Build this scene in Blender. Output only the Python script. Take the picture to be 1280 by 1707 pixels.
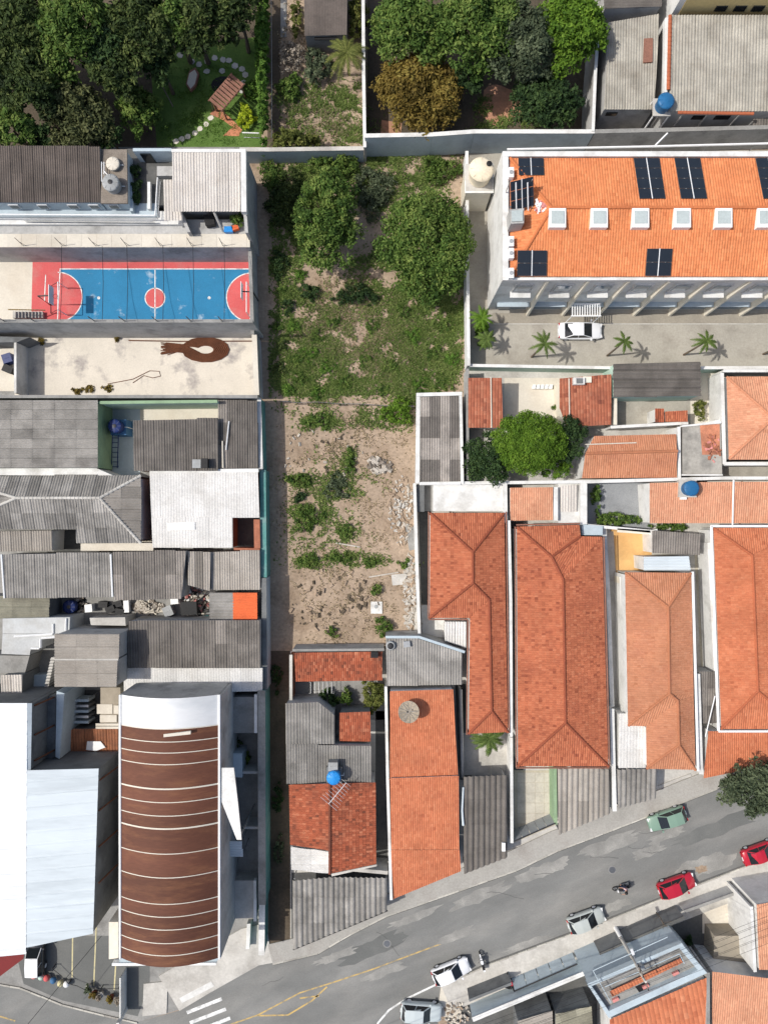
import bpy, bmesh, math, random
import numpy as np
from mathutils import Vector, Matrix
for _o in list(bpy.data.objects): bpy.data.objects.remove(_o)
random.seed(7); rng = np.random.default_rng(11)
SC = bpy.context.scene; COL = SC.collection
# ---------------------------------------------------------------- camera, sky, sun
H = 74.0; F = 1183.0                       # drone height (m), focal length in photo pixels
cd = bpy.data.cameras.new('camera'); cam = bpy.data.objects.new('camera', cd); COL.objects.link(cam)
cam.location = (0, 0, H); cam.rotation_euler = (0, 0, 0)
cd.sensor_fit = 'VERTICAL'; cd.angle = 2*math.atan(853.5/F); cd.clip_end = 2000
SC.camera = cam
SC.render.resolution_x = 767; SC.render.resolution_y = 1024
SUN_EL = 54.0; SUN_AZ = 181.0             # azimuth of the sun, ccw from +X
_e, _a = math.radians(SUN_EL), math.radians(SUN_AZ)
sdir = Vector((math.cos(_a)*math.cos(_e), math.sin(_a)*math.cos(_e), math.sin(_e)))
wd = bpy.data.worlds.new('World'); SC.world = wd; wd.use_nodes = True
nt = wd.node_tree; nt.nodes.clear()
sky = nt.nodes.new('ShaderNodeTexSky'); sky.sky_type = 'NISHITA'; sky.sun_disc = False
sky.air_density = 1.0; sky.dust_density = 3.0; sky.ozone_density = .4; sky.sun_elevation = _e; sky.sun_rotation = math.atan2(sdir.x, sdir.y)
bg = nt.nodes.new('ShaderNodeBackground'); bg.inputs['Strength'].default_value = 0.145
wo = nt.nodes.new('ShaderNodeOutputWorld')
nt.links.new(sky.outputs[0], bg.inputs[0]); nt.links.new(bg.outputs[0], wo.inputs[0])
ld = bpy.data.lights.new('sun', 'SUN'); ld.energy = 3.6; ld.angle = math.radians(0.6); ld.color = (1, .965, .9)
sun = bpy.data.objects.new('sun', ld); COL.objects.link(sun); sun.location = (-60, 10, 90)
sun.rotation_euler = (-sdir).to_track_quat('-Z', 'Y').to_euler()
SC.view_settings.view_transform = 'Standard'; SC.view_settings.look = 'None'
SC.view_settings.exposure = 0.02; SC.view_settings.gamma = 1.0; SC.view_settings.use_curve_mapping = False

# ---------------------------------------------------------------- helpers
def W(px, py, z=0.0):
    s = (H-z)/F
    return Vector(((px-640)*s, (853.5-py)*s, z))
WL = {}
def tag(o, label, cat, group=None):
    o['label'] = label; o['category'] = cat
    if group: o['group'] = group
    return o
def struct(o): o['kind'] = 'structure'; return o
def root(name, label, cat, loc, group=None, rz=0):
    o = bpy.data.objects.new(name, None); COL.objects.link(o); o.empty_display_size = .3
    o.location = loc; o.rotation_euler = (0, 0, rz); WL[o.name] = Vector(loc)
    if label: tag(o, label, cat, group)
    return o
def fast(name, v, f, tone=None, smooth=False):
    """numpy verts (n,3) + faces (m,3|4) -> mesh, optional per-face float attribute 'tone'"""
    me = bpy.data.meshes.new(name); v = np.asarray(v, np.float32); f = np.asarray(f, np.int32); k = f.shape[1]
    me.vertices.add(len(v)); me.vertices.foreach_set('co', v.ravel())
    me.loops.add(f.size); me.loops.foreach_set('vertex_index', f.ravel())
    me.polygons.add(len(f)); me.polygons.foreach_set('loop_start', np.arange(0, f.size, k, dtype=np.int32))
    me.update(calc_edges=True)
    if tone is not None:
        a = me.attributes.new('tone', 'FLOAT', 'FACE'); a.data.foreach_set('value', np.asarray(tone, np.float32))
    me.polygons.foreach_set('use_smooth', np.full(len(f), bool(smooth)))
    return me
def link(name, me, mat, parent=None, loc=None):
    o = bpy.data.objects.new(name, me); COL.objects.link(o)
    if mat is not None and not me.materials: me.materials.append(mat)
    if parent is not None: o.parent = parent; WL[o.name] = WL[parent.name]
    if loc is not None: o.location = loc
    if parent is None: WL[o.name] = Vector(loc or (0, 0, 0))
    return o
def mk(name, v, f, mat, parent=None, smooth=False, origin=None):
    """verts in WORLD space (when the parent's root is unrotated)"""
    if parent is not None: org = WL[parent.name]
    elif origin is not None: org = Vector(origin)
    else:
        a = np.array([tuple(p) for p in v]); org = Vector((a[:, 0].mean(), a[:, 1].mean(), a[:, 2].min()))
    me = bpy.data.meshes.new(name); me.from_pydata([tuple(Vector(p)-org) for p in v], [], f); me.update()
    if smooth: me.polygons.foreach_set('use_smooth', [True]*len(me.polygons))
    return link(name, me, mat, parent, None if parent is not None else org)
class MB:
    """collects shapes into one mesh"""
    def __init__(s): s.v = []; s.f = []
    def add(s, v, f):
        n = len(s.v); s.v += [Vector(p) for p in v]; s.f += [tuple(i+n for i in q) for q in f]; return s
    def prism(s, poly, z0, z1):
        n = len(poly); P = [Vector((p[0], p[1], 0)) for p in poly]
        ar = sum(P[i].x*P[(i+1) % n].y-P[(i+1) % n].x*P[i].y for i in range(n))
        if ar < 0: P = P[::-1]
        zt = (lambda i: z1)
        s.add([(p.x, p.y, z0) for p in P]+[(p.x, p.y, z1) for p in P],
              [tuple(range(n))[::-1], tuple(range(n, 2*n))]+[(i, (i+1) % n, n+(i+1) % n, n+i) for i in range(n)]); return s
    def box(s, c, d, rz=0, M=None):
        hx, hy, hz = d[0]/2, d[1]/2, d[2]/2; R = M or Matrix.Rotation(rz, 3, 'Z'); c = Vector(c)
        v = [c+R @ Vector((x, y, z)) for x in (-hx, hx) for y in (-hy, hy) for z in (-hz, hz)]
        return s.add(v, [(0, 1, 3, 2), (4, 6, 7, 5), (0, 4, 5, 1), (2, 3, 7, 6), (0, 2, 6, 4), (1, 5, 7, 3)])
    def tube(s, pts, r, n=6, r2=None):
        pts = [Vector(p) for p in pts]; m = len(pts); vs = []
        for i, p in enumerate(pts):
            d = (pts[min(i+1, m-1)]-pts[max(i-1, 0)]).normalized()
            a = d.orthogonal().normalized() if abs(d.z) > .9 else d.cross(Vector((0, 0, 1))).normalized()
            b = d.cross(a); rr = r if r2 is None else r+(r2-r)*i/max(1, m-1)
            vs += [p+rr*(math.cos(t)*a+math.sin(t)*b) for t in (2*math.pi*k/n for k in range(n))]
        fs = [(i*n+k, i*n+(k+1) % n, (i+1)*n+(k+1) % n, (i+1)*n+k) for i in range(m-1) for k in range(n)]
        fs += [tuple(range(n))[::-1], tuple(range((m-1)*n, m*n))]
        return s.add(vs, fs)
    def lathe(s, c, prof, n=20):
        c = Vector(c); m = len(prof); vs = [c+Vector((r*math.cos(2*math.pi*k/n), r*math.sin(2*math.pi*k/n), z)) for r, z in prof for k in range(n)]
        fs = [(i*n+k, i*n+(k+1) % n, (i+1)*n+(k+1) % n, (i+1)*n+k) for i in range(m-1) for k in range(n)]
        fs += [tuple(range(n))[::-1], tuple(range((m-1)*n, m*n))]
        return s.add(vs, fs)
    def go(s, name, mat, parent=None, smooth=False, origin=None): return mk(name, s.v, s.f, mat, parent, smooth, origin)

# ---------------------------------------------------------------- materials
MATS = {}
def M(name, col, rough=.85, var=.14, scale=.5, fine=6., fvar=.1, dirt=None, damt=0., dscale=.35, dlo=.5, dhi=.68, stretch=(1, 1, 1), rot=0,
      tone=None, bump=0., metal=0., spec=.3, transl=0., leaf=False, alpha=1.):
    m = bpy.data.materials.new(name); m.use_nodes = True; n = m.node_tree.nodes; L = m.node_tree.links
    b = n['Principled BSDF']; b.inputs['Roughness'].default_value = rough; b.inputs['Metallic'].default_value = metal
    b.inputs['Specular IOR Level'].default_value = spec
    g = n.new('ShaderNodeNewGeometry'); mp = n.new('ShaderNodeMapping'); mp.inputs['Scale'].default_value = stretch; mp.vector_type = 'TEXTURE' if rot else 'POINT'
    if rot: mp.inputs['Rotation'].default_value = (0, 0, math.radians(-rot)); mp.inputs['Scale'].default_value = tuple(1/q for q in stretch)
    L.new(g.outputs['Position'], mp.inputs['Vector'])
    def noise(sc, det=4.):
        t = n.new('ShaderNodeTexNoise'); t.inputs['Scale'].default_value = sc; t.inputs['Detail'].default_value = det
        t.inputs['Roughness'].default_value = .62; L.new(mp.outputs[0], t.inputs['Vector']); return t.outputs['Fac']
    def rng_(fac, a, c, lo, hi):
        r = n.new('ShaderNodeMapRange'); r.inputs[1].default_value = a; r.inputs[2].default_value = c
        r.inputs[3].default_value = lo; r.inputs[4].default_value = hi; L.new(fac, r.inputs[0]); return r.outputs[0]
    def mixc(fac, A, B, mode='MIX'):
        x = n.new('ShaderNodeMix'); x.data_type = 'RGBA'; x.blend_type = mode
        for sock, v in ((x.inputs[0], fac), (x.inputs[6], A), (x.inputs[7], B)):
            if isinstance(v, bpy.types.NodeSocket): L.new(v, sock)
            elif isinstance(v, (int, float)): sock.default_value = v
            else: sock.default_value = (*v[:3], 1)
        return x.outputs[2]
    c = col
    if tone:                                    # tone = (dark, mid, light) by per-face attribute
        at = n.new('ShaderNodeAttribute'); at.attribute_name = 'tone'
        rp = n.new('ShaderNodeValToRGB'); e = rp.color_ramp.elements
        e[0].color = (*tone[0], 1); e[1].color = (*tone[2], 1); e.new(.5).color = (*tone[1], 1)
        L.new(at.outputs['Fac'], rp.inputs[0]); c = rp.outputs[0]
    if not leaf:
        oi = n.new('ShaderNodeObjectInfo'); c = mixc(1., c, oi.outputs['Color'], 'MULTIPLY')
    if dirt is not None:
        c = mixc(rng_(noise(dscale, 6.), dlo, dhi, 0, damt), c, dirt)
    if var:
        v1 = rng_(noise(scale), .3, .7, 1-var, 1+var)
        if fvar: 
            mm = n.new('ShaderNodeMath'); mm.operation = 'MULTIPLY'; L.new(v1, mm.inputs[0]); L.new(rng_(noise(fine), .3, .7, 1-fvar, 1+fvar), mm.inputs[1]); v1 = mm.outputs[0]
        vm = n.new('ShaderNodeVectorMath'); vm.operation = 'SCALE'; L.new(v1, vm.inputs['Scale'])
        if isinstance(c, bpy.types.NodeSocket): L.new(c, vm.inputs[0])
        else: vm.inputs[0].default_value = c
        c = vm.outputs[0]
    if isinstance(c, bpy.types.NodeSocket): L.new(c, b.inputs['Base Color'])
    else: b.inputs['Base Color'].default_value = (*c, 1)
    if bump:
        bp = n.new('ShaderNodeBump'); bp.inputs['Strength'].default_value = bump; bp.inputs['Distance'].default_value = .05
        L.new(noise(fine*1.5), bp.inputs['Height']); L.new(bp.outputs[0], b.inputs['Normal'])
    if transl:
        tr = n.new('ShaderNodeBsdfTranslucent'); ms = n.new('ShaderNodeMixShader'); ms.inputs[0].default_value = transl
        if isinstance(c, bpy.types.NodeSocket): L.new(c, tr.inputs[0])
        else: tr.inputs[0].default_value = (*c, 1)
        L.new(b.outputs[0], ms.inputs[1]); L.new(tr.outputs[0], ms.inputs[2]); L.new(ms.outputs[0], n['Material Output'].inputs[0])
    MATS[name] = m; return m
G_ = lambda k: (k, k, k)
# tiles
def TM(name, d, m, l, dirt=(.10, .05, .035), damt=.3, var=.12): return M(name, m, .85, var, .35, 5., .1, dirt, damt, .45, .5, .75, tone=(d, m, l))
TM('tile_church', (.5, .16, .06), (.62, .215, .085), (.7, .28, .12), (.45, .12, .05), .3)
TM('tile_red', (.25, .068, .034), (.41, .128, .062), (.48, .18, .095), (.27, .075, .045), .4)
TM('tile_orange', (.38, .112, .052), (.49, .163, .078), (.56, .22, .115), (.33, .09, .05), .35)
TM('tile_salmon', (.40, .16, .082), (.47, .205, .112), (.53, .25, .145), (.34, .125, .08), .4)
TM('tile_pale', (.48, .21, .12), (.55, .265, .16), (.62, .34, .21), (.4, .18, .1), .4)
TM('tile_old', (.16, .05, .028), (.33, .085, .04), (.5, .2, .11), (.09, .04, .03), .5)
TM('tile_brown', (.2, .06, .035), (.34, .11, .06), (.45, .2, .12), (.12, .05, .04), .45)
# sheets
def SM(name, c, var=.2, dirt=(.05, .045, .04), damt=.45, **k): return M(name, c, .9, var, .55, 7., .14, dirt, damt, .5, .47, .72, stretch=k.pop('stretch', (1, 1, 1)), **k)
SM('sheet_grey', (.255, .243, .226)); SM('sheet_dark', (.135, .122, .11)); SM('sheet_brown', (.115, .095, .083)); SM('sheet_beige', (.34, .32, .275), dirt=(.16, .13, .1))
SM('sheet_white', (.6, .59, .57), .08, (.4, .38, .34), .45); SM('sheet_cream', (.54, .505, .465), .08, (.4, .34, .28), .35)
SM('sheet_olive', (.23, .22, .17)); SM('sheet_taupe', (.29, .265, .235), .1, (.2, .17, .14), .35); SM('sheet_orange', (.62, .13, .045), .08, (.3, .08, .04), .3)
SM('sheet_rust', (.30, .12, .06), .25, (.1, .06, .045), .6)
M('metal_white', (.56, .62, .655), .45, .06, .3, 3, .03, (.4, .445, .47), .6, .35, stretch=(.25, 1.6, 1), spec=.4)
M('metal_bright', (.68, .7, .715), .45, .04, .3, 3, .03, (.5, .53, .545), .6, .35, stretch=(.3, 1.4, 1), spec=.4)  # white arch bands, and a sunlit copy of metal_white for one warehouse slope
M('rust_arch', (.118, .046, .028), .75, .14, .25, 4., .1, (.19, .085, .04), .6, .5, .5, .75, stretch=(.35, 2.2, 1))
# walls / concrete
M('wall_white', (.67, .665, .64), .85, .09, .5, 5, .07, (.36, .345, .31), .6, .6, .48, .72)
M('wall_cream', (.72, .67, .56), .85, .07, .4, 4, .05, (.45, .38, .28), .5, .4)
M('wall_grey', (.42, .415, .40), .9, .14, .4, 4, .1, (.17, .168, .16), .6, .45)
M('wall_dark', (.16, .165, .165), .9, .16, .4, 4, .1, (.06, .06, .06), .5, .45)
M('wall_blue', (.42, .49, .53), .85, .08, .4, 4, .06, (.25, .28, .3), .4)
M('wall_green', (.25, .36, .22), .85, .1, .5, 4, .06, (.16, .22, .14), .4)
M('wall_teal', (.10, .26, .24), .85, .16, .5, 4, .1, (.2, .24, .24), .6, .5)
M('wall_mint', (.42, .56, .48), .85, .08, .5, 4, .06, (.3, .36, .3), .4)
M('wall_yellow', (.62, .48, .22), .85, .08, .5, 4, .06, (.4, .3, .14), .4)
M('paint_ochre', (.66, .41, .17), .8, .08, .5, 5, .06, (.45, .24, .08), .5)
M('brick', (.34, .13, .075), .9, .2, 1.2, 9, .15, (.16, .08, .06), .5)
M('concrete_light', (.50, .48, .44), .9, .13, .35, 5, .1, (.27, .25, .22), .6, .4, .46, .7, bump=.15)
M('concrete_cream', (.62, .575, .49), .9, .07, .35, 5, .06, (.5, .43, .34), .55, .3, .46, .7)
M('concrete_stained', (.62, .57, .49), .9, .07, .4, 7, .07, (.26, .235, .23), .8, .42, .53, .68)
M('concrete_grey', (.27, .265, .25), .9, .16, .4, 5, .12, (.13, .125, .115), .6, .45, bump=.15)
M('concrete_warm', (.37, .345, .295), .9, .12, .3, 5, .1, (.24, .215, .18), .6, .35, bump=.15)
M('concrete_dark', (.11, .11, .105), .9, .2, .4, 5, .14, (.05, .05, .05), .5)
M('concrete_rust', (.30, .28, .25), .9, .16, .5, 5, .12, (.42, .12, .05), .8, .22, .5, .6)
M('asphalt', (.175, .176, .168), .92, .2, .16, 9, .12, (.25, .243, .225), .8, .2, .44, .7, bump=.2, stretch=(.55, 1.5, 1), rot=-21)
M('asphalt_dark', (.135, .138, .132), .92, .12, .2, 9, .1, (.16, .16, .15), .6, .2, bump=.2)
M('asphalt_pale', (.25, .245, .228), .92, .2, .5, 9, .14, (.3, .29, .265), .7, .5, bump=.2)
M('kerb', (.46, .44, .40), .9, .14, .6, 6, .1, (.22, .2, .18), .6)
M('sidewalk', (.36, .345, .315), .92, .16, .3, 6, .12, (.22, .2, .18), .7, .3, bump=.2)
M('paint_line', (.72, .72, .70), .8, .1, 1, 9, .12, (.3, .3, .29), .7, 1.6, .48, .62)
M('paint_yellow', (.52, .36, .13), .85, .1, 1, 9, .12, (.2, .19, .16), .8, 1.2, .46, .6)
M('paint_pale_yellow', (.55, .49, .28), .85, .1, 1, 9, .12, (.25, .24, .2), .7, 1.4)
M('court_blue', (.025, .19, .36), .8, .1, .4, 8, .08, (.35, .46, .55), .8, .55, .6, .7)
M('court_red', (.56, .105, .105), .85, .1, .4, 8, .08, (.42, .2, .18), .5, .5)
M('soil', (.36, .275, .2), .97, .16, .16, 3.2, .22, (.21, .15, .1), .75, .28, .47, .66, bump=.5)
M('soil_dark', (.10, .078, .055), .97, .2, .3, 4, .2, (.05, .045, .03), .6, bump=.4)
M('soil_red', (.42, .22, .14), .97, .15, .3, 4, .2, (.28, .17, .1), .6, bump=.4)
M('lawn', (.085, .15, .03), .95, .18, .5, 6, .2, (.13, .19, .05), .6, bump=.4)
M('gravel', (.27, .28, .29), .95, .1, .6, 12, .2, (.18, .185, .19), .5, bump=.4)
M('rubble', (.44, .40, .345), .95, .15, .8, 7, .15, (.33, .28, .22), .5)
# misc
M('white_paint', (.8, .8, .79), .5, .03, 1, 5, .03); M('grey_paint', (.33, .34, .35), .6, .08); M('dark_metal', (.035, .035, .037), .5, .1, metal=.3)
M('steel', (.42, .43, .44), .4, .1, metal=.7); M('rebar', (.13, .05, .025), .8, .25, 1, 9, .2); M('wood', (.24, .115, .08), .8, .2, 1, 8, .2)
M('wood_grey', (.2, .17, .14), .9, .25, 1, 8, .2)
M('glass_dark', (.012, .015, .018), .08, 0, spec=.6); M('glass_blue', (.12, .17, .22), .1, .1, spec=.7); M('glass_pale', (.42, .47, .46), .25, .06, spec=.5)
M('panel_frame', (.09, .095, .1), .5, .04); M('solar_cell', (.017, .022, .03), .22, .12, .4, 6, .06, spec=.5); M('alu', (.62, .63, .64), .45, .04)
M('plastic_blue', (.02, .12, .27), .45, .12, .8); M('plastic_navy', (.015, .03, .12), .45, .12); M('plastic_sky', (.02, .24, .62), .45, .08); M('plastic_cream', (.72, .63, .48), .7, .05, dirt=(.5, .42, .3), damt=.4)
M('fibre_grey', (.34, .35, .35), .8, .12, dirt=(.18, .18, .17), damt=.5); M('black', (.012, .012, .013), .6, .1); M('rubber', (.018, .018, .018), .9, .1)
M('tarp_blue', (.05, .14, .28), .7, .1); M('red_paint', (.16, .012, .012), .6, .1); M('bag_pink', (.55, .22, .2), .8, .2, 2); M('turquoise', (.12, .42, .4), .7, .1)
for nm, c in (('white', (.78, .79, .8)), ('green', (.19, .29, .22)), ('red', (.42, .012, .03)), ('silver', (.44, .47, .45)), ('pale', (.5, .55, .55)), ('black', (.02, .02, .022))):
    m_ = M('car_'+nm, c, .28, .02, 1, 5, .0, spec=.6, metal=.0); m_.node_tree.nodes['Principled BSDF'].inputs['Coat Weight'].default_value = .5
M('lamp_red', (.4, .01, .01), .3, 0); M('lamp_clear', (.7, .7, .7), .2, 0)
M('skin', (.35, .2, .14), .6, .05); M('cloth_pink', (.62, .42, .42), .9, .08); M('cloth_jeans', (.04, .05, .09), .9, .1)
# foliage: (dark, mid, light)
def LM(name, d, m, l): return M(name, m, .75, .12, .5, 3, .08, tone=(d, m, l), transl=.22, leaf=True, spec=.25)
LM('leaf_forest', (.016, .030, .009), (.047, .076, .018), (.115, .145, .04)); LM('leaf_mid', (.026, .06, .010), (.085, .15, .026), (.19, .25, .058))
LM('leaf_deep', (.012, .030, .010), (.030, .062, .018), (.065, .11, .03)); LM('leaf_bright', (.045, .10, .008), (.10, .19, .016), (.17, .28, .03))
LM('leaf_grey', (.032, .048, .025), (.08, .105, .055), (.15, .18, .1)); LM('leaf_rust', (.085, .062, .012), (.18, .125, .025), (.25, .2, .045))
LM('leaf_lime', (.22, .3, .01), (.38, .46, .02), (.5, .58, .05)); LM('leaf_dry', (.15, .12, .09), (.28, .24, .19), (.4, .35, .29))
LM('leaf_palm', (.035, .07, .015), (.09, .14, .03), (.18, .23, .06)); LM('grass', (.075, .13, .028), (.155, .22, .055), (.28, .32, .105))
LM('straw', (.24, .185, .115), (.36, .285, .18), (.48, .4, .27)); LM('hedge', (.04, .09, .012), (.09, .18, .025), (.16, .27, .04))
LM('leaf_olive_grey', (.04, .05, .018), (.09, .105, .038), (.16, .17, .07)); LM('leaf_olive', (.05, .065, .012), (.12, .14, .03), (.22, .22, .06))
M('bark', (.13, .10, .075), .95, .2, 2, 9, .2)
X = MATS

# ---------------------------------------------------------------- surfaces
def V3(p, z=None): return W(p[0], p[1], p[2] if len(p) > 2 else (z or 0.))
def flat(name, poly, z, mat, kind='structure', zpx=None):
    """sheet lying on the ground; polygon in photo pixels read at height zpx (default z)"""
    P = [W(p[0], p[1], z if zpx is None else zpx) for p in poly]
    for p in P: p.z = z
    n = len(P); ar = sum(P[i].x*P[(i+1) % n].y-P[(i+1) % n].x*P[i].y for i in range(n))
    if ar < 0: P = P[::-1]
    o = mk(name, P, [tuple(range(n))], X[mat]); 
    if kind: o['kind'] = kind
    return o
def slab(name, poly, z0, z1, mat, parent=None, kind=None):
    P = [W(p[0], p[1], z1) for p in poly]; mb = MB().prism(P, z0, z1); o = mb.go(name, X[mat], parent)
    if kind: o['kind'] = kind
    return o
def plane_of(P):
    c = sum(P, Vector())/len(P); n = Vector()
    for i in range(len(P)):
        a, b = P[i], P[(i+1) % len(P)]
        n += Vector(((a.y-b.y)*(a.z+b.z), (a.z-b.z)*(a.x+b.x), (a.x-b.x)*(a.y+b.y)))
    n.normalize()
    if n.z < 0: n = -n
    return c, n
def frame(P, vdir):
    c, n = plane_of(P); v = (vdir-n*vdir.dot(n)).normalized(); u = v.cross(n).normalized()
    Q = np.array([((p-c).dot(u), (p-c).dot(v)) for p in P])
    ar = np.sum(Q[:, 0]*np.roll(Q[:, 1], -1)-np.roll(Q[:, 0], -1)*Q[:, 1])
    if ar < 0: Q = Q[::-1]
    return c, u, v, n, Q
def inside(Q, pts):
    """signed distance (>0 inside) of pts to each edge line of the ccw convex polygon"""
    D = []
    for i in range(len(Q)):
        a, b = Q[i], Q[(i+1) % len(Q)]; e = b-a; L = np.hypot(*e)
        if L < 1e-6: continue
        D.append((e[0]*(pts[..., 1]-a[1])-e[1]*(pts[..., 0]-a[0]))/L)
    return np.stack(D, -1)
def bisect(bm, Q):
    for i in range(len(Q)):
        a, b = Q[i], Q[(i+1) % len(Q)]; e = b-a
        if np.hypot(*e) < 1e-6: continue
        bmesh.ops.bisect_plane(bm, geom=bm.verts[:]+bm.edges[:]+bm.faces[:], plane_co=(a[0], a[1], 0), plane_no=(e[1], -e[0], 0), clear_outer=True, dist=1e-5)
def tiles(parent, poly, mat, pu=.22, pv=.34, z=None, name='roof_slope', lift=.0, ang=None):
    spk = {'tile_red': .07, 'tile_old': .08}.get(mat, .02)
    """a field of barrel tiles on one roof slope; poly is convex, (px,py,z)"""
    P = [V3(p, z) for p in poly]; c, n = plane_of(P)
    d = Vector((n.x, n.y, 0))
    if ang is not None: d = Vector((math.cos(math.radians(ang)), math.sin(math.radians(ang)), 0))
    if d.length < 1e-3: d = Vector((0, -1, 0))
    c, u, v, n, Q = frame(P, d)
    u0, v0 = Q.min(0); u1, v1 = Q.max(0); nu = int((u1-u0)/pu)+2; nv = int((v1-v0)/pv)+2
    I, J = np.meshgrid(np.arange(nu), np.arange(nv), indexing='ij'); I = I.ravel(); J = J.ravel()
    U = u0-pu/2+I*pu; V = v1-(J+1)*pv
    cor = np.stack([np.stack([U, V], -1), np.stack([U+pu, V], -1), np.stack([U+pu, V+pv], -1), np.stack([U, V+pv], -1)], 1)
    D = inside(Q, cor); full = (D > 0).all((1, 2)); out = (D < 0).all(1).any(1); part = ~full & ~out
    prof = np.array([0, .25, .5, .75, 1.]); hz = np.array([0, .03, .04, .03, 0])
    keep = full | part; U = U[keep]; V = V[keep]; isp = part[keep]; m = len(U)
    jit = rng.normal(0, .006, m)
    vv = np.zeros((m, 15, 3))
    vv[:, :, 0] = U[:, None]+np.tile(prof*pu, 3)[None]
    vv[:, 0:5, 1] = V[:, None]; vv[:, 5:, 1] = V[:, None]+pv
    vv[:, 0:5, 2] = hz; vv[:, 5:10, 2] = hz+.018; vv[:, 10:, 2] = 0
    vv[:, :, 2] += jit[:, None]+lift
    k = np.arange(4); fq = np.concatenate([np.stack([k, k+5, k+6, k+1], -1), np.stack([k+5, k+10, k+11, k+6], -1)])
    tn = np.clip(rng.normal(.5, .13, m)+np.where(rng.random(m) < spk, -.38, 0), 0, 1)
    f = (fq[None]+(np.arange(m)*15)[:, None, None])
    idx = np.where(~isp)[0]
    verts = vv.reshape(-1, 3); faces = f[idx].reshape(-1, 4); tone = np.repeat(tn[idx], 8)
    B = np.array([[*u], [*v], [*n]]); org = np.array(c-WL[parent.name])
    bm = bmesh.new(); lay = bm.faces.layers.float.new('tone')
    for q in np.where(isp)[0]:
        bv = [bm.verts.new(p) for p in vv[q]]
        for a in fq:
            fc = bm.faces.new([bv[i] for i in a]); fc[lay] = tn[q]
    if len(bm.faces): bisect(bm, Q)
    used = np.zeros(len(verts), bool); used[faces.ravel()] = True; remap = np.cumsum(used)-1
    verts = verts[used]; faces = remap[faces]
    bm.verts.index_update(); ev = np.array([tuple(w.co) for w in bm.verts]).reshape(-1, 3)
    tl = []; te = []
    for fc in bm.faces:
        ids = [w.index+len(verts) for w in fc.verts]
        for a in range(1, len(ids)-1): tl.append((ids[0], ids[a], ids[a+1])); te.append(fc[lay])
    bm.free()
    tri = np.concatenate([faces[:, [0, 1, 2]], faces[:, [0, 2, 3]]]) if len(faces) else np.zeros((0, 3), int)
    tone = np.concatenate([tone, tone]); 
    if tl: tri = np.concatenate([tri, np.array(tl)]); tone = np.concatenate([tone, te]); verts = np.concatenate([verts, ev])
    me = fast(name, verts @ B+org, tri, tone); o = link(name, me, X[mat], parent); o['kind'] = 'stuff'; return o
def caps(parent, lines, mat, r=.13, lift=.05, name='ridge'):
    mb = MB()
    for a, b in lines:
        a, b = V3(a), V3(b); L = (b-a).length; n = max(1, int(L/.4)); d = (b-a)/n; dn = d.normalized()
        s = dn.cross(Vector((0, 0, 1))).normalized(); up = s.cross(dn)
        for i in range(n):
            p0 = a+d*i+Vector((0, 0, lift)); p1 = p0+d*1.08; q = []
            for p, rr, l in ((p0, r, .0), (p1, r*1.12, .02)):
                q += [p+s*rr*math.cos(t)+up*(rr*.8*math.sin(t)+l) for t in (math.pi*k/4 for k in range(5))]
            mb.add(q, [(k, k+1, k+6, k+5) for k in range(4)]+[(5, 6, 7, 8, 9)])
    o = mb.go(name, X[mat], parent); o['kind'] = 'stuff'; return o
def body(parent, polys, mat, z0=0., drop=.12, inset=.15, name='wall'):
    mb = MB()
    for poly in polys:
        P = [V3(p) for p in poly]; c = sum(P, Vector())/len(P); R = []
        for p in P:
            d = p-c; d.z = 0; R.append(Vector((p.x, p.y, p.z-drop))-d.normalized()*inset)
        n = len(R); ar = sum(R[i].x*R[(i+1) % n].y-R[(i+1) % n].x*R[i].y for i in range(n))
        if ar < 0: R = R[::-1]
        mb.add([(p.x, p.y, z0) for p in R]+R, [tuple(range(n))[::-1], tuple(range(n, 2*n))]+[(i, (i+1) % n, n+(i+1) % n, n+i) for i in range(n)])
    return mb.go(name, X[mat], parent)
_sheet = {}
def sheet_mesh(w, l, waves, amp, kind):
    key = (round(w, 3), round(l, 3), waves, amp, kind)
    if key in _sheet: return _sheet[key]
    xs, zs = [], []
    for i in range(waves):
        if kind == 'sine': pr = ((0, 0), (.25, .72), (.5, 1), (.75, .72))
        elif kind == 'trap': pr = ((0, 0), (.42, 0), (.5, 1), (.88, 1))
        else: pr = ((0, 0), (.8, 0), (.85, 1), (.93, 1))
        for a, b in pr: xs.append((i+a)/waves*w); zs.append(b*amp)
    xs.append(w); zs.append(0); n = len(xs); v = []
    for y, dz in ((0, 0), (l*1.03, .018)): v += [(x, y, z+dz) for x, z in zip(xs, zs)]
    f = [(i, i+1, n+i+1, n+i) for i in range(n-1)]
    me = fast('sheet', np.array(v), np.array(f), None, kind == 'sine'); _sheet[key] = me; return me
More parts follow.
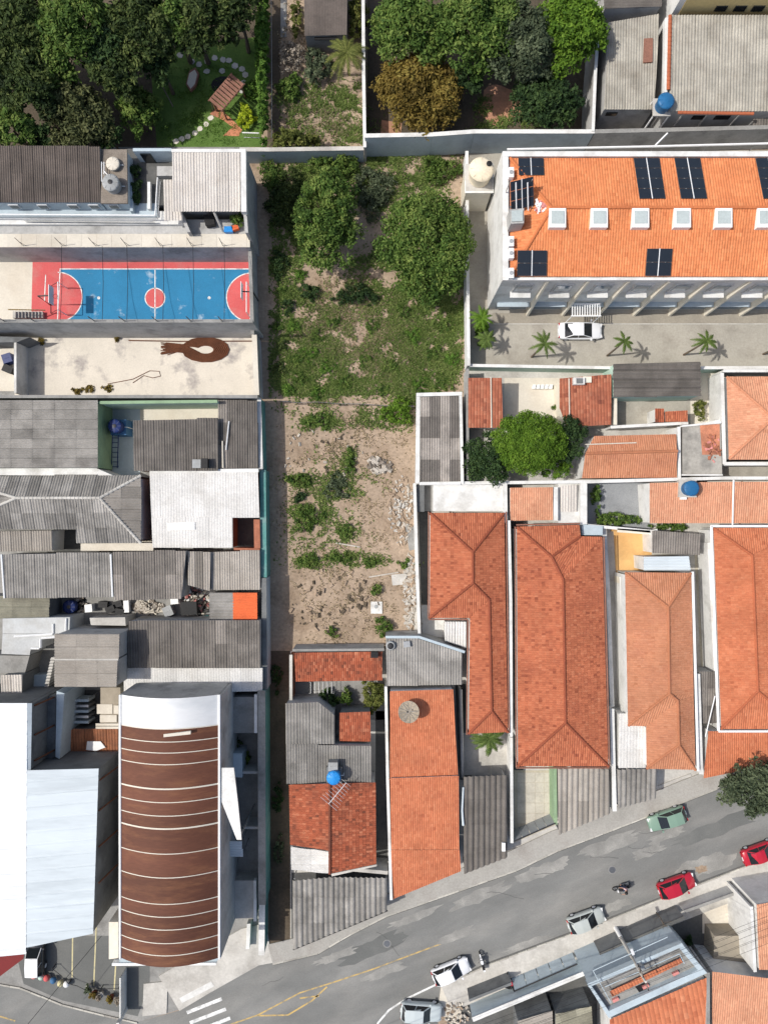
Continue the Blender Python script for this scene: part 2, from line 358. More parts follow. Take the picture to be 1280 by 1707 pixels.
def sheets(parent, poly, rib, mat, sw=1.1, sl=2.0, pitch=.27, amp=.1, z=None, kind='sine', tone=.1, name='roof_sheet', pat=None, smooth=False):
    """overlapping corrugated sheets laid on a convex polygon; rib = direction of the ribs in degrees (0 = +X)"""
    P = [V3(p, z) for p in poly]
    c, u, v, n, Q = frame(P, Vector((math.cos(math.radians(rib)), math.sin(math.radians(rib)), 0)))
    u0, v0 = Q.min(0); u1, v1 = Q.max(0); nu = max(1, round((u1-u0)/sw)); nv = max(1, round((v1-v0)/sl))
    w = (u1-u0)/nu; l = (v1-v0)/nv; waves = max(1, round(w/pitch))
    R = Matrix((u, v, n)).transposed(); base = sheet_mesh(w, l, waves, amp, kind); cnt = 0; out = []
    for i in range(nu):
        for j in range(nv):
            a, b = u0+i*w, v0+j*l
            cor = np.array([[a, b], [a+w, b], [a+w, b+l], [a, b+l]]); D = inside(Q, cor)
            if (D < -1e-4).all(0).any(): continue
            if (D > -.06).all(): me = base
            else:
                bm = bmesh.new(); bm.from_mesh(base); bmesh.ops.translate(bm, verts=bm.verts[:], vec=(a, b, 0)); bisect(bm, Q)
                if not bm.faces: bm.free(); continue
                bmesh.ops.translate(bm, verts=bm.verts[:], vec=(-a, -b, 0)); me = bpy.data.meshes.new('sheet'); bm.to_mesh(me); bm.free()
            if not me.materials: me.materials.append(X[mat])
            o = bpy.data.objects.new(name, me); COL.objects.link(o); o.parent = parent
            if me.materials[0] != X[mat]: o.material_slots[0].link = 'OBJECT'; o.material_slots[0].material = X[mat]
            wp = c+u*a+v*b+n*(.012*random.random())
            Rz = R @ Matrix.Rotation(random.gauss(0, .0025)*min(1., 2/l), 3, 'Z')
            o.matrix_local = Matrix.Translation(wp-WL[parent.name]) @ Rz.to_4x4(); WL[o.name] = wp
            t = 1+random.gauss(0, tone) if pat is None else pat(i, j, nu, nv)
            t = max(.45, t); o.color = (t, t*.995, t*.985, 1); out.append(o)
    return out
def base_of(poly): 
    P = [V3(p) for p in poly]; c = sum(P, Vector())/len(P); return (c.x, c.y, 0)
def shed(name, label, cat, poly, rib, mat, wall='wall_grey', z0=0., group=None, inset=.12, **k):
    """a roofed volume: walls + corrugated sheets"""
    r = root(name, label, cat, base_of(poly), group); body(r, [poly], wall, z0, .1, inset); sheets(r, poly, rib, mat, **k); return r
def house(name, label, polys, mat, wall='wall_white', ridges=(), cat='house', inset=.25, **k):
    r = root(name, label, cat, base_of(polys[0])); body(r, polys, wall, inset=inset, drop=.1)
    for p in polys: tiles(r, p, mat, **k)
    if ridges: caps(r, ridges, mat)
    return r
def wall(label, pts, z, th=.18, mat='wall_grey', cap='concrete_light', z0=0., name='boundary_wall', capw=.05):
    P = [W(p[0], p[1], z) for p in pts]; c = sum(P, Vector())/len(P); r = root(name, label, 'wall', (c.x, c.y, z0)); b = MB(); cp = MB()
    for i in range(len(P)-1):
        a, q = P[i], P[i+1]; d = (q-a); d.z = 0; L = d.length; d.normalize(); s = Vector((-d.y, d.x, 0)); e0 = d*(.0 if i == 0 else th*.5-.003)
        def quad(w, ext): return [a-d*ext-s*w/2, q+d*ext-s*w/2, q+d*ext+s*w/2, a-d*ext+s*w/2]
        b.prism(quad(th, -.01*i), z0, z-.08+i*.002); cp.prism(quad(th+capw*2, .03), z-.08+i*.002, z+i*.003)
    b.go('wall_body', X[mat], r); cp.go('coping', X[cap], r); return r

# ---------------------------------------------------------------- foliage
def leafcloud(cent, nper, spread, size, tonev, flat_=.55):
    """leaf quads scattered round clump centres -> verts, faces, tone"""
    m = len(cent)*nper; C = np.repeat(cent, nper, 0); S = np.repeat(spread, nper, 0)
    p = rng.normal(0, 1, (m, 3)); p /= np.linalg.norm(p, axis=1)[:, None]; p *= (rng.random(m)**.45)[:, None]
    pos = C+p*S
    nrm = p*.7+np.array([0, 0, flat_])+rng.normal(0, .55, (m, 3)); nrm /= np.linalg.norm(nrm, axis=1)[:, None]
    a = np.cross(nrm, rng.normal(0, 1, (m, 3))); a /= np.linalg.norm(a, axis=1)[:, None]+1e-9; b = np.cross(nrm, a)
    s = size*(.6+.8*rng.random(m))[:, None]
    v = np.stack([pos-a*s, pos+b*s*.45, pos+a*s, pos-b*s*.45], 1).reshape(-1, 3)
    f = np.arange(m*4).reshape(-1, 4); t = np.repeat(tonev, nper)+rng.normal(0, .16, m)
    return v, f, np.clip(t, 0, 1)
def crown_mesh(name, r3, leaf, dens, lump=.55, seed_=None, under=.25, more=1.):
    """irregular crown: lumps on an ellipsoid, clumps on lumps, leaves on clumps"""
    rx, ry, rz = r3; nl = max(7, int((rx*ry*2.6+7)*more)); L = []
    for _ in range(nl):
        a = rng.random()*2*math.pi; q = math.sqrt(rng.random()); rr = q*(1-lump*.42)
        zz = math.sqrt(max(0, 1-q*q))*(rng.uniform(.25, .95) if lump > .2 else rng.uniform(.82, .98))-.15
        L.append((rx*rr*math.cos(a), ry*rr*math.sin(a), rz*zz, (rng.uniform(.3, .46)*min(rx, ry)**.72/more**.35 if lump > .2 else rng.uniform(.42, .6))))
    cent, sp, tv = [], [], []
    for x, y, zc, R in L:
        k = int(14*R*R*dens)+6; t0 = rng.normal(.5, .17)
        d = rng.normal(0, 1, (k, 3)); d /= np.linalg.norm(d, axis=1)[:, None]; d[:, 2] = np.where(d[:, 2] < -under, -d[:, 2], d[:, 2])
        q = d*R*rng.uniform(.75, 1.12, (k, 1))+np.array([x, y, zc]); cent.append(q); sp.append(np.full((k, 1), R*.3+.14)*np.array([[1, 1, .7]])); tv.append(np.clip(rng.normal(t0, .15, k), 0, 1))
    cent = np.concatenate(cent); sp = np.concatenate(sp); tv = np.concatenate(tv)
    v, f, t = leafcloud(cent, 16, sp, leaf, tv)
    return v, f, t, L
def tree(name, label, px, py, h, rx, ry, mat, leaf=.19, dens=1., group=None, rz=None, cat='tree', lump=.55, more=1.):
    """crown centre read in the photo at its own height; rx, ry in photo pixels"""
    rx *= .0585; ry *= .0585; rz = rz or .75*min(rx, ry); zc = max(h-rz, rz*.6); c = W(px, py, zc+rz*.3)
    r = root(name, label, cat, (c.x, c.y, 0), group)
    v, f, t, L = crown_mesh('crown', (rx, ry, rz), leaf, dens, lump, more=more)
    v[:, 2] += zc
    v[:, 2] = np.maximum(v[:, 2], .03); link('crown', fast('crown', v, f, t), X[mat], r)
    mb = MB(); tr = max(.05, .035*h); b0 = Vector((0, 0, -.05)); top = Vector((rng.normal(0, .15), rng.normal(0, .15), zc))
    mb.tube([b0, b0.lerp(top, .35)+Vector((.05, .03, 0)), top], tr, 7, tr*.45)
    for q in L[:9]: mb.tube([b0.lerp(top, .55), Vector((q[0]*.5, q[1]*.5, zc*.85+q[2]*.3)), Vector((q[0], q[1], zc+q[2]))], tr*.4, 5, tr*.12)
    me = bpy.data.meshes.new('trunk'); me.from_pydata([tuple(p) for p in mb.v], [], mb.f); link('trunk', me, X['bark'], r)
    return r
def bush(name, label, px, py, h, rx, ry, mat, leaf=.14, dens=1.4, group=None, cat='shrub', z0=0.):
    rx *= .062; ry *= .062; c = W(px, py, z0+h*.5); r = root(name, label, cat, (c.x, c.y, z0), group)
    n = max(8, int(26*rx*ry*dens)+5); a = rng.random(n)*6.283; q = np.sqrt(rng.random(n))*.9
    ed = 1+.25*np.sin(a*3+rng.random()*6)
    cz = h*np.sqrt(1-q*q*.85)*rng.uniform(.35, .95, n)
    cent = np.stack([rx*q*ed*np.cos(a), ry*q*ed*np.sin(a), cz], -1)
    v, f, t = leafcloud(cent, 22, np.full((n, 3), .16+.1*min(rx, ry))*np.array([1, 1, .8]), leaf, rng.normal(.5, .2, n))
    v[:, 2] = np.maximum(v[:, 2], .02); link('foliage', fast('foliage', v, f, t), X[mat], r)
    mb = MB()
    for k in range(5): 
        i = k % n; mb.tube([(0, 0, -.03), tuple(cent[i]*np.array([.5, .5, .6])), tuple(cent[i])], .02, 4, .008)
    me = bpy.data.meshes.new('stem'); me.from_pydata([tuple(p) for p in mb.v], [], mb.f); link('stem', me, X['bark'], r); return r
def palm(name, label, px, py, h, R, nf=11, mat='leaf_palm', group=None, cat='palm', wid=.16, lean=(0, 0)):
    """crown centre in the photo at height h"""
    c = W(px, py, h); r = root(name, label, cat, (c.x-lean[0], c.y-lean[1], 0), group); b = Vector((lean[0], lean[1], h))
    mb = MB().tube([(0, 0, -.05), (b.x*.4, b.y*.4, h*.5), tuple(b)], .11, 7, .07); me = bpy.data.meshes.new('trunk'); me.from_pydata([tuple(p) for p in mb.v], [], mb.f); link('trunk', me, X['bark'], r)
    for k in range(nf):
        a = 2*math.pi*k/nf+rng.normal(0, .18); el = rng.uniform(.1, .75); L = R*rng.uniform(.75, 1.1); V = []; Fc = []; T = []
        n = 15; sp = []
        for i in range(n):
            t = i/(n-1); rr = L*t*math.cos(el*(1-t)*.6); zz = L*(math.sin(el)*t-.75*t*t); sp.append(b+Vector((rr*math.cos(a), rr*math.sin(a), zz)))
        for i in range(1, n):
            p = sp[i]; d = (sp[i]-sp[i-1]).normalized(); s = d.cross(Vector((0, 0, 1))).normalized(); ll = L*.26*math.sin(math.pi*min(1, .2+.8*i/n))*.9*rng.uniform(.7, 1.2)+.05
            for sg in (-1, 1):
                for o_ in (0, .5):
                    q = p-d*(L/n)*o_; e = q+s*sg*ll*.7+d*ll*.7+Vector((0, 0, -.28*ll)); w = d*wid*.16; k0 = len(V)
                    V += [q-w, q+w, e]; Fc.append((k0, k0+1, k0+2)); T.append(rng.normal(.5, .2))
        me = fast('frond', np.array([tuple(q) for q in V]), np.array(Fc), np.clip(T, 0, 1)); link('frond', me, X[mat], r)
    return r
# ================================================================ THE SETTING
S4 = 260.
struct(mk('ground', [(-S4, -S4, 0), (S4, -S4, 0), (S4, S4, 0), (-S4, S4, 0)], [(0, 1, 2, 3)], X['soil']))
flat('yard_paving', [(-900, 245), (416, 245), (420, 440), (428, 660), (446, 1150), (446, 1600), (430, 1606), (300, 1683), (230, 1704), (176, 1692), (105, 1674), (35, 1646), (0, 1640), (-900, 1522)], .012, 'concrete_grey')
flat('yard_paving', [(690, 1080), (692, 800), (782, 800), (782, 612), (1800, 612), (1800, 1090), (1194, 1308), (840, 1445), (644, 1518), (484, 1578), (484, 1085)], .012, 'concrete_light')
flat('forecourt', [(782, 250), (1800, 250), (1800, 612), (782, 612)], .012, 'concrete_warm')
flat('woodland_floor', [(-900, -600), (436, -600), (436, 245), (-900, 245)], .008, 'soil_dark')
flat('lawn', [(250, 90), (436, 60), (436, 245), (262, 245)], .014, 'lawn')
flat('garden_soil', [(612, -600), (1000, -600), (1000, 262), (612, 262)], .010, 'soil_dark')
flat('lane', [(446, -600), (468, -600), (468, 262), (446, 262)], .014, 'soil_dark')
flat('bare_earth', [(836+(38+5*math.sin(5*t))*math.cos(t), 175+(32+5*math.cos(3*t))*math.sin(t)) for t in np.linspace(0, 6.28, 25)[:-1]], .018, 'soil_red')
flat('bare_earth', [(636, 200), (670, 205), (668, 224), (634, 224)], .018, 'soil_red')
flat('yard_paving', [(1000, -600), (1800, -600), (1800, 240), (1000, 240)], .014, 'concrete_grey')
flat('lane', [(448, 1085), (484, 1085), (484, 1578), (448, 1600)], .014, 'soil_dark')
# street and pavements
street = [(-900, 1520), (0, 1640), (35, 1646), (105, 1674), (176, 1692), (230, 1704), (300, 1684), (352, 1653), (432, 1608), (530, 1588), (585, 1556), (644, 1526), (764, 1484), (860, 1450), (929, 1417), (1019, 1383), (1081, 1359), (1150, 1331), (1194, 1314), (1900, 1030),
          (1900, 1200), (1280, 1430), (1166, 1473), (1012, 1534), (940, 1561), (816, 1607), (735, 1643), (728, 1692), (745, 1800), (800, 2300), (-900, 2300)]
flat('street', street, .006, 'asphalt')
def strip(name, pts, w, z0, z1, mat, side=1, kind='structure'):
    """raised strip along a polyline of ground pixels, w metres wide on its left (side=1)"""
    P = [W(*p) for p in pts]; mb = MB()
    n = len(P); O = []
    for i in range(n):
        d = (P[min(i+1, n-1)]-P[max(i-1, 0)]).normalized(); s = Vector((-d.y, d.x, 0))*side; O.append(P[i]+s*w)
    poly = P+O[::-1]; m = len(poly); ar = sum(poly[i].x*poly[(i+1) % m].y-poly[(i+1) % m].x*poly[i].y for i in range(m))
    if ar < 0: poly = poly[::-1]
    mb.add([(p.x, p.y, z0) for p in poly]+[(p.x, p.y, z1) for p in poly], [tuple(range(m))[::-1], tuple(range(m, 2*m))]+[(i, (i+1) % m, m+(i+1) % m, m+i) for i in range(m)])
    o = mb.go(name, X[mat]); 
    if kind: o['kind'] = kind
    return o
nk = street[9:20]; sk = street[20:27]
strip('pavement', [(455, 1606)]+nk, 2.1, -.02, .125, 'sidewalk')
strip('pavement', sk, 2.9, -.02, .125, 'concrete_light')
strip('pavement', [(300, 1684), (352, 1653), (432, 1608), (455, 1604)], 4.2, -.02, .115, 'concrete_light')
strip('pavement', [(728, 1692), (735, 1643), (790, 1617)], 2.6, -.02, .12, 'concrete_cream', -1)
# kerb stones, one by one
def kerb(pts, par, side):
    P = [W(*p) for p in pts]
    for i in range(len(P)-1):
        d = P[i+1]-P[i]; L = d.length; n = max(1, int(L/1.0)); d.normalize(); s = Vector((-d.y, d.x, 0))*side
        for k in range(n):
            a = P[i]+d*(L*k/n); mb = MB(); hh = .14+random.gauss(0, .008)
            mb.box(a+d*(L/n/2)-s*.02+Vector((0, 0, hh/2-.01)), (L/n-.03, .16, hh), math.atan2(d.y, d.x)+random.gauss(0, .012))
            o = mk('kerb_stone', mb.v, mb.f, X['kerb'], par); t = random.uniform(.75, 1.15); o.color = (t, t, t*.97, 1)
kr = struct(root('kerb', None, None, (0, 0, 0)));  kerb([(455, 1606)]+[p for p in nk if p[0] < 1330], kr, 1)
kr = struct(root('kerb', None, None, (0, 0, 0)));  kerb([p for p in sk if p[0] < 1300 or p[0] == 1900][1:], kr, 1)
kr = struct(root('kerb', None, None, (0, 0, 0)));  kerb([(0, 1640), (35, 1646), (105, 1674), (176, 1692), (230, 1704)], kr, 1)
def paint(name, pts, w, mat, z=.011):
    P = [W(*p) for p in pts]; v = []; f = []
    n = len(P)
    for i in range(n):
        d = (P[min(i+1, n-1)]-P[max(i-1, 0)]).normalized(); s = Vector((-d.y, d.x, 0))*w/2; v += [P[i]-s, P[i]+s]
    for p in v: p.z = z
    f = [(2*i, 2*i+2, 2*i+3, 2*i+1) for i in range(n-1)]
    o = mk(name, v, f, X[mat]); o['kind'] = 'structure'; return o
for a, b in (((312, 1688), (370, 1665)), ((317, 1705), (377, 1682)), ((330, 1718), (384, 1697)), ((340, 1733), (392, 1712))): paint('crossing_stripe', [a, b], .36, 'paint_line')
paint('road_line', [(372, 1712), (430, 1692), (500, 1655), (560, 1636), (620, 1616), (735, 1573)], .14, 'paint_yellow')
paint('road_line', [(430, 1693), (480, 1692), (520, 1668), (545, 1645)], .16, 'paint_yellow'); paint('road_line', [(500, 1664), (532, 1660)], .16, 'paint_yellow')
paint('road_line', [(0, 1694), (26, 1702)], .16, 'paint_yellow')
paint('road_line', [(727, 1641), (677, 1665), (648, 1684), (630, 1705), (622, 1740)], .2, 'paint_line', .012)
paint('gutter_line', [(p[0]+.9, p[1]+2.4) for p in [(455, 1606)]+nk], .13, 'concrete_dark', .0118); paint('gutter_line', [(p[0]-.9, p[1]-2.6) for p in sk], .13, 'concrete_dark', .0118)
# repaired patches of the asphalt, irregular outlines
def patch(cx, cy, L, w, ang, mat, z, n=30):
    a0 = math.radians(-ang); P = []
    for k in range(n):
        t = 2*math.pi*k/n; q = (abs(math.cos(t))**4+abs(math.sin(t))**4)**-.25*random.uniform(.66, 1.12); x, y = L*q*math.cos(t), w*q*math.sin(t); P.append((cx+x*math.cos(a0)-y*math.sin(a0), cy+x*math.sin(a0)+y*math.cos(a0)))
    flat('street_patch', P, z, mat)
for i, a in enumerate(((620, 1580, 60, 15), (1190, 1382, 80, 13))): patch(*a, 21, 'asphalt_dark', .0095+i*.0002)
for i, a in enumerate(((560, 1594, 40, 7), (690, 1530, 50, 7), (800, 1494, 56, 11), (905, 1452, 48, 12), (1015, 1408, 56, 12), (1110, 1392, 36, 8), (880, 1574, 46, 7), (1020, 1512, 40, 8), (1170, 1444, 56, 16), (760, 1560, 34, 9), (640, 1620, 40, 8), (1080, 1420, 30, 9))): patch(*a, 21, 'asphalt_pale', .0102+i*.00015)
for i in range(16):
    x = random.uniform(470, 1230); y = 1620-(x-470)*.36+random.uniform(-26, 20); a = random.choice((-.36, -.36, 2.4))+random.gauss(0, .2); P = [(x, y)]
    for _ in range(random.randint(4, 9)): a += random.gauss(0, .3); x += 8*math.cos(a); y += 8*math.sin(a); P.append((x, y))
    if all(1585-(q[0]-530)*.386+6 < q[1] < 1607-(q[0]-816)*.38-6 for q in P): paint('crack', P, .05, 'concrete_dark', .0126)
for px, py, l in ((645, 1573, 'round iron manhole cover in the street opposite the bright orange roof'), (1020, 1450, 'round iron manhole cover in the street above the motorcycle rider')):
    c = W(px, py); t = root('manhole_cover', l, 'manhole cover', (c.x, c.y, .006)); MB().lathe((c.x, c.y, .0), [(.42, 0), (.42, .016), (.36, .017)], 20).go('rim', X['concrete_grey'], t); MB().lathe((c.x, c.y, .002), [(.35, 0), (.35, .017), (.02, .019)], 18).go('lid', X['steel'], t).color = (.5, .5, .5, 1)
patch(1168, 1449, 11, 7, 10, 'soil', .0125)

# ================================================================ LEFT SIDE OF THE LOT
# ---- house with terrace (upper left)
r = root('corrugated_roof_house', 'dark brown corrugated roof house with small windows in its pale blue wall', 'house', (W(60, 290, 6).x, W(60, 290, 6).y, 0))
pl = [(-90, 245, 6.9), (168, 245, 6.9), (168, 338, 6.5), (-90, 338, 6.5)]
body(r, [pl, [(168, 250, 6.62), (212, 250, 6.62), (212, 338, 6.62), (168, 338, 6.62)]], 'wall_blue', inset=.1)
sheets(r, pl, 90, 'sheet_brown', pitch=.23, tone=.07, sl=2.9); slab('roof_slab', [(168.5, 249), (212, 249), (213, 339), (168.5, 339)], 6.45, 6.62, 'wood_grey', r)
yw = W(0, 337, 6.5).y
for i, px in enumerate((24, 72, 122, 157, 190)):
    x = W(px, 344, 5.9).x; wn = MB().box((x, yw-.09, 5.75), (.95, .1, .8)).go('window', X['alu'], r); MB().box((x, yw-.13, 5.75), (.8, .06, .65)).go('pane', X['glass_dark'], wn)
r = root('terrace', 'pale concrete terrace edge above the sports court', 'terrace', (*W(210, 400, 4.3).xy, 0)); slab('floor', [(-90, 390), (416, 390), (417, 412), (-90, 412)], 4.2, 4.3, 'concrete_cream', r)
slab('retaining_wall', [(-90, 366), (415, 366), (416.5, 411.6), (-90, 411.6)], 0, 4.2, 'wall_grey', r)
slab('balcony_floor', [(-90, 339), (262, 339), (262, 361), (-90, 361)], 4.6, 4.9, 'wall_blue', r)
slab('fascia_wall', [(-90, 352), (300, 352), (306, 374), (-90, 374)], 4.3, 4.62, 'wall_white', r)
for i in range(16): slab('paving_panel', [(12+i*25, 391), (36.4+i*25, 391), (36.4+i*25, 411), (12+i*25, 411)], 4.3, 4.312+random.random()*.008, 'concrete_cream', r).color = (*([random.uniform(.86, 1.04)]*3), 1)
def railing(label, pts, z0, h, sp=.14, mat='white_paint', rr=.02):
    P = [W(p[0], p[1], z0+h) for p in pts]; rt = root('railing', label, 'railing', (*P[0].xy, z0)); t = MB(); b = MB()
    for i in range(len(P)-1):
        t.tube([P[i], P[i+1]], .06, 6); t.tube([P[i]-Vector((0, 0, h*.9)), P[i+1]-Vector((0, 0, h*.9))], .03, 4); L = (P[i+1]-P[i]).length; n = int(L/sp)
        for k in range(n+1): q = P[i].lerp(P[i+1], k/n); b.tube([q, q-Vector((0, 0, h))], rr, 4)
    t.go('rail', X[mat], rt); o = b.go('baluster', X[mat], rt); o['kind'] = 'stuff'; return rt
railing('white balcony railing in front of the dark corrugated house', [(-40, 357), (259, 359), (263, 296)], 4.9, .95)
railing('low grey railing on the ledge below the white balcony', [(40, 366), (255, 368)], 4.62, .7, mat='grey_paint')
# roof-top courtyard
r = root('courtyard', 'small dark rooftop courtyard between the brown roof and the white sheet roof', 'courtyard', (*W(240, 300, 4.9).xy, 0))
slab('floor', [(212, 248), (290, 248), (290, 342), (212, 342)], 0, 4.88, 'concrete_dark', r); slab('back_wall', [(222, 247), (286, 247), (286, 252), (222, 252)], 4.88, 7.0, 'wall_blue', r)
y_ = W(250, 252, 7.).y; MB().box((W(246, 262, 6).x, y_-.06, 5.75), (1.0, .1, 1.7)).go('door', X['glass_dark'], r)
slab('low_wall', [(214, 262), (218, 262), (222, 352), (217, 352)], 4.88, 5.5, 'wall_blue', r)
slab('step', [(262, 277), (288, 277), (288, 293), (262, 293)], 4.88, 5.6, 'wall_grey', r); slab('bench', [(246, 303), (251, 303), (251, 348), (246, 348)], 4.88, 5.4, 'wall_white', r)
for (a, b, c, d, l) in ((222, 285, .9, 12, 'dark potted shrub in the rooftop courtyard by the wall door'), (228, 312, .8, 11, 'grey leafed potted shrub in the middle of the rooftop courtyard'), (226, 330, .7, 8, 'small dark potted shrub at the lower end of the rooftop courtyard')): bush('potted_shrub', l, a, b, c, d, d, 'leaf_deep', .12, 2., z0=4.9)
# white sheet roof annex
r = root('sheet_roof_annex', 'cream sheet roof annex with white parapet beside the garden lawn', 'building', (*W(350, 300, 7).xy, 0))
pl = [(288, 254, 7.1), (401, 254, 7.1), (401, 353, 6.8), (288, 353, 6.8)]
sheets(r, pl, 90, 'sheet_cream', tone=.05, sl=3.2); body(r, [[(287, 250, 6.9), (408, 250, 6.9), (408, 335, 6.9), (287, 335, 6.9)]], 'wall_grey', inset=.05)
slab('parapet', [(286, 248), (410, 248), (410, 253.5), (286, 253.5)], 6.6, 7.25, 'wall_white', r); slab('parapet', [(401.5, 253.7), (410, 253.7), (411, 353), (402, 353)], 6.6, 7.25, 'wall_white', r)
slab('side_wall', [(404, 336), (410, 336), (414, 388), (409, 388)], 0, 6.2, 'wall_grey', r)
sheets(r, [(273, 301, 6.2), (302, 301, 6.2), (305, 368, 5.9), (275, 368, 5.9)], 90, 'sheet_cream', tone=.05, sl=2.2)
MB().tube([W(357, 353, 6.6), W(372, 386, 4.4)], .12, 6).go('brace', X['concrete_light'], r); slab('post', [(300, 356), (305, 356), (318, 387), (312, 387)], 4.3, 5.4, 'wall_grey', r)
def crate(label, px, py, z0, d, mat, rz=0, name='crate', cat='crate', group=None, lid=None):
    c = W(px, py, z0+d[2]); rt = root(name, label, cat, (c.x, c.y, z0), group, rz); dx, dy, dz = d; t = .03
    mb = MB().box((0, 0, t/2), (dx, dy, t)).box((-dx/2+t/2, 0, dz/2), (t, dy, dz)).box((dx/2-t/2, 0, dz/2), (t, dy, dz)).box((0, -dy/2+t/2, dz/2), (dx-2*t, t, dz)).box((0, dy/2-t/2, dz/2), (dx-2*t, t, dz))
    me = bpy.data.meshes.new('crate_body'); me.from_pydata([tuple(p) for p in mb.v], [], mb.f); link('crate_body', me, X[mat], rt)
    mb = MB().box((0, 0, dz+.02), (dx+.04, dy+.04, .05)).box((0, 0, dz+.06), (dx*.5, .05, .04)); me = bpy.data.meshes.new('lid'); me.from_pydata([tuple(p) for p in mb.v], [], mb.f); link('lid', me, X[lid or mat], rt); return rt
crate('sky blue plastic box at the open end of the cream annex', 381, 382, 4.3, (.8, .5, .5), 'plastic_sky'); crate('orange plastic box among plants beside the cream annex', 392, 379, 4.3, (.6, .4, .5), 'sheet_orange', .3)
crate('black bag shaped box under the cream sheet roof', 349, 366, 4.3, (.9, 1., .7), 'black', .2)
bush('potted_shrub', 'dark green plants in the open corner beside the cream annex', 396, 366, 1., 12, 9, 'leaf_mid', .13, 2., z0=4.3)
def tank(label, px, py, z0, r_, h, mat, lid=None, group=None, hatch=True, taper=.9, stand=0, standmat='concrete_light', name='water_tank'):
    """water tank; px,py read at the height of its lid"""
    c = W(px, py, z0+h); rt = root(name, label, 'water tank', (c.x, c.y, z0-stand), group); o = (c.x, c.y, z0)
    pr = [(r_*taper, .0), (r_*(taper+.05), .03)]
    for k in range(4): a = k/4; pr += [(r_*(taper+(1-taper)*a)+.02, h*.8*(a+.08)), (r_*(taper+(1-taper)*(a+.2)), h*.8*(a+.2))]
    pr += [(r_, h*.82)]; MB().lathe(o, pr, 24).go('tank_body', X[mat], rt, True)
    lp = [(r_*1.04, h*.82), (r_*1.04, h*.87), (r_*.8, h*.95), (r_*.35, h*.99), (r_*.3, h), (r_*.05, h)]; ld_ = MB().lathe(o, lp, 24).go('lid', X[lid or mat], rt, True)
    if hatch: MB().lathe((c.x, c.y, z0+h), [(r_*.28, 0), (r_*.28, .05), (r_*.1, .07)], 14).go('hatch', X['dark_metal' if hatch == 1 else hatch], ld_)
    for k in range(8): a = k*math.pi/4; MB().box((c.x+r_*.7*math.cos(a), c.y+r_*.7*math.sin(a), z0+h*.962), (r_*.5, .05, .04), a).go('lid_rib', X[lid or mat], ld_)
    if stand: MB().box((c.x, c.y, z0-stand/2), (r_*2.3, r_*2.3, stand)).go('stand', X[standmat], rt)
    MB().tube([(c.x+r_, c.y, z0+.1), (c.x+r_+.25, c.y, z0+.1), (c.x+r_+.25, c.y, z0-stand)], .035, 6).go('pipe', X['white_paint'], rt)
    return rt
tank('grey fibre water tank with dark hatch on the brown roof slab', 184, 303, 6.62, .78, 1.0, 'fibre_grey')
tank('round open cistern with pale lid beside the grey fibre tank', 188, 272, 6.62, .62, .45, 'fibre_grey', 'concrete_cream', hatch=0)
r = root('roof_plumbing', 'white pipe frame standing beside the round cistern on the roof slab', 'pipe', (*W(172, 285, 6.7).xy, 6.62))
for a, b in (((170, 270), (170, 302)), ((174, 270), (174, 290)), ((174, 285), (184, 296))): MB().tube([W(a[0], a[1], 7.1), W(b[0], b[1], 7.1)], .045, 6).go('pipe', X['white_paint'], r)
for a in ((170, 270), (170, 302), (174, 290)): q = W(a[0], a[1], 7.1); MB().tube([q, (q.x, q.y, 6.6)], .04, 6).go('pipe_leg', X['white_paint'], r)

# ---- sports court
court = flat('sports_court', [(-90, 437), (421, 437), (424, 563), (-90, 563)], .018, 'concrete_cream')
flat('court_paint', [(55, 437), (421.5, 437), (424, 563), (52, 563)], .022, 'court_red'); flat('court_paint', [(102, 448.5), (420, 448.5), (420, 548), (99, 548)], .026, 'court_blue')
arc = lambda cx, cy, rx, ry, a0, a1, n=28: [(cx+rx*math.cos(math.radians(a0+(a1-a0)*k/n)), cy+ry*math.sin(math.radians(a0+(a1-a0)*k/n))) for k in range(n+1)]
flat('court_paint', arc(97, 495, 41, 41, -90, 90), .030, 'court_red'); flat('court_paint', arc(421, 496, 43, 41, 90, 270), .030, 'court_red'); flat('court_paint', arc(259, 497, 16, 16, 0, 360)[:-1], .030, 'court_red')
for pts in (arc(97, 495, 41, 41, -90, 90), arc(421, 496, 43, 41, 90, 270), arc(259, 497, 16.5, 16.5, 0, 360), [(259, 449), (259, 548)], [(100, 448.5), (421, 448.5)], [(101, 448.5), (96, 548)], [(417.5, 456), (417.5, 536)]): paint('court_line', pts, .1, 'paint_line', .034)
for px in (165, 349): flat('court_line', arc(px, 496.5, 2.6, 2.6, 0, 360, 10)[:-1], .034, 'paint_line')
for px in (75,): paint('court_line', [(px+2, 458), (px, 502)], .1, 'paint_line', .034)
wall('tall grey wall with fence posts between the court and the stained yard', [(-90, 535), (421, 535)], 6.2, .22, 'wall_grey', 'concrete_grey')
r = root('goal', 'small pipe football goal with basketball backboard on the court', 'goal', (*W(90, 494, 0).xy, 0))
gp = [W(97, 470, 2.2), W(97, 516, 2.2)]; mb = MB().tube([(*gp[0].xy, 0), gp[0], gp[1], (*gp[1].xy, 0)], .05, 6); mb.go('goal_frame', X['white_paint'], r)
q0, q1 = W(78, 472, 1.), W(78, 518, 1.); MB().tube([gp[0], (*q0.xy, .05), (*q1.xy, .05), gp[1]], .035, 5).go('back_frame', X['dark_metal'], r)
bx, by = W(88, 494, 3).xy; MB().tube([(bx-1.6, by, 0), (bx-1.4, by, 3.1), (bx, by, 3.3)], .07, 6).go('hoop_post', X['dark_metal'], r); MB().box((bx+.05, by, 3.4), (.05, 1.8, 1.05)).go('backboard', X['white_paint'], r)
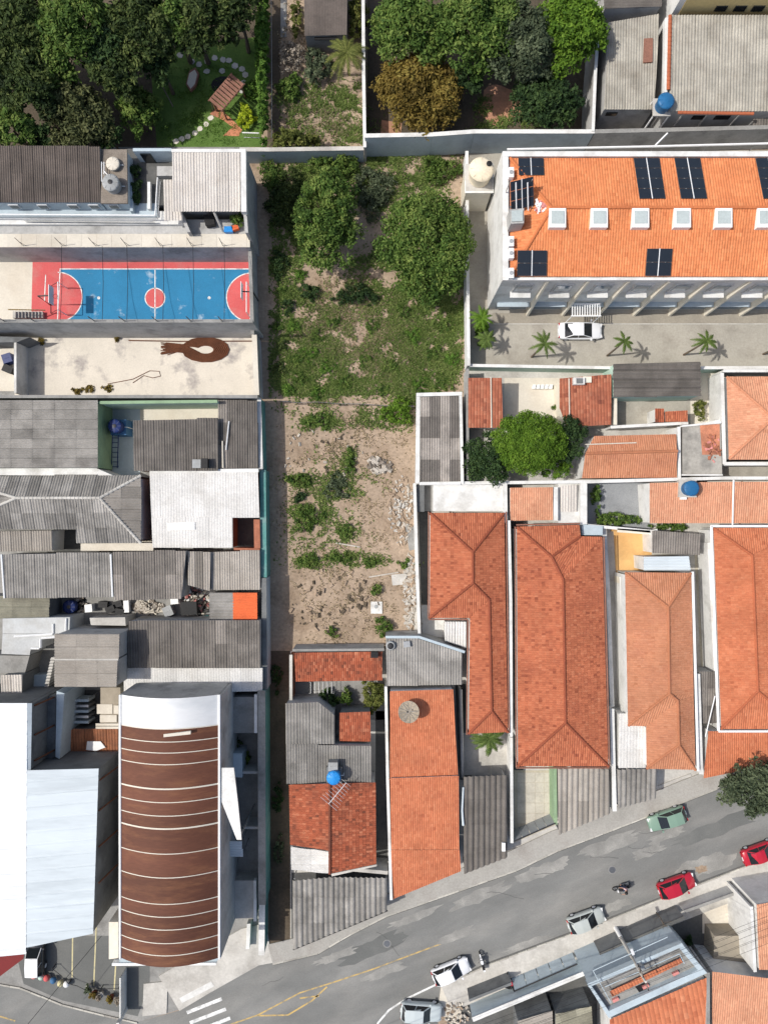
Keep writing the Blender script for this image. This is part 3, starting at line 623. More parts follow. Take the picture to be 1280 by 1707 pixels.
MB().tube([(bx+.1+.22+.22*math.cos(t), by+.22*math.sin(t), 3.05) for t in np.linspace(0, 6.28, 13)], .02, 5).go('hoop', X['sheet_orange'], r)
r = root('goal', 'pipe goal with hoop at the court end beside the lot wall', 'goal', (*W(416, 494, 0).xy, 0)); gp = [W(411, 470, 2.2), W(411, 520, 2.2)]
MB().tube([(*gp[0].xy, 0), gp[0], gp[1], (*gp[1].xy, 0)], .05, 6).go('goal_frame', X['white_paint'], r); bx, by = W(412, 487, 3).xy
MB().tube([(bx+.6, by, 0), (bx+.6, by, 3.1), (bx-.4, by, 3.2)], .07, 6).go('hoop_post', X['dark_metal'], r); MB().box((bx-.45, by, 3.35), (.05, 1.6, 1.0)).go('backboard', X['white_paint'], r)
for i, px in enumerate((40, 105, 160, 212, 268, 320, 372)):
    a = W(px, 410, 4.3); t = root('fence_post', 'thin leaning fence post on the pale terrace edge above the court', 'post', (a.x, a.y, 4.3), 'fence posts on the terrace edge'); MB().tube([a-Vector((0, 0, .02)), a+Vector((0, .15, 1.7))], .03, 5).go('pole', X['dark_metal'], t); MB().tube([a+Vector((.3, 0, -.02)), a+Vector((0, .08, .9))], .018, 4).go('stay', X['dark_metal'], t)
for i, px in enumerate((8, 58, 158, 208, 262, 318, 370)):
    a = W(px, 535, 6.2); t = root('fence_post', 'thin fence post on top of the tall wall beside the stained yard', 'post', (a.x, a.y, 6.2), 'fence posts on the court wall'); MB().tube([a-Vector((0, 0, .05)), a+Vector((0, 0, 1.5))], .045, 5).go('pole', X['dark_metal'], t); MB().tube([a+Vector((.0, -.12, -1.4)), a+Vector((0, 0, 1.1))], .03, 4).go('stay', X['steel'], t)
for i, px in enumerate((103, 171, 212, 272, 322, 374)):
    a, b = W(px, 410, 5.9), W(px-(2 if i == 0 else 0), 533, 7.2); m_ = a.lerp(b, .5)-Vector((0, 0, .25)); tag(MB().tube([a, m_, b], .026, 4).go('net_cable', X['dark_metal']), 'dark net cable strung across the blue sports court', 'cable', 'cables over the court')
r = root('stair', 'short yellow edged steel stair beside the court goal', 'stair', (*W(45, 520, 0).xy, 0))
for k in range(9): slab('tread', [(22+k*5.6, 518), (26.5+k*5.6, 518), (26, 530), (22+k*5.6, 530)] if 0 else [(22+k*5.6, 519), (26.6+k*5.6, 519), (26.6+k*5.6, 530), (22+k*5.6, 530)], .0, 2.2-k*.22, 'concrete_light', r)
MB().tube([W(14, 516, 3.1), W(76, 517, 1.0)], .06, 6).go('handrail', X['paint_yellow'], r)
# ---- stained concrete yard with rebar
flat('stained_yard', [(25, 562), (433, 562), (437, 664), (25, 664)], .03, 'concrete_stained')
wall('grey wall along the low side of the stained yard', [(-90, 661), (429, 661)], 3.9, .2, 'wall_grey', 'concrete_grey')
r = root('lean_to', 'small roofless room with dark bins at the end of the stained yard', 'building', (*W(12, 610, 2).xy, 0)); slab('partition', [(24, 566), (28, 566), (28, 655), (24, 655)], 0, 2.4, 'wall_white', r); slab('ledge', [(-40, 560), (50, 562), (30, 570), (-40, 572)], 0, 2.6, 'wall_dark', r); slab('floor', [(-40, 570), (24, 570), (24, 652), (-40, 652)], 0, .05, 'concrete_cream', r)
crate('dark blue bin in the roofless room by the yard', 12, 597, .05, (.9, .9, 1.), 'plastic_navy', .3, 'bin', 'bin'); crate('black bin in the roofless room by the yard', 13, 615, .05, (1., .7, .8), 'black', -.4, 'bin', 'bin')
r = root('rebar_coil', 'brown rusty bundle of steel bars bent into a loop on the yard', 'steel bars', (*W(330, 583, 0).xy, .03))
for kk in range(40):
    k = kk/39*19; s = .36+.68*k/19; j = random.uniform; ty = 573+18*k/19
    pts = [(268+j(0, 14), ty+j(-3, 3)), (300, 574+12*k/19+j(-1, 1))] + [(343+38*s*math.cos(math.radians(a))+(0 if abs(a) < 90 else 0), 583+20*s*math.sin(math.radians(a))) for a in range(-150, 151, 25)] + [(306, 574+14*k/19), (284+j(-8, 8), 577+9*k/19)]
    MB().tube([W(p[0], p[1], .06)+Vector((0, 0, .02*(kk % 5))) for p in pts], .045, 4).go('bar', X['rebar'], r)
tag(MB().tube([W(215, 567.5, .1), W(300, 569, .08), W(421, 568.5, .1)], .06, 5).go('steel_bar', X['rebar']), 'long rusty steel bar lying along the tall court wall', 'steel bar')
tag(MB().tube([W(*p, .07) for p in ((180, 640), (222, 632), (250, 618), (266, 619), (268, 627), (255, 630), (240, 626), (222, 638))], .035, 4).go('bent_rod', X['rebar']), 'thin bent rod forming a loop on the pale yard', 'steel rod')
bush('weed', 'small dry weed on the pale yard below the court wall', 70, 569, .4, 6, 7, 'leaf_rust', .1); bush('weed', 'small dry weed beside the long rusty bar', 197, 564, .4, 7, 5, 'leaf_rust', .1)
for i, px in enumerate((130, 150, 180)): bush('weed', 'low dark weed growing along the foot of the yard wall', px, 651-i*2, .3, 12, 5, 'leaf_rust', .1, group='weeds along the yard wall')

# ---- roofs below the yard
shed('shed', 'large grey corrugated roof with green side wall facing the tank', 'building', [(-90, 668, 4.2), (163, 667, 4.2), (163, 780, 4.2), (-90, 780, 4.2)], 0, 'sheet_grey', 'wall_green', sl=2., sw=1.0, tone=.09)
flat('courtyard_floor', [(186, 672), (234, 672), (234, 792), (186, 792)], .03, 'wall_blue'); flat('courtyard_floor', [(234, 672), (372, 672), (372, 702), (234, 702)], .03, 'concrete_cream')
wall('mint green wall above the courtyard with the blue tank', [(166, 671), (362, 669)], 4.1, .2, 'wall_mint', 'wall_green')
tank('dark blue water tank on a blue stand in the narrow courtyard', 191, 710, 1.9, .68, 1.1, 'plastic_navy', stand=1.88, standmat='tarp_blue')
r = root('ladder', 'blue metal ladder frame below the dark blue tank', 'ladder', (*W(192, 755, 0).xy, 0))
for dx in (-5, 5): MB().tube([W(193+dx, 725, 2.2), W(191+dx, 780, .1)], .05, 5).go('rail', X['plastic_navy'], r)
for k in range(7): MB().tube([W(188, 730+k*8, 2.-k*.3), W(198, 730+k*8, 2.-k*.3)], .035, 4).go('rung', X['plastic_navy'], r)
shed('shed', 'dark grey corrugated roof beside the blue tank courtyard', 'building', [(223, 701, 3.7), (364, 698, 3.7), (364, 785, 3.4), (224, 785, 3.4)], 90, 'sheet_dark', 'wall_cream', sl=2.3, tone=.08)
shed('shed', 'dark corrugated roof with pale strips against the lot wall', 'building', [(363.5, 668, 3.1), (429, 668, 3.1), (431, 780, 2.9), (365, 781, 2.9)], 90, 'sheet_dark', 'wall_grey', sl=2.3, pat=lambda i, j, a, b: 1.75 if i == 0 and j % 2 == 0 else random.uniform(.88, 1.1))
tag(MB().tube([W(371, 735, 3.2), W(372, 780, 3.1)], .09, 5).go('gutter_pipe', X['concrete_cream']), 'cream gutter pipe lying on the dark corrugated roof', 'pipe'); tag(MB().tube([W(382, 702, 3.3), W(377, 750, 3.2)], .07, 5).go('gutter_pipe', X['alu']), 'pale bent gutter strip lying on the dark corrugated roof', 'pipe')
crate('small black tank box on the dark roof with metal base', 341, 772, 3.5, (.6, .9, .8), 'black', 0, 'roof_box', 'box'); crate('small grey vent box beside the black box on the dark roof', 328, 773, 3.5, (.8, .8, .4), 'fibre_grey', 0, 'roof_box', 'box')
slab('white_wall', [(-60, 781), (160, 780), (190, 793), (-60, 792)], 0, 3.6, 'wall_white'); o = bpy.data.objects['white_wall']; o.name = 'boundary_wall'; tag(o, 'broad white wall top between the grey roof and hipped corrugated roof', 'wall')
# hipped corrugated roof
r = root('hipped_shed', 'hipped grey corrugated roof with pale ridge lines', 'house', (*W(100, 850, 4).xy, 0))
NW, NE, SE, A_, B_ = (-90, 795, 3.7), (235, 793, 3.7), (235, 905, 3.7), (28, 830, 5.), (167, 830, 5.)
P1 = [NW, NE, B_, A_]; P2 = [(-90, 882, 4.05), (128, 882, 4.05), (128, 830, 5.), A_]; P3 = [(128, 830, 5.), B_, SE, (128, 905, 3.66)]; P4 = [NE, SE, B_]; P5 = [NW, A_, (-90, 882, 4.0)]
body(r, [P1, P2, P3, P4], 'wall_grey', inset=.3, drop=.15)
for p, rb in ((P1, 90), (P2, 90), (P3, 90), (P4, 0), (P5, 0)): sheets(r, p, rb, 'sheet_grey' if p is not P4 else 'sheet_taupe', sw=1.1, sl=1.8, tone=.16)
caps(r, [(A_, B_), (B_, NE), (B_, SE), (A_, NW), (A_, (-90, 882, 4.05))], 'concrete_light', .13)
shed('shed', 'small pale corrugated roof below the hipped roof', 'building', [(-30, 886, 3.), (88, 884, 3.), (88, 918, 2.8), (-30, 920, 2.8)], 90, 'sheet_taupe', 'wall_white', sl=2., tone=.12)
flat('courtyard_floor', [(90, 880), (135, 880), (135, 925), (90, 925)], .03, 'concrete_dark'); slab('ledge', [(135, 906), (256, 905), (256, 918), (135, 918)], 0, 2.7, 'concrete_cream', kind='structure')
flat('passage_floor', [(237, 798), (262, 798), (262, 912), (237, 912)], .03, 'concrete_cream')
r = root('white_roof_building', 'flat white sheet roof with an open brick pit in its corner', 'building', (*W(340, 850, 4.5).xy, 0)); Q1 = [(250, 787, 3.1), (430, 785, 3.1), (433, 863, 3.0), (253, 863, 3.0)]; Q2 = [(253, 863, 3.0), (388, 863, 3.0), (388, 913, 2.92), (255, 913, 2.92)]
body(r, [Q1, Q2], 'brick', inset=.1)
for q in (Q1, Q2): sheets(r, q, 90, 'sheet_white', sl=2.6, tone=.025, amp=.03)
slab('verge', [(250, 783), (431, 781), (431, 787), (250, 789)], 2.9, 3.22, 'wall_white', r); slab('patch_panel', [(279, 872), (325, 870), (325, 883), (280, 884)], 3.07, 3.12, 'white_paint', r)
slab('pit_wall', [(423, 866), (433, 866), (434, 914), (424, 914)], 0, 2.8, 'brick', r); slab('pit_wall', [(390, 913), (433, 914.5), (433, 917), (390, 917)], 0, 2.8, 'brick', r); flat('courtyard_floor', [(385, 855), (436, 855), (436, 920), (385, 920)], .03, 'concrete_dark')
# row of grey roofs
shed('shed', 'long grey corrugated roof below the hipped roof with white verge strips', 'building', [(5, 924, 3.7), (185, 922, 3.7), (187, 995, 3.4), (10, 997, 3.4)], 90, 'sheet_grey', 'wall_white', tone=.07, sl=2.3)
tag(MB().tube([W(3, 924, 3.85), W(8, 997, 3.5)], .1, 5).go('verge_strip', X['white_paint']), 'white verge strip at the outer end of the long grey roof', 'strip'); tag(MB().tube([W(185, 924, 3.9), W(188, 995, 3.7)], .1, 5).go('verge_strip', X['white_paint']), 'white verge strip between two grey corrugated roofs', 'strip')
shed('shed', 'purplish grey corrugated roof with pale sheets next to the rubble heap', 'building', [(189, 920, 3.8), (311, 918, 3.8), (303, 998, 3.5), (191, 1000, 3.5)], 90, 'sheet_dark', 'wall_grey', pat=lambda i, j, a, b: 1.9 if (i == a-1 or j == 0 and i < 1 or (i > a-3 and j == 0)) else random.uniform(1.15, 1.4))
shed('shed', 'narrow striped corrugated roof above the rubble heap', 'building', [(314, 920, 3.4), (352, 920, 3.4), (350, 985, 3.2), (314, 975, 3.2)], 90, 'sheet_taupe', 'wall_grey', pat=lambda i, j, a, b: (1.15, .6)[i % 2], sw=.7)
shed('shed', 'pale grey corrugated roof against the lot wall above the orange sheet', 'building', [(352, 920, 3.0), (434, 918, 3.0), (434, 983, 2.8), (352, 983, 2.8)], 90, 'sheet_taupe', 'wall_grey', pat=lambda i, j, a, b: random.uniform(1.05, 1.4))
shed('shed', 'olive brown corrugated roof at the end of the junk yard', 'building', [(-40, 994, 3.), (83, 992, 3.), (83, 1030, 3.), (-40, 1031, 3.)], 0, 'sheet_olive', 'wall_dark', tone=.1)
flat('yard_floor', [(85, 985), (360, 985), (360, 1048), (85, 1048)], .03, 'concrete_grey')
r = shed('shed', 'grey corrugated roof with a bright orange sheet by the lot wall', 'building', [(350, 988, 3.1), (389, 988, 3.1), (389, 1034, 3.), (350, 1034, 3.)], 0, 'sheet_grey', 'wall_grey', tone=.06)
sheets(r, [(389, 988, 3.16), (428, 988, 3.16), (428, 1033, 3.06), (389, 1033, 3.06)], 0, 'sheet_orange', sw=2.9, sl=2.9, pitch=.26)
# junk yard
tank('dark blue barrel tank in the shaded junk yard', 115, 1012, .05, .68, 1.2, 'plastic_navy'); crate('white washing machine among junk under the grey roof', 148, 1014, .05, (.7, .75, .9), 'white_paint', .1, 'washing_machine', 'appliance'); crate('white refrigerator lying in the junk yard', 211, 1011, .05, (.5, 1.2, .7), 'white_paint', .05, 'refrigerator', 'appliance')
for k, (px, py) in enumerate(((172, 1008), (184, 1016), (196, 1007), (200, 1020))): crate('black plastic crate stacked in the junk yard between the appliances', px, py, .05, (.9, .6, .5+.2*(k % 2)), 'black', random.uniform(-.5, .5), group='black crates in the junk yard')
crate('large black box at the foot of the rubble heap', 315, 1014, .05, (1.6, 1.3, 1.3), 'black', .05, 'storage_box', 'box'); crate('white bucket box beside the rubble heap', 291, 1001, .05, (.75, .7, .9), 'white_paint', .1, 'storage_box', 'box'); crate('grey half round drum beside the large black box', 280, 1019, .05, (.9, 1., 1.), 'fibre_grey', .4, 'storage_box', 'box'); crate('turquoise tub by the grey shed at the rubble heap', 342, 1031, .05, (.7, .5, .4), 'turquoise', .2)
def heap(label, px, py, rx, ry, h, n, mats, z0=.03, size=.22):
    c = W(px, py, z0+h*.4); rt = root('rubble_heap', label, 'rubble', (c.x, c.y, z0))
    for k, mt in enumerate(mats):
        mb = MB()
        for _ in range(n//len(mats)):
            a = random.random()*6.28; q = math.sqrt(random.random()); s = size*random.uniform(.5, 1.5); R_ = Matrix.Rotation(random.random()*6, 3, 'Z') @ Matrix.Rotation(random.random()*1.5, 3, 'X')
            mb.box((c.x+rx*.062*q*math.cos(a), c.y+ry*.062*q*math.sin(a), z0+h*(1-q)*random.random()+s*.2), (s*1.6, s, s*.6), M=R_)
        o = mb.go('debris', X[mt], rt); o['kind'] = 'stuff'
heap('red and white heap of broken bricks and bags in the junk yard', 326, 1000, 24, 26, 1.1, 190, ('bag_pink', 'concrete_cream', 'wood_grey', 'rubble', 'black', 'wall_white'), size=.2)
heap('cream rubble heap in the junk yard beside the refrigerator', 247, 1013, 26, 12, .6, 120, ('rubble', 'concrete_cream', 'rubble', 'wood_grey'))
heap('dark scrap heap between the blue barrel and the appliances', 134, 1008, 12, 12, .6, 50, ('wood_grey', 'rubble', 'black'))
# stepped white roof etc.
r = root('flat_roof_annex', 'stepped white flat roof with zigzag edge and short parapets', 'building', (*W(55, 1055, 3.4).xy, 0))
slab('roof_slab', [(5, 1031), (117, 1029), (116, 1056), (5, 1056)], 0, 3.4, 'wall_white', r).color = (.72, .74, .76, 1); slab('roof_slab', [(5, 1056.3), (93, 1056.3), (93, 1063), (70, 1065), (70, 1080), (52, 1081), (50, 1092), (3, 1090)], 0, 3.36, 'wall_white', r).color = (.68, .7, .72, 1)
for a, b in (((89, 1040), (89, 1056)), ((111, 1031), (110, 1056)), ((24, 1061), (88, 1057)), ((68, 1066), (68, 1080)), ((52, 1081), (66, 1081)), ((70, 1064), (94, 1062))): MB().tube([W(*a, 3.5), W(*b, 3.5)], .1, 4).go('parapet', X['white_paint'], r)
slab('roof_slab', [(150, 1030), (209, 1029), (210, 1043), (152, 1042)], 0, 3., 'concrete_light', kind='structure')
slab('roof_slab', [(-40, 1092), (50, 1093), (42, 1122), (-40, 1122)], 0, 2.8, 'concrete_grey', kind='structure')
shed('shed', 'long dark grey corrugated roof above the white strip roof', 'building', [(215, 1035, 3.9), (434, 1035, 3.9), (435, 1113, 3.6), (213, 1113, 3.6)], 90, 'sheet_dark', 'wall_grey', sl=2.4, pat=lambda i, j, a, b: (1.9 if i == a-4 and j == 1 else random.uniform(1.1, 1.35)))
shed('shed', 'white sheet roof half in the shade of the rust red arched hall', 'building', [(207, 1113.5, 3.3), (438, 1113.5, 3.3), (438, 1152, 3.1), (207, 1156, 3.1)], 90, 'sheet_white', 'wall_blue', tone=.03, amp=.03, sl=2.6)
r = shed('shed', 'tall taupe corrugated roof building with a ridge joint', 'building', [(92, 1057, 6.3), (199, 1057, 6.3), (197, 1099, 6.45), (92, 1099, 6.45)], 0, 'sheet_taupe', 'wall_grey', tone=.04, sl=2.4, sw=1.2); q = [(92, 1100, 6.45), (197, 1100, 6.45), (195, 1145, 6.3), (92, 1145, 6.3)]; sheets(r, q, 0, 'sheet_taupe', tone=.04, sl=2.4, sw=1.2); body(r, [q], 'wall_grey', inset=.1); MB().tube([W(92, 1099.5, 6.5), W(198, 1099.5, 6.5)], .1, 5).go('ridge_strip', X['concrete_light'], r)
shed('shed', 'small pale corrugated roof left of the taupe building', 'building', [(3, 1125, 3.8), (38, 1124, 3.8), (38, 1159, 3.6), (3, 1159, 3.6)], 90, 'sheet_cream', 'wall_dark', tone=.08)
r = root('external_stair', 'white outside stair beside the tall taupe building', 'stair', (*W(80, 1110, 2).xy, 0))
for k in range(12): slab('tread', [(86-k*1.1, 1096+k*5), (92-k*1.1, 1096+k*5), (91-k*1.1, 1100+k*5), (84-k*1.1, 1100+k*5)], 0, 4.3-k*.3, 'concrete_light', r)
slab('landing', [(40, 1126), (80, 1124), (78, 1164), (40, 1164)], 0, 1.2, 'wall_blue', r)
# big white warehouse
r = root('warehouse', 'big white metal roof warehouse with dark sloping side', 'warehouse', (*W(60, 1400, 7).xy, 0))
WA = [[(-160, 1172, 7.6), (46, 1172, 8.), (44, 1590, 8.), (-160, 1610, 7.6)], [(46, 1172, 8.), (54, 1172, 7.8), (52, 1284, 7.8), (45, 1284, 8.)], [(45, 1284, 8.), (165, 1281, 7.5), (156, 1556, 7.5), (44, 1580, 8.)]]
body(r, WA, 'wall_dark', inset=.1)
for q in WA: sheets(r, q, 3, 'metal_bright' if q is WA[0] else 'metal_white', sw=1.15, sl=30, kind='trap2', pitch=1.15, amp=.02, tone=.012, name='roof_panel')  # west slope takes the brighter metal, its sunlight painted into the colour
xw = W(54, 1230, 7.8).x; 
for py in (1176, 1225, 1268): a = W(54, py, 7.4); MB().tube([(xw+.04, a.y, 7.4), (xw+.9, a.y+.1, 3.0)], .09, 5).go('brace', X['rebar'], r)
xw = W(162, 1400, 7.5).x
for py in (1300, 1350, 1410, 1470): a = W(162, py, 7.); MB().tube([(xw+.06, a.y, 7.2), (xw+.7, a.y+.1, 3.)], .08, 5).go('brace', X['rebar'], r)
slab('lean_to_roof', [(54.5, 1163), (94, 1160), (92, 1262), (54.5, 1282)], 0, 4.6, 'wall_dark', r); slab('valley_wall', [(95, 1152), (108, 1156), (100, 1265), (93, 1262)], 0, 4.9, 'wall_blue', r)
# junk court between warehouse and hall
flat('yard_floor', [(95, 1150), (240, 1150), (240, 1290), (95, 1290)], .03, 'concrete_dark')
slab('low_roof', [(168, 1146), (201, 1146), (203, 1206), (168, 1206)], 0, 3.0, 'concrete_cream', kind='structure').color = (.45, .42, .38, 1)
r = shed('shed', 'rusty brown patched sheets in the dark yard beside the arched hall', 'building', [(106, 1216, 2.6), (198, 1215, 2.6), (198, 1255, 2.4), (104, 1258, 2.4)], 90, 'sheet_rust', 'wall_dark', sl=1.3, tone=.3)
for k, (x0, y0, w_, h_) in enumerate(((162, 1174, 26, 16), (167, 1192, 28, 12), (160, 1206, 38, 4), (160, 1211, 38, 4), (190, 1176, 10, 14))): tag(slab('loose_board', [(x0, y0), (x0+w_, y0), (x0+w_, y0+h_), (x0, y0+h_)], 3.02+.06*k, 3.06+.06*k, 'concrete_cream'), 'pale loose board lying on the low roof beside the arched hall', 'board', 'boards on the low roof')
tag(slab('tarpaulin', [(146, 1236), (168, 1236), (176, 1246), (160, 1252), (144, 1250)], 2.62, 2.72, 'white_paint'), 'crumpled white tarpaulin on the rusty sheets', 'tarpaulin')
r = root('steel_rack', 'grey steel rack of shelves in the dark yard by the warehouse', 'rack', (*W(130, 1180, 0).xy, .03))
for k in range(5): slab('shelf', [(114, 1166+k*9), (148, 1166+k*9), (148, 1170+k*9), (114, 1170+k*9)], .5, 2.2, 'steel' if k % 2 else 'wall_blue', r)
for a in ((114, 1164), (148, 1164), (114, 1206), (148, 1206)): q = W(*a, 2.4); MB().tube([q, (q.x, q.y, .02)], .04, 4).go('upright', X['steel'], r)
# ---- arched hall
r = root('arched_hall', 'hall with rust red barrel roof crossed by pale seam strips', 'hall', (*W(285, 1380, 8).xy, 0)); ZE, ZC = 8., 9.35
def archpt(t, py, lift=0.):
    z = ZE+(ZC-ZE)*math.sin(math.pi*t)**.9+lift; a = W(203, py, ZE); b = W(364, py, ZE); return Vector((a.x+(b.x-a.x)*t, a.y, z))
def band(y0, y1, mat, name, lift=0., nx=14, th=None):
    v = [archpt(i/nx, y, lift) for y in (y0, y1) for i in range(nx+1)]; o = mk(name, v, [(i, nx+1+i, nx+2+i, i+1) for i in range(nx)], X[mat], r, True); return o
seams = [1158, 1175, 1192, 1208, 1229, 1247, 1266, 1306, 1328, 1350, 1371, 1412, 1451, 1494, 1515, 1536, 1558, 1578, 1597]
for i in range(len(seams)-1):
    o = band(seams[i], seams[i+1], 'metal_bright' if i < 3 else 'rust_arch', 'roof_band'); t = random.uniform(.82, 1.15) if i > 2 else 1; o.color = (t, t*.98, t*.96, 1)
    if i >= 3: band(seams[i]-(1.1 if i in (7, 10) else .6), seams[i]+(1.4 if i in (7, 10) else .8), 'concrete_cream', 'seam_strip', .03)
n = 14
for y in (1158.5, 1596.5):
    mb = MB(); top = [archpt(i/n, y, -.02) for i in range(n+1)]; mb.add([(p.x, p.y, 0) for p in top]+top, [(i, i+1, n+2+i, n+1+i) for i in range(n)]); mb.go('end_wall', X['wall_grey'], r)
slab('side_wall', [(364, 1159), (369, 1159), (369, 1596), (364, 1596)], 0, 7.95, 'wall_grey', r); slab('side_wall', [(198, 1159), (203, 1159), (203, 1596), (198, 1596)], 0, 7.95, 'wall_grey', r)
MB().tube([W(366, 1158, 8.02), W(366, 1598, 8.02)], .12, 6).go('gutter', X['white_paint'], r); MB().tube([W(201, 1158, 8.02), W(201, 1598, 8.02)], .11, 6).go('gutter', X['white_paint'], r)
slab('front_ledge', [(199, 1597.5), (366, 1597.5), (359, 1606), (200, 1606)], 7.4, 7.7, 'wall_blue', r); slab('front_fascia', [(187, 1606), (360, 1605), (360, 1609), (187, 1610)], 7.0, 7.9, 'white_paint', r); slab('side_pylon', [(182, 1537), (197.5, 1537), (197.5, 1597), (182, 1599)], 0, 7.3, 'wall_cream', r)
slab('roof_hatch', [(273, 1224), (318, 1219), (318, 1224), (273, 1229)], 9.2, 9.42, 'concrete_cream', r)
# ---- annex strip beside the hall
r = root('annex', 'shaded grey annex rooms between the arched hall and the lot wall', 'building', (*W(400, 1350, 0).xy, 0))
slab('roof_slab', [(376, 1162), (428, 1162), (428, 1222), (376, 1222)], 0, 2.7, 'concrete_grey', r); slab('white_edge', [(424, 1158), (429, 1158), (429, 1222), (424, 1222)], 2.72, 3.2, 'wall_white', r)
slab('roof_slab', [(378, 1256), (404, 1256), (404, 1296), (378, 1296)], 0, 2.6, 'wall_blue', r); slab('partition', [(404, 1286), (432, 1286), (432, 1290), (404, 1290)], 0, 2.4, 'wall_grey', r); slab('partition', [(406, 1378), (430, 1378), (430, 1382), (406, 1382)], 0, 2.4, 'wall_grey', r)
slab('canopy', [(370, 1280), (390, 1280), (397, 1340), (403, 1400), (395, 1400), (369, 1335)], 7.75, 7.93, 'wall_white', r); sheets(r, [(377, 1402, 4.2), (404, 1402, 4.2), (404, 1428, 3.9), (377, 1428, 3.9)], 0, 'metal_white', sl=2., tone=.05)  # canopy's slanted left edge is a shade line cut into its shape
for a in ((378, 1403), (403, 1403), (378, 1427), (403, 1427), (398, 1396)): q = W(*a, 3.9); MB().tube([q, (q.x, q.y, 0)], .05, 5).go('post', X['steel'], r)
q = W(399, 1398, 7.75); MB().tube([q, (q.x, q.y, 0)], .07, 6).go('post', X['steel'], r)
slab('roof_slab', [(376, 1468), (427, 1468), (427, 1530), (376, 1532)], 0, 1.9, 'concrete_light', r); slab('white_edge', [(423, 1468), (427.5, 1468), (427.5, 1536), (423, 1536)], 1.92, 2.5, 'wall_white', r); slab('step', [(412, 1540), (418, 1540), (416, 1582), (410, 1582)], 0, .9, 'wall_white', r)
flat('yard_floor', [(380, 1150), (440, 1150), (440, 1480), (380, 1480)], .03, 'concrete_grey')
bush('potted_shrub', 'dark shrub in the shaded annex yard beside the hall', 392, 1240, 1.4, 10, 12, 'leaf_deep', .12, 2.); bush('potted_shrub', 'green potted plant in the shaded annex yard near the partition', 412, 1262, 1., 7, 10, 'leaf_mid', .12, 2.)
r = root('sign_pole', 'tall white sign pole in front of the arched hall', 'pole', (*W(211, 1680, 0).xy, 0)); q = W(211, 1680, 0); q2 = W(211, 1612, 0); MB().box((q.x, (q.y+q2.y)/2, .9), (.12, abs(q2.y-q.y), 1.7)).go('low_wall', X['wall_white'], r); MB().box((q.x, q.y, 1.2), (.3, .3, 2.4)).go('end_post', X['wall_white'], r)
# ---- walls on the lot's edge
wall('grey boundary wall between the sports court and the lot', [(416, 395), (421, 556)], 3.2, .25, 'wall_grey', 'concrete_grey'); wall('pale boundary wall between the stained yard and the lot', [(424, 558), (428, 658)], 2.8, .4, 'wall_grey', 'concrete_cream')
wall('white topped boundary wall beside the dark strip roof', [(432, 664), (435, 782)], 2.7, .3, 'wall_teal', 'wall_white'); wall('dark green boundary wall between the white roof and the lot', [(438, 784), (440, 962)], 2.5, .5, 'wall_teal', 'wall_teal'); wall('blue grey boundary wall beside the orange sheet and grey roofs', [(440, 964), (441.5, 1150)], 2.7, .4, 'wall_blue', 'wall_dark')
wall('thick teal sided boundary wall beside the shaded annex', [(436, 1152), (437, 1508)], 3.3, .65, 'wall_teal', 'concrete_grey'); wall('white front wall at the street end of the annex', [(437, 1509), (436, 1592)], 2.4, .5, 'wall_teal', 'wall_white')  # coping beside the annex darkened, the hall's shade put into its colour
# ---- forecourt at the corner
flat('parking_forecourt', [(20, 1560), (250, 1560), (250, 1640), (230, 1694), (105, 1668), (40, 1640)], .024, 'asphalt_dark'); flat('painted_floor', [(-40, 1560), (44, 1560), (40, 1598), (0, 1628), (-40, 1640)], .03, 'red_paint')
for a, b in (((122, 1550), (121, 1629)), ((161, 1545), (157, 1643)), ((194, 1600), (191, 1650))): paint('parking_line', [a, b], .13, 'paint_pale_yellow', .03)
slab('ramp', [(240, 1640), (280, 1636), (278, 1690), (238, 1694)], 0, .12, 'concrete_light', kind='structure'); slab('ramp', [(299, 1664), (352, 1636), (358, 1644), (304, 1672)], 0, .135, 'wall_white', kind='structure')
for k, (px, py, mt, l) in enumerate(((57, 1627, 'bag_pink', 'dusty pink'), (69, 1629, 'wall_mint', 'pale green'), (78, 1631, 'court_red', 'red and pink'), (89, 1635, 'tarp_blue', 'light blue'), (101, 1640, 'paint_pale_yellow', 'pale yellow'), (111, 1641, 'white_paint', 'white'))):
    c = W(px, py, .5); rt = root('painted_bollard', l+' painted round bollard in the row along the forecourt', 'bollard', (c.x, c.y, .02)); MB().lathe((c.x, c.y, .02), [(.22, 0), (.22, .12), (.16, .16)], 14).go('base', X['concrete_light'], rt); MB().lathe((c.x, c.y, .16), [(.12, 0), (.27, .1), (.33, .28), (.27, .46), (.12, .56), (.02, .58)], 16).go('ball', X[mt], rt, True)
for k, (px, py, mt, l) in enumerate(((146, 1650, 'leaf_grey', 'grey leafed'), (155, 1660, 'leaf_rust', 'orange flowered'), (166, 1662, 'leaf_dry', 'pale pink dry'), (183, 1667, 'leaf_rust', 'rust coloured'), (197, 1669, 'leaf_dry', 'whitish dry'))):
    rt = bush('potted_plant', l+' potted plant in the row at the forecourt corner', px, py, .6, 5, 6, mt, .1, 3., z0=.45); c = WL[rt.name]; MB().lathe((c.x, c.y, .02), [(.2, 0), (.3, .45), (.33, .48), (.25, .48)], 14).go('pot', X['tile_old' if k % 2 else 'concrete_light'], rt); 
r = root('chain_fence', 'low dark chain fence with posts along the forecourt edge', 'fence', (*W(130, 1640, 0).xy, 0)); pp = [(88, 1615), (115, 1640), (142, 1650), (168, 1650), (198, 1648)]
for p in pp: q = W(*p, .8); MB().tube([(q.x, q.y, .02), q], .05, 6).go('post', X['black'], r)
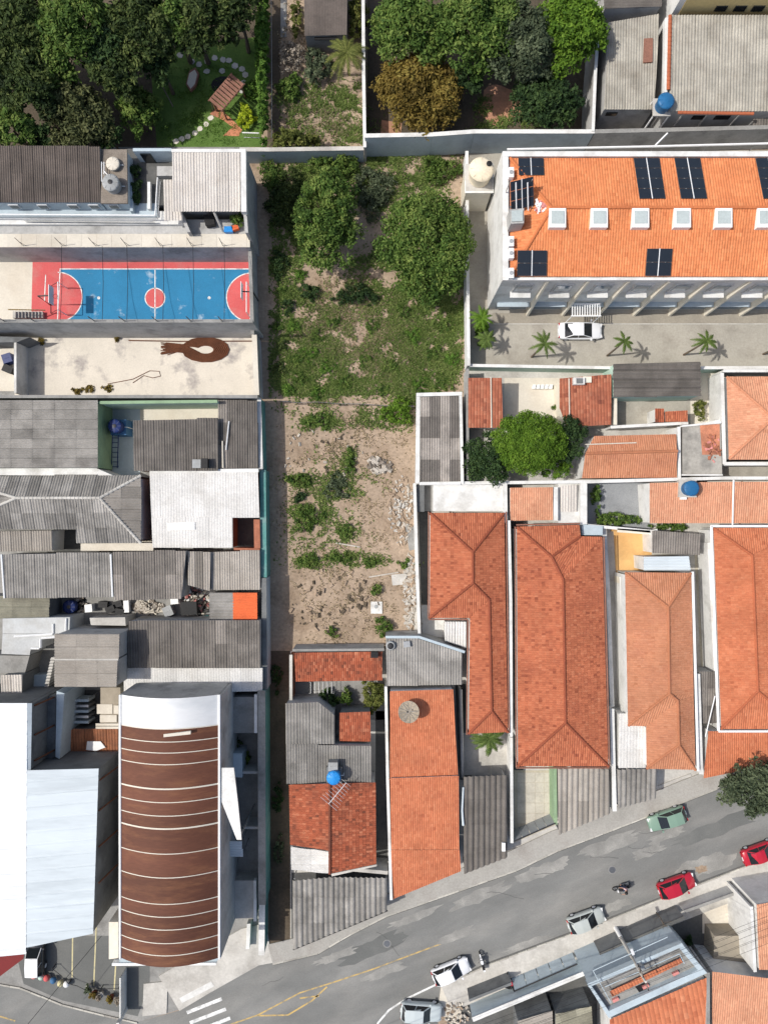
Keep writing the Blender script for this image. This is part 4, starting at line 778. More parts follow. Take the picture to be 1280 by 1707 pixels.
for a, b in zip(pp, pp[1:]): a, b = W(*a, .75), W(*b, .75); MB().tube([a, a.lerp(b, .5)-Vector((0, 0, .12)), b], .03, 5).go('chain', X['black'], r)
# ================================================================ TOP: walls and plots behind the lot
wall('grey retaining wall at the top of the lot below the overgrown plot', [(400, 249), (458, 249), (606, 247)], 2.6, .3, 'wall_blue', 'concrete_light'); wall('tall grey retaining wall below the rust coloured tree', [(608, 226), (720, 224), (790, 219), (990, 219)], 4.0, .3, 'wall_blue', 'wall_white')
wall('long grey retaining wall behind the solar panel building', [(991, 219), (1120, 216), (1500, 206)], 4.0, .3, 'wall_grey', 'concrete_grey')
wall('white topped side wall between the overgrown plot and the trees', [(605, -40), (606, 120), (608, 245)], 3.2, .22, 'wall_grey', 'wall_white'); wall('white wall beside the dark trees and the tall sheds', [(1000, 10), (992, 120), (988, 218)], 4.1, .2, 'wall_grey', 'wall_white')
r = root('pipe_run', 'white pipe running along the retaining wall behind the solar building', 'pipe', (*W(1000, 250, 3).xy, 0)); MB().tube([W(845, 249, 4.2), W(1090, 244, 4.2), W(1400, 236, 4.2)], .11, 6).go('pipe', X['white_paint'], r)
MB().tube([W(1092, 242, 4.3), W(1112, 222, 4.3)], .09, 6).go('pipe', X['white_paint'], r)
for px in (860, 940, 1010, 1090, 1180, 1260): q = W(px, 249-(px-845)*.022, 4.2); MB().tube([q, (q.x, q.y, 0)], .05, 5).go('pipe_bracket', X['steel'], r)
# sheds top right
r = shed('shed', 'narrow beige corrugated roof house with a missing sheet patch', 'house', [(1012, 38, 4.4), (1098, 24, 4.4), (1090, 183, 4.), (1006, 183, 4.)], 90, 'sheet_beige', 'wall_grey', tone=.06, sl=2.2); slab('dark_patch', [(1073, 64), (1088, 63), (1087, 103), (1072, 104)], 4.3, 4.48, 'wood', r)
yw = W(1010, 183, 4.).y; MB().box((W(1020, 188, 3.5).x, yw+.03, 3.2), (1.1, .1, .5)).go('window', X['glass_dark'], r)
r = shed('shed', 'wide beige corrugated roof house with terracotta edge tiles', 'house', [(1118, 27, 5.5), (1420, 27, 5.5), (1420, 186, 5.), (1115, 186, 5.)], 90, 'sheet_beige', 'wall_grey', tone=.07, sl=2.3, sw=1.2)
caps(r, [((1116, 26, 5.6), (1113, 150, 5.25))], 'tile_orange', .17); caps(r, [((1128, 188, 5.05), (1254, 190, 5.05))], 'tile_orange', .15); slab('side_coping', [(1108, 30), (1114, 28), (1111, 186), (1107, 186)], 4.6, 5.2, 'wall_white', r)
yw = W(1200, 186, 5.).y
for px, w_ in ((1165, 1.2), (1205, 1.5)): x = W(px, 197, 4.2).x; MB().box((x, yw+.06, 3.9), (w_, .1, .7)).go('window', X['glass_dark'], r)
for px in (1140, 1182, 1236): q = W(px, 188, 4.9); MB().tube([(q.x, yw-.02, 4.8), (q.x, yw-.02, 0)], .1, 5).go('pilaster', X['wall_grey'], r)
shed('shed', 'dark grey lower roof at the end of the wide beige roof', 'building', [(1256, 142, 3.8), (1420, 140, 3.8), (1420, 212, 3.6), (1254, 211, 3.6)], 90, 'sheet_dark', 'wall_grey', tone=.1)
tank('blue ribbed water tank on a tall white stand beside the beige roofs', 1111, 166, 4.9, .78, 1.25, 'plastic_blue', hatch=0, taper=.85)
r = root('tank_stand', 'white slanted ladder frame carrying the blue ribbed tank', 'stand', (*W(1100, 190, 0).xy, 0)); c = W(1111, 166, 6.15); MB().box((c.x, c.y, 4.8), (1.7, 1.7, .18)).go('platform', X['concrete_light'], r)
for dx, dy in ((-.75, -.75), (.75, -.75), (-.75, .75), (.75, .75)): MB().tube([(c.x+dx, c.y+dy, 4.75), (c.x+dx, c.y+dy, 0)], .08, 6).go('leg', X['white_paint'], r)
shed('shed', 'dark grey roof strip at the top beside the yellow house', 'building', [(1004, -60, 5.), (1104, -60, 5.), (1102, 12, 4.8), (1006, 15, 4.8)], 0, 'sheet_dark', 'wall_grey', tone=.06)
r = root('yellow_house', 'yellow rendered house with small windows behind the wide beige roof', 'house', (*W(1250, -20, 6).xy, 0)); slab('wall', [(1138, -120), (1500, -120), (1500, -8), (1148, -6)], 0, 7.2, 'wall_yellow', r); slab('corner_wall', [(1130, -120), (1137.5, -120), (1147, -6), (1136, -6)], 0, 7.15, 'wall_white', r)
yw = W(1200, -7, 7.2).y
for px in (1204, 1236, 1266): MB().box((W(px, 5, 6).x, yw-.06, 5.6), (1.1, .12, .7)).go('window', X['glass_dark'], r)
# plot with hut (top centre)
r = shed('hut', 'old grey flat roofed hut among shrubs in the overgrown plot', 'hut', [(506, -70, 3.2), (580, -70, 3.2), (578, 58, 3.), (508, 60, 3.)], 90, 'sheet_brown', 'wall_dark', tone=.03, amp=.015); MB().box((*W(542, 58, 3.).xy, 2.6), (2.2, .5, .1)).go('door_canopy', X['black'], r)
slab('footpath', [(468, -60), (478, -60), (478, 62), (468, 62)], 0, .06, 'concrete_grey', kind='structure')
tag(MB().tube([W(452, -40, 1.8), W(453, 120, 1.8), W(453, 230, 1.8)], .03, 4).go('fence_wire', X['steel']), 'thin pale wire along the dark lane beside the hedge', 'wire')
# ================================================================ GARDEN (upper left)
r = root('pergola', 'slatted brown timber pergola bridge in the shaded garden', 'pergola', (*W(382, 165, 1).xy, 0), rz=math.radians(50)); 
for k in range(9):
    mb = MB().box((-1.6+k*.4, 0, 2.2), (.3, 1.7, .07)); me = bpy.data.meshes.new('slat'); me.from_pydata([tuple(p) for p in mb.v], [], mb.f); link('slat', me, X['wood'], r)
for sx in (-1.5, 1.5):
    for sy in (-.7, .7): mb = MB().box((sx, sy, 1.08), (.13, .13, 2.16)); me = bpy.data.meshes.new('post'); me.from_pydata([tuple(p) for p in mb.v], [], mb.f); link('post', me, X['wood'], r)
for sy in (-.85, .85): mb = MB().box((0, sy, 2.13), (3.7, .09, .1)); me = bpy.data.meshes.new('beam'); me.from_pydata([tuple(p) for p in mb.v], [], mb.f); link('beam', me, X['wood'], r)
flat('garden_patio', [(350, 190), (362, 178), (384, 196), (404, 216), (398, 227), (372, 226), (388, 212), (372, 200)], .03, 'brick').color = (1.5, 1.6, 1.5, 1)
for k, (px, py) in enumerate(((352, 197), (344, 207), (334, 215), (325, 222), (314, 228), (304, 232), (294, 236))):
    c = W(px, py); n = 6; P = [c+Vector((math.cos(a+k)*.34*random.uniform(.8, 1.1), math.sin(a+k)*.3*random.uniform(.8, 1.1), 0)) for a in (2*math.pi*i/n for i in range(n))]; tag(MB().prism(P, 0, .055).go('stepping_stone', X['concrete_cream']), 'pale stepping stone in the sunlit row across the lawn', 'stepping stone', 'stepping stones on the sunny lawn')
for k, (px, py) in enumerate(((301, 92), (320, 103), (332, 108), (346, 102), (358, 97), (372, 100), (382, 101), (392, 110), (404, 115), (409, 125), (407, 138), (403, 151), (371, 118), (345, 119))):
    c = W(px, py); n = 6; P = [c+Vector((math.cos(a+k)*.36*random.uniform(.8, 1.1), math.sin(a+k)*.33*random.uniform(.8, 1.1), 0)) for a in (2*math.pi*i/n for i in range(n))]; tag(MB().prism(P, 0, .055).go('stepping_stone', X['concrete_light']), 'stepping stone in the shaded curve around the garden pond', 'stepping stone', 'stepping stones in the shade')
flat('pond', [(372+20*math.cos(t), 142+15*math.sin(t)) for t in np.linspace(0, 6.28, 15)[:-1]], .025, 'black')
r = root('garden_slide', 'small wooden boat shaped sandpit in the garden shade', 'sandpit', (*W(322, 135, 0).xy, 0)); slab('rim', [(316, 118), (326, 112), (332, 122), (327, 142), (318, 152), (310, 140)], 0, .35, 'wood', r); slab('sand', [(316, 122), (325, 116), (329, 124), (325, 140), (318, 148), (312, 139)], .3, .37, 'concrete_cream', r)
r = root('swing_beam', 'bare timber swing beam standing in the shaded garden', 'swing', (*W(365, 160, 1).xy, 0)); a, b = W(352, 166, 2.), W(377, 141, 2.); MB().tube([a, b], .06, 6).go('beam', X['wood_grey'], r)
for q in (a, b): MB().tube([q, (q.x+.3, q.y, 0)], .05, 5).go('leg', X['wood_grey'], r); MB().tube([q, (q.x-.3, q.y, 0)], .05, 5).go('leg', X['wood_grey'], r)
tag(MB().tube([W(269, 140, 1.6), W(289, 178, .05)], .06, 6).go('leaning_pole', X['wood_grey']), 'thin pole leaning at the edge of the sunny lawn', 'pole')
railing('short white garden fence below the yellow bush', [(404, 221), (432, 222)], 0, 1., .2)
# ================================================================ HALL WITH SOLAR PANELS
r = root('tile_roof_hall', 'long hall with orange tile roof skylights and buttressed side wall', 'hall', (*W(1100, 360, 9).xy, 0)); ch = r; e, t = 9.6, 11.
NWp, SWp, AP = (850, 264, e), (850, 461, e), (919, 346, t)
SN, SS, SW_ = [NWp, (1500, 264, e), (1500, 346, t), AP], [SWp, AP, (1500, 346, t), (1500, 461, e)], [NWp, AP, SWp]
for q in (SN, SS, SW_): tiles(r, q, 'tile_church', pu=.24)
caps(r, [(AP, (1500, 346, t)), (AP, NWp), (AP, SWp)], 'tile_church'); slab('wall', [(838, 253), (1500, 253), (1500, 466), (838, 466)], 0, 9.45, 'wall_white', r)
slab('west_wall_render', [(837.2, 252.5), (839, 252.5), (839, 466.5), (837.2, 466.5)], 0, 9.5, 'wall_white', r)
for q in ([(837.5, 252), (1500, 252), (1500, 260.5), (837.5, 260.5)], [(837.5, 260.7), (847, 260.7), (847, 463), (837.5, 463)], [(837.5, 463.3), (1500, 463.3), (1500, 467), (837.5, 467)]): slab('parapet', q, 9.46, 9.85, 'wall_white', r)
yw = W(900, 466, 9.45).y
for k in range(9):
    x = 13.05+3.7*k; f = MB().box((x, yw-.05, 6.9), (1.75, .16, 2.7)).go('window', X['wall_grey'], r); f.color = (1.3, 1.3, 1.3, 1); MB().box((x, yw-.1, 7.35), (1.4, .14, 1.5)).go('pane', X['glass_blue'], f); MB().box((x, yw-.3, 5.9), (1.95, .6, .16)).go('sill', X['wall_white'], f)
    MB().box((x, yw-.06, 1.4), (3.1, .14, 1.6)).go('door_band', X['glass_blue'], r); MB().box((x, yw-.2, 2.4), (3.3, .5, .14)).go('door_lintel', X['wall_blue'], r)
    xb = 14.9+3.7*k-3.7
    if k: mb = MB(); mb.add([(xb-.11, yw, 0), (xb+.11, yw, 0), (xb+.11, yw-.75, 0), (xb-.11, yw-.75, 0), (xb-.11, yw, 9.3), (xb+.11, yw, 9.3), (xb+.11, yw-.2, 9.3), (xb-.11, yw-.2, 9.3)], [(0, 1, 2, 3), (4, 7, 6, 5), (0, 4, 5, 1), (1, 5, 6, 2), (2, 6, 7, 3), (3, 7, 4, 0)]); mb.go('buttress', X['wall_cream'], r)
flat('kerb_band', [(820, 522), (1500, 522), (1500, 540), (820, 540)], .03, 'concrete_warm').color = (.85, .82, .78, 1); paint('drain_line', [(824, 540), (1500, 540)], .1, 'concrete_light', .034)
def roofz(py): return t+(346-py)/(346-461)*(e-t) if py > 346 else e+(py-264)/(346-264)*(t-e)
for k, px in enumerate((929, 998.5, 1067.5, 1137, 1206, 1276, 1345)):
    py = 363; z = roofz(py)+.12; sk_ = slab('skylight', [(px-14, py-16), (px+14, py-16), (px+14, py+16), (px-14, py+16)], z-.4, z+.25, 'white_paint', r); slab('glass', [(px-10, py-12), (px+11, py-12), (px+11, py+9), (px-10, py+9)], z+.26, z+.34, 'glass_pale', sk_)
vt = slab('vent_box', [(849, 349), (873, 347), (873, 372), (851, 373)], 9.7, 11.6, 'wall_grey', r); slab('vent_cap', [(852, 351), (871, 350), (871, 368), (853, 369)], 11.62, 11.7, 'glass_pale', vt)
def array(label, x0, y0, x1, y1, nx, ny, skew=0., lift=.2, zf=None, ys=0.):
    zf = zf or roofz; rt = root('solar_array', label, 'solar panels', (*W((x0+x1)/2, (y0+y1)/2, 10).xy, zf((y0+y1)/2)))
    for i in range(nx):
        for j in range(ny):
            a, b = x0+(x1-x0)*i/nx+.5, x0+(x1-x0)*(i+1)/nx-.5; c_, d_ = y0+(y1-y0)*j/ny+.4, y0+(y1-y0)*(j+1)/ny-.4
            P = []
            for x, y in ((a, c_), (b, c_), (b, d_), (a, d_)): P.append(W(x+skew*(y-y0), y+ys*(x-x0), zf(y)+lift))
            dn = Vector((0, 0, -.05)); p = mk('panel', P+[q+dn for q in P], [(3, 2, 1, 0), (4, 5, 6, 7), (0, 1, 5, 4), (1, 2, 6, 5), (2, 3, 7, 6), (3, 0, 4, 7)], X['panel_frame'], rt)
            ce = sum(P, Vector())/4; Q = [q.lerp(ce, .03)+Vector((0, 0, .006)) for q in P]; mk('cell_face', Q, [(3, 2, 1, 0)], X['solar_cell'], p)
    for i in range(2): MB().tube([W(x0+(x1-x0)*(.25+.5*i), y0+1, zf(y0)+lift*.4), W(x0+(x1-x0)*(.25+.5*i)+skew*(y1-y0), y1-1, zf(y1)+lift*.4)], .07, 4).go('mounting_rail', X['alu'], rt)
    xm = (x0+x1)/2; MB().tube([W(xm, y0, zf(y0)+lift+.02)+Vector((0, -ys*(x1-x0)*.5*.055, 0)), W(xm+skew*(y1-y0), y1, zf(y1)+lift+.02)+Vector((0, -ys*(x1-x0)*.5*.055, 0))], .05, 4).go('centre_rail', X['alu'], rt)
    return rt
array('square four panel solar array on the parapet corner of the tile roof', 863, 263, 906, 292, 2, 2, .04); array('tall skewed solar array nearest the hip of the orange roof', 1055, 263, 1099, 331, 2, 4, .15); array('tall skewed solar array second from the hip on the orange roof', 1123, 263, 1167, 331, 2, 4, .17); array('tall solar array farthest along the back slope of the orange roof', 1258, 263, 1302, 331, 2, 4, .2)
array('four panel solar array at the low corner near the driveway', 862, 417, 912, 460, 2, 2, -.02); array('solar array alone in the middle of the front tile slope', 1078, 414, 1121, 460, 2, 2, -.08)
tz = lambda y: 12.6-(y-293)*.034
rt = array('tilted rack of solar panels raised over the hip end', 850, 303, 889, 352, 2, 3, .02, .05, tz, -.24)
for p in ((851, 299), (887, 299), (851, 344), (887, 344)): q = W(p[0], p[1], tz(p[1])); MB().tube([q, (q.x, q.y, 9.8)], .05, 5).go('rack_leg', X['steel'], rt)
for k, (py, l) in enumerate(((287, 'white drum air conditioner on the parapet beside the corner array'), (402, 'white air conditioner on the parapet below the grey vent'), (422, 'white air conditioner on the parapet beside the low corner array'), (455, 'round white air conditioner at the driveway corner of the parapet'))):
    c = W(852, py, 10.4); rt = root('air_conditioner', l, 'air conditioner', (c.x, c.y, 9.62)); MB().box((c.x, c.y, 10.05), (.45, .9, .75)).go('case', X['white_paint'], rt); MB().lathe((c.x, c.y, 10.43), [(.2, 0), (.2, .02), (.04, .03)], 12).go('fan_grille', X['grey_paint'], rt)
heap('small pink and white pile of loose tiles under the tilted panels', 901, 344, 9, 9, .3, 30, ('bag_pink', 'white_paint'), z0=10.6, size=.2)
tank('large cream water tank with dark hatch on a white platform', 803, 280, 4.9, 1.15, 1.9, 'plastic_cream', stand=.02, hatch=0, taper=.85)
c = W(815, 273, 6.75); tag(MB().lathe((c.x, c.y, 6.72), [(.26, 0), (.26, .1), (.1, .14)], 14).go('tank_hatch', X['black']), 'dark round hatch cover on the large cream tank', 'hatch')
r = root('tank_platform', 'white concrete tower platform under the large cream tank', 'platform', (*W(804, 300, 4.8).xy, 0)); c = W(803, 280, 6.8); MB().box((c.x, c.y, 2.4), (2.5, 2.5, 4.8)).go('shaft', X['wall_cream'], r); MB().box((c.x, c.y-.1, 4.84), (2.8, 2.8, .1)).go('deck', X['wall_white'], r)
wall('white wall between the lot and the hall driveway', [(778, 252), (779, 420), (781, 609)], 2.7, .22, 'wall_white', 'wall_white'); wall('white wall along the low side of the hall driveway', [(783, 609), (1018, 613), (1019.5, 613)], 2.3, .2, 'wall_mint', 'wall_white'); wall('white wall between the driveway and the pale tile roof', [(1168, 613), (1500, 612)], 2.3, .2, 'wall_mint', 'wall_white')
r = root('canopy', 'white slatted entrance canopy on the hall wall beside the white sedan', 'canopy', (*W(976, 516, 2.8).xy, 0)); c = W(976, 517, 2.9)
for k in range(12): MB().box((c.x-1.35+k*.25, c.y, 2.9), (.1, 1.2, .06)).go('slat', X['white_paint'], r)
for s in (-.6, .6): MB().box((c.x, c.y+s, 2.96), (3., .1, .1)).go('rail', X['white_paint'], r)
for sx in (-1.4, 1.4): MB().tube([(c.x+sx, c.y-.6, 0), (c.x+sx, c.y-.6, 2.9)], .05, 6).go('post', X['white_paint'], r)

# ================================================================ RIGHT BLOCK
house('tile_roof_shed', 'small dark red tile roof between the lot wall and the patio', [[(780, 630, 3.2), (836, 630, 3.2), (838, 713, 2.8), (780, 713, 2.8)]], 'tile_brown', 'wall_white', pu=.3, pv=.42)
for a, b, l in (((818, 629, 3.3), (819, 713, 2.9), 'thin white flashing line down the small dark red roof'), ((948, 631, 3.4), (949, 711, 3.), 'thin white flashing line down the brown red chimney roof'), ((975, 741, 3.55), (1060, 738, 3.55), 'thin pale flashing above the ridge of the low orange roof')): tag(MB().tube([V3(a), V3(b)], .06, 5).go('flashing_strip', X['concrete_cream']), l, 'flashing')
wall('grey band wall behind the small dark red roof', [(779, 615), (779, 800)], 2.6, .2, 'wall_grey', 'concrete_grey')
flat('patio', [(840, 630), (935, 630), (935, 712), (840, 712)], .03, 'concrete_cream'); r = root('lounge_chairs', 'row of small white chairs at the back of the cream patio', 'bench', (*W(905, 645, 0).xy, .03))
for k in range(5): slab('seat', [(888+k*7, 641), (893+k*7, 641), (892+k*7, 648), (886+k*7, 648)], .3, .45, 'white_paint', r); slab('seat_leg', [(889+k*7, 642), (892+k*7, 642), (891+k*7, 647), (888+k*7, 647)], .03, .3, 'white_paint', r)
house('tile_roof_shed', 'brown red tile roof with a white chimney beside the cream patio', [[(932, 631, 3.3), (1018, 624, 3.3), (1018, 708, 2.9), (944, 712, 2.9), (932, 680, 3.05)]], 'tile_brown', 'wall_cream', pu=.3, pv=.42)
r = root('chimney', 'white rounded chimney with dark cap on the brown red roof', 'chimney', (*W(967, 636, 3.6).xy, 3.0)); c = W(965, 635, 3.8); MB().box((c.x, c.y, 3.4), (1.1, .7, .8)).go('stack', X['wall_white'], r); MB().box((c.x+.9, c.y+.2, 3.25), (.8, .6, .5)).go('base', X['wall_cream'], r); MB().box((c.x, c.y, 3.85), (.6, .5, .12)).go('cap', X['wall_dark'], r, )
shed('shed', 'dark grey plank like corrugated roof against the driveway wall', 'building', [(1021, 607, 3.6), (1166, 603, 3.6), (1167, 660, 3.2), (1021, 662, 3.2)], 0, 'sheet_dark', 'wall_mint', sl=2.4, sw=.9, pitch=.5, amp=.16, tone=.12)
flat('patio', [(1024, 662), (1150, 662), (1150, 712), (1024, 712)], .03, 'concrete_warm'); flat('patio', [(1150, 620), (1204, 620), (1204, 712), (1150, 712)], .03, 'concrete_cream'); slab('yard_step', [(1022, 664), (1028, 664), (1028, 708), (1022, 708)], 0, 2.4, 'wall_cream', kind='structure')
house('tile_roof_shed', 'tiny orange tile roof on the grey patio', [[(1108, 686, 2.6), (1145, 684, 2.6), (1145, 703, 2.4), (1108, 703, 2.4)]], 'tile_red', 'wall_white'); house('tile_roof_shed', 'tiny brown tile canopy beside the tiny orange roof', [[(1091, 681, 2.4), (1106, 681, 2.4), (1106, 704, 2.3), (1091, 704, 2.3)]], 'tile_old', 'wall_white', inset=.1)
wall('cream wall below the brown red roof and grey patio', [(1018, 712), (1090, 708), (1146, 705)], 2.2, .2, 'wall_white', 'wall_white'); wall('white wall beside the orange pot plants', [(1146, 711), (1200, 702), (1202, 640)], 2.3, .2, 'wall_white', 'wall_white')
E_, T_ = 3.3, 4.7
house('tile_roof_house', 'pale orange hipped tile roof with dark gutter at the picture edge', [[(1210, 628, E_), (1288, 697, T_), (1214, 766, E_)], [(1210, 628, E_), (1420, 628, E_), (1345, 697, T_), (1288, 697, T_)], [(1214, 766, E_), (1288, 697, T_), (1345, 697, T_), (1420, 766, E_)]], 'tile_pale', 'wall_dark', [((1210, 628, E_), (1288, 697, T_)), ((1214, 766, E_), (1288, 697, T_))], inset=.05)
wall('white parapet wall around the pale orange hipped roof', [(1203, 622), (1207, 773), (1420, 773)], 2.9, .25, 'wall_white', 'wall_white'); wall('thin white parapet above the pale orange roof', [(1206, 618), (1420, 618)], 2.9, .2, 'wall_white', 'wall_white')
house('tile_roof_house', 'low orange tile roof with a pale ridge line beside the round tree', [[(990, 727, 3.2), (1126, 724, 3.2), (1128, 752, 3.7), (975, 756, 3.7)], [(975, 756, 3.7), (1128, 752, 3.7), (1127, 796, 2.9), (969, 797, 2.9)]], 'tile_salmon', 'wall_white', [((975, 756, 3.7), (1128, 752, 3.7))], inset=.1)
wall('white wall between the low orange roof and the concrete slab', [(1131, 712), (1132, 798)], 3.1, .2, 'wall_white', 'wall_white')
r = root('concrete_slab_roof', 'stained concrete slab roof with an orange patch and white rim', 'building', (*W(1168, 745, 3).xy, 0)); slab('slab', [(1137, 712), (1200, 706), (1203, 790), (1137, 790)], 0, 2.9, 'concrete_grey', r).color = (1.35, 1.3, 1.22, 1)
for q in ([(1136, 790.3), (1204, 790.3), (1204, 793), (1136, 793)], [(1135.6, 709), (1202, 702.5), (1202, 705.6), (1135.6, 711.7)]): slab('rim', q, 2.6, 3.1, 'wall_white', r)
heap('broken orange tiles scattered on the stained concrete slab', 1186, 748, 14, 22, .06, 46, ('brick', 'bag_pink', 'brick', 'brick'), z0=2.9, size=.2); slab('tile_bed', [(1166, 708.5), (1199, 707), (1199, 758), (1170, 758)], 2.9, 2.93, 'brick', r).color = (1.5, 1.6, 1.6, 1)
flat('patio', [(1136, 798), (1420, 796), (1420, 775), (1136, 776)], .03, 'concrete_warm')
wall('long white wall between the two rows of orange roofs', [(700, 806), (978, 803), (1200, 797), (1420, 797)], 3.0, .22, 'wall_white', 'wall_white')
# terraces behind the red houses
r = root('terrace', 'white rooftop terrace behind the L shaped red roof', 'terrace', (*W(770, 830, 3).xy, 0)); slab('floor', [(722, 808), (838, 808), (838, 852), (722, 852)], 0, 2.4, 'wall_white', r); slab('parapet', [(838.3, 807), (845, 807), (846, 872), (839, 872)], 0, 2.9, 'wall_white', r); slab('step', [(707, 808), (721.6, 808), (721.6, 852), (707, 852)], 0, .7, 'concrete_grey', r)
house('tile_roof_shed', 'small pale orange tile roof beside the white terrace', [[(850, 813, 3.), (921, 812, 3.), (921, 867, 2.7), (850, 868, 2.7)]], 'tile_pale', 'wall_white', inset=.05)
r = root('terrace', 'white terrace with slatted cover beside the gravel yard', 'terrace', (*W(950, 835, 3).xy, 0)); slab('floor', [(930, 806), (976, 804), (976, 872), (930, 872)], 0, 2.3, 'wall_white', r); slab('parapet', [(922.5, 812), (929.6, 812), (929.6, 868), (922.5, 868)], 0, 2.9, 'wall_white', r); slab('parapet', [(967, 804), (978, 804), (978, 874), (967, 874)], 2.31, 2.9, 'wall_white', r)
sheets(r, [(934, 810, 2.6), (962, 808, 2.6), (961, 853, 2.5), (934, 853, 2.5)], 90, 'sheet_cream', sw=.9, sl=2.6, tone=.05)
for a in ((936, 812), (960, 811), (936, 850), (960, 850)): q = W(*a, 2.5); MB().tube([q, (q.x, q.y, 2.28)], .04, 5).go('post', X['alu'], r)
flat('gravel_yard', [(980, 805), (1084, 803), (1084, 882), (980, 880)], .03, 'gravel')
wall('white wall under the hedge of the gravel yard', [(980, 876), (1086, 886), (1095, 884)], 2.3, .2, 'wall_white', 'wall_white')
r = house('tile_roof_house', 'long orange tile roof carrying a blue tank and a white line', [[(1082, 805, 3.6), (1222, 803, 3.6), (1221, 872, 3.), (1082, 872, 3.)], [(1222.5, 803, 3.6), (1460, 803, 3.6), (1460, 872, 3.), (1221.5, 872, 3.)]], 'tile_pale', 'wall_white', inset=.1); MB().tube([W(1222, 800, 3.75), W(1220, 882, 3.1)], .08, 5).go('flashing', X['white_paint'], r)
tank('dark blue water tank on a grey plinth on the long orange roof', 1153, 814, 3.9, .74, .95, 'plastic_blue', stand=.7, hatch=0); tag(MB().box((*W(1138, 829, 3.6).xy, 3.55), (.55, .45, .5)).go('roof_box', X['white_paint']), 'small white box beside the blue tank on the orange roof', 'box')
# L-shaped red house
e, t, t2 = 3.4, 4.3, 3.85
Lp = [[(717, 855, e), (840, 855, e), (788, 920, t)], [(717, 855, e), (788, 920, t), (788, 972, t), (716, 1030, e)], [(716, 1030, e), (788, 972, t), (815, 999, t2), (783, 1030, e)], [(840, 855, e), (842, 999, e), (815, 999, t2), (788, 972, t), (788, 920, t)], [(842, 999, e), (846, 1220, e), (819, 1185, t2), (815, 999, t2)], [(783, 1030, e), (815, 999, t2), (819, 1185, t2), (781, 1223, e)], [(781, 1223, e), (819, 1185, t2), (846, 1220, e)]]
r = house('tile_roof_house', 'L shaped red tile roof house with a white terrace behind', Lp, 'tile_red', 'wall_white', [((717, 855, e), (788, 920, t)), ((840, 855, e), (788, 920, t)), ((788, 920, t), (788, 972, t)), ((788, 972, t), (815, 999, t2)), ((815, 999, t2), (819, 1185, t2)), ((716, 1030, e), (788, 972, t)), ((819, 1185, t2), (781, 1223, e)), ((819, 1185, t2), (846, 1220, e))])
for a, b in (((714.5, 853, e), (714, 1032, e)), ((714, 1032.5, e), (780, 1032.5, e)), ((780, 1034, e), (778, 1225, e)), ((843.5, 853, e), (848.5, 1222, e))): MB().tube([V3(a), V3(b)], .08, 6).go('gutter', X['tile_brown'] if 0 else X['wood'], r)
wall('white party wall beside the L shaped red roof', [(848, 868), (851, 1000), (852, 1228)], 3.3, .2, 'wall_white', 'wall_white'); wall('thin white edge wall of the lot beside the dark passage', [(691, 806), (694, 920), (699, 1062)], 2.2, .2, 'wall_white', 'wall_white')
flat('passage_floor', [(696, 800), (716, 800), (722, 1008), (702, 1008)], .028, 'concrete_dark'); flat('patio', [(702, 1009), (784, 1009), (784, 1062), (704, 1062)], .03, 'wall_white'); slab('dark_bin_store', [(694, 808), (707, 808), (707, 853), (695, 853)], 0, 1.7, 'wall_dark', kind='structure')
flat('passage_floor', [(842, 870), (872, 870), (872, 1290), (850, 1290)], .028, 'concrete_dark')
shed('shed', 'small pale sheet roof in the corner of the L shaped red roof', 'building', [(741, 1036, 2.6), (777, 1036, 2.6), (777, 1080, 2.4), (741, 1068, 2.4)], 90, 'sheet_white', 'wall_white', tone=.1)
# big red hip house
e, t1, t = 3.4, 4.05, 4.3
HP = [[(861, 878, e), (965, 875, e), (919, 928, t1)], [(965, 875, e), (967, 894, e), (919, 928, t1)], [(861, 878, e), (919, 928, t1), (938, 966, t), (942, 1205, t), (863, 1277, e)], [(967, 894, e), (1003, 895, e), (938, 966, t)], [(967, 894, e), (938, 966, t), (919, 928, t1)], [(1003, 895, e), (1013, 1277, e), (942, 1205, t), (938, 966, t)], [(863, 1277, e), (942, 1205, t), (1013, 1277, e)]]
r = house('tile_roof_house', 'long red hipped tile roof house with notched back corner', HP, 'tile_red', 'wall_white', [((861, 878, e), (919, 928, t1)), ((967, 894, e), (919, 928, t1)), ((919, 928, t1), (938, 966, t)), ((938, 966, t), (942, 1205, t)), ((942, 1205, t), (863, 1277, e)), ((942, 1205, t), (1013, 1277, e))])
for a, b in (((858.5, 878, e), (860.5, 1279, e)), ((860, 1280, e), (1015, 1280, e)), ((1006, 895, e), (1015.5, 1278, e)), ((860, 875, e), (966, 872.5, e))): MB().tube([V3(a), V3(b)], .08, 6).go('gutter', X['wood'], r)
slab('back_terrace', [(970, 874), (1004, 877), (1004, 892), (970, 892)], 0, 2.6, 'wall_blue', r)
wall('white party wall between the red hipped roof and the ochre passage', [(1007, 880), (1014, 1000), (1020, 1178)], 1.7, .3, 'wall_white', 'wall_white')
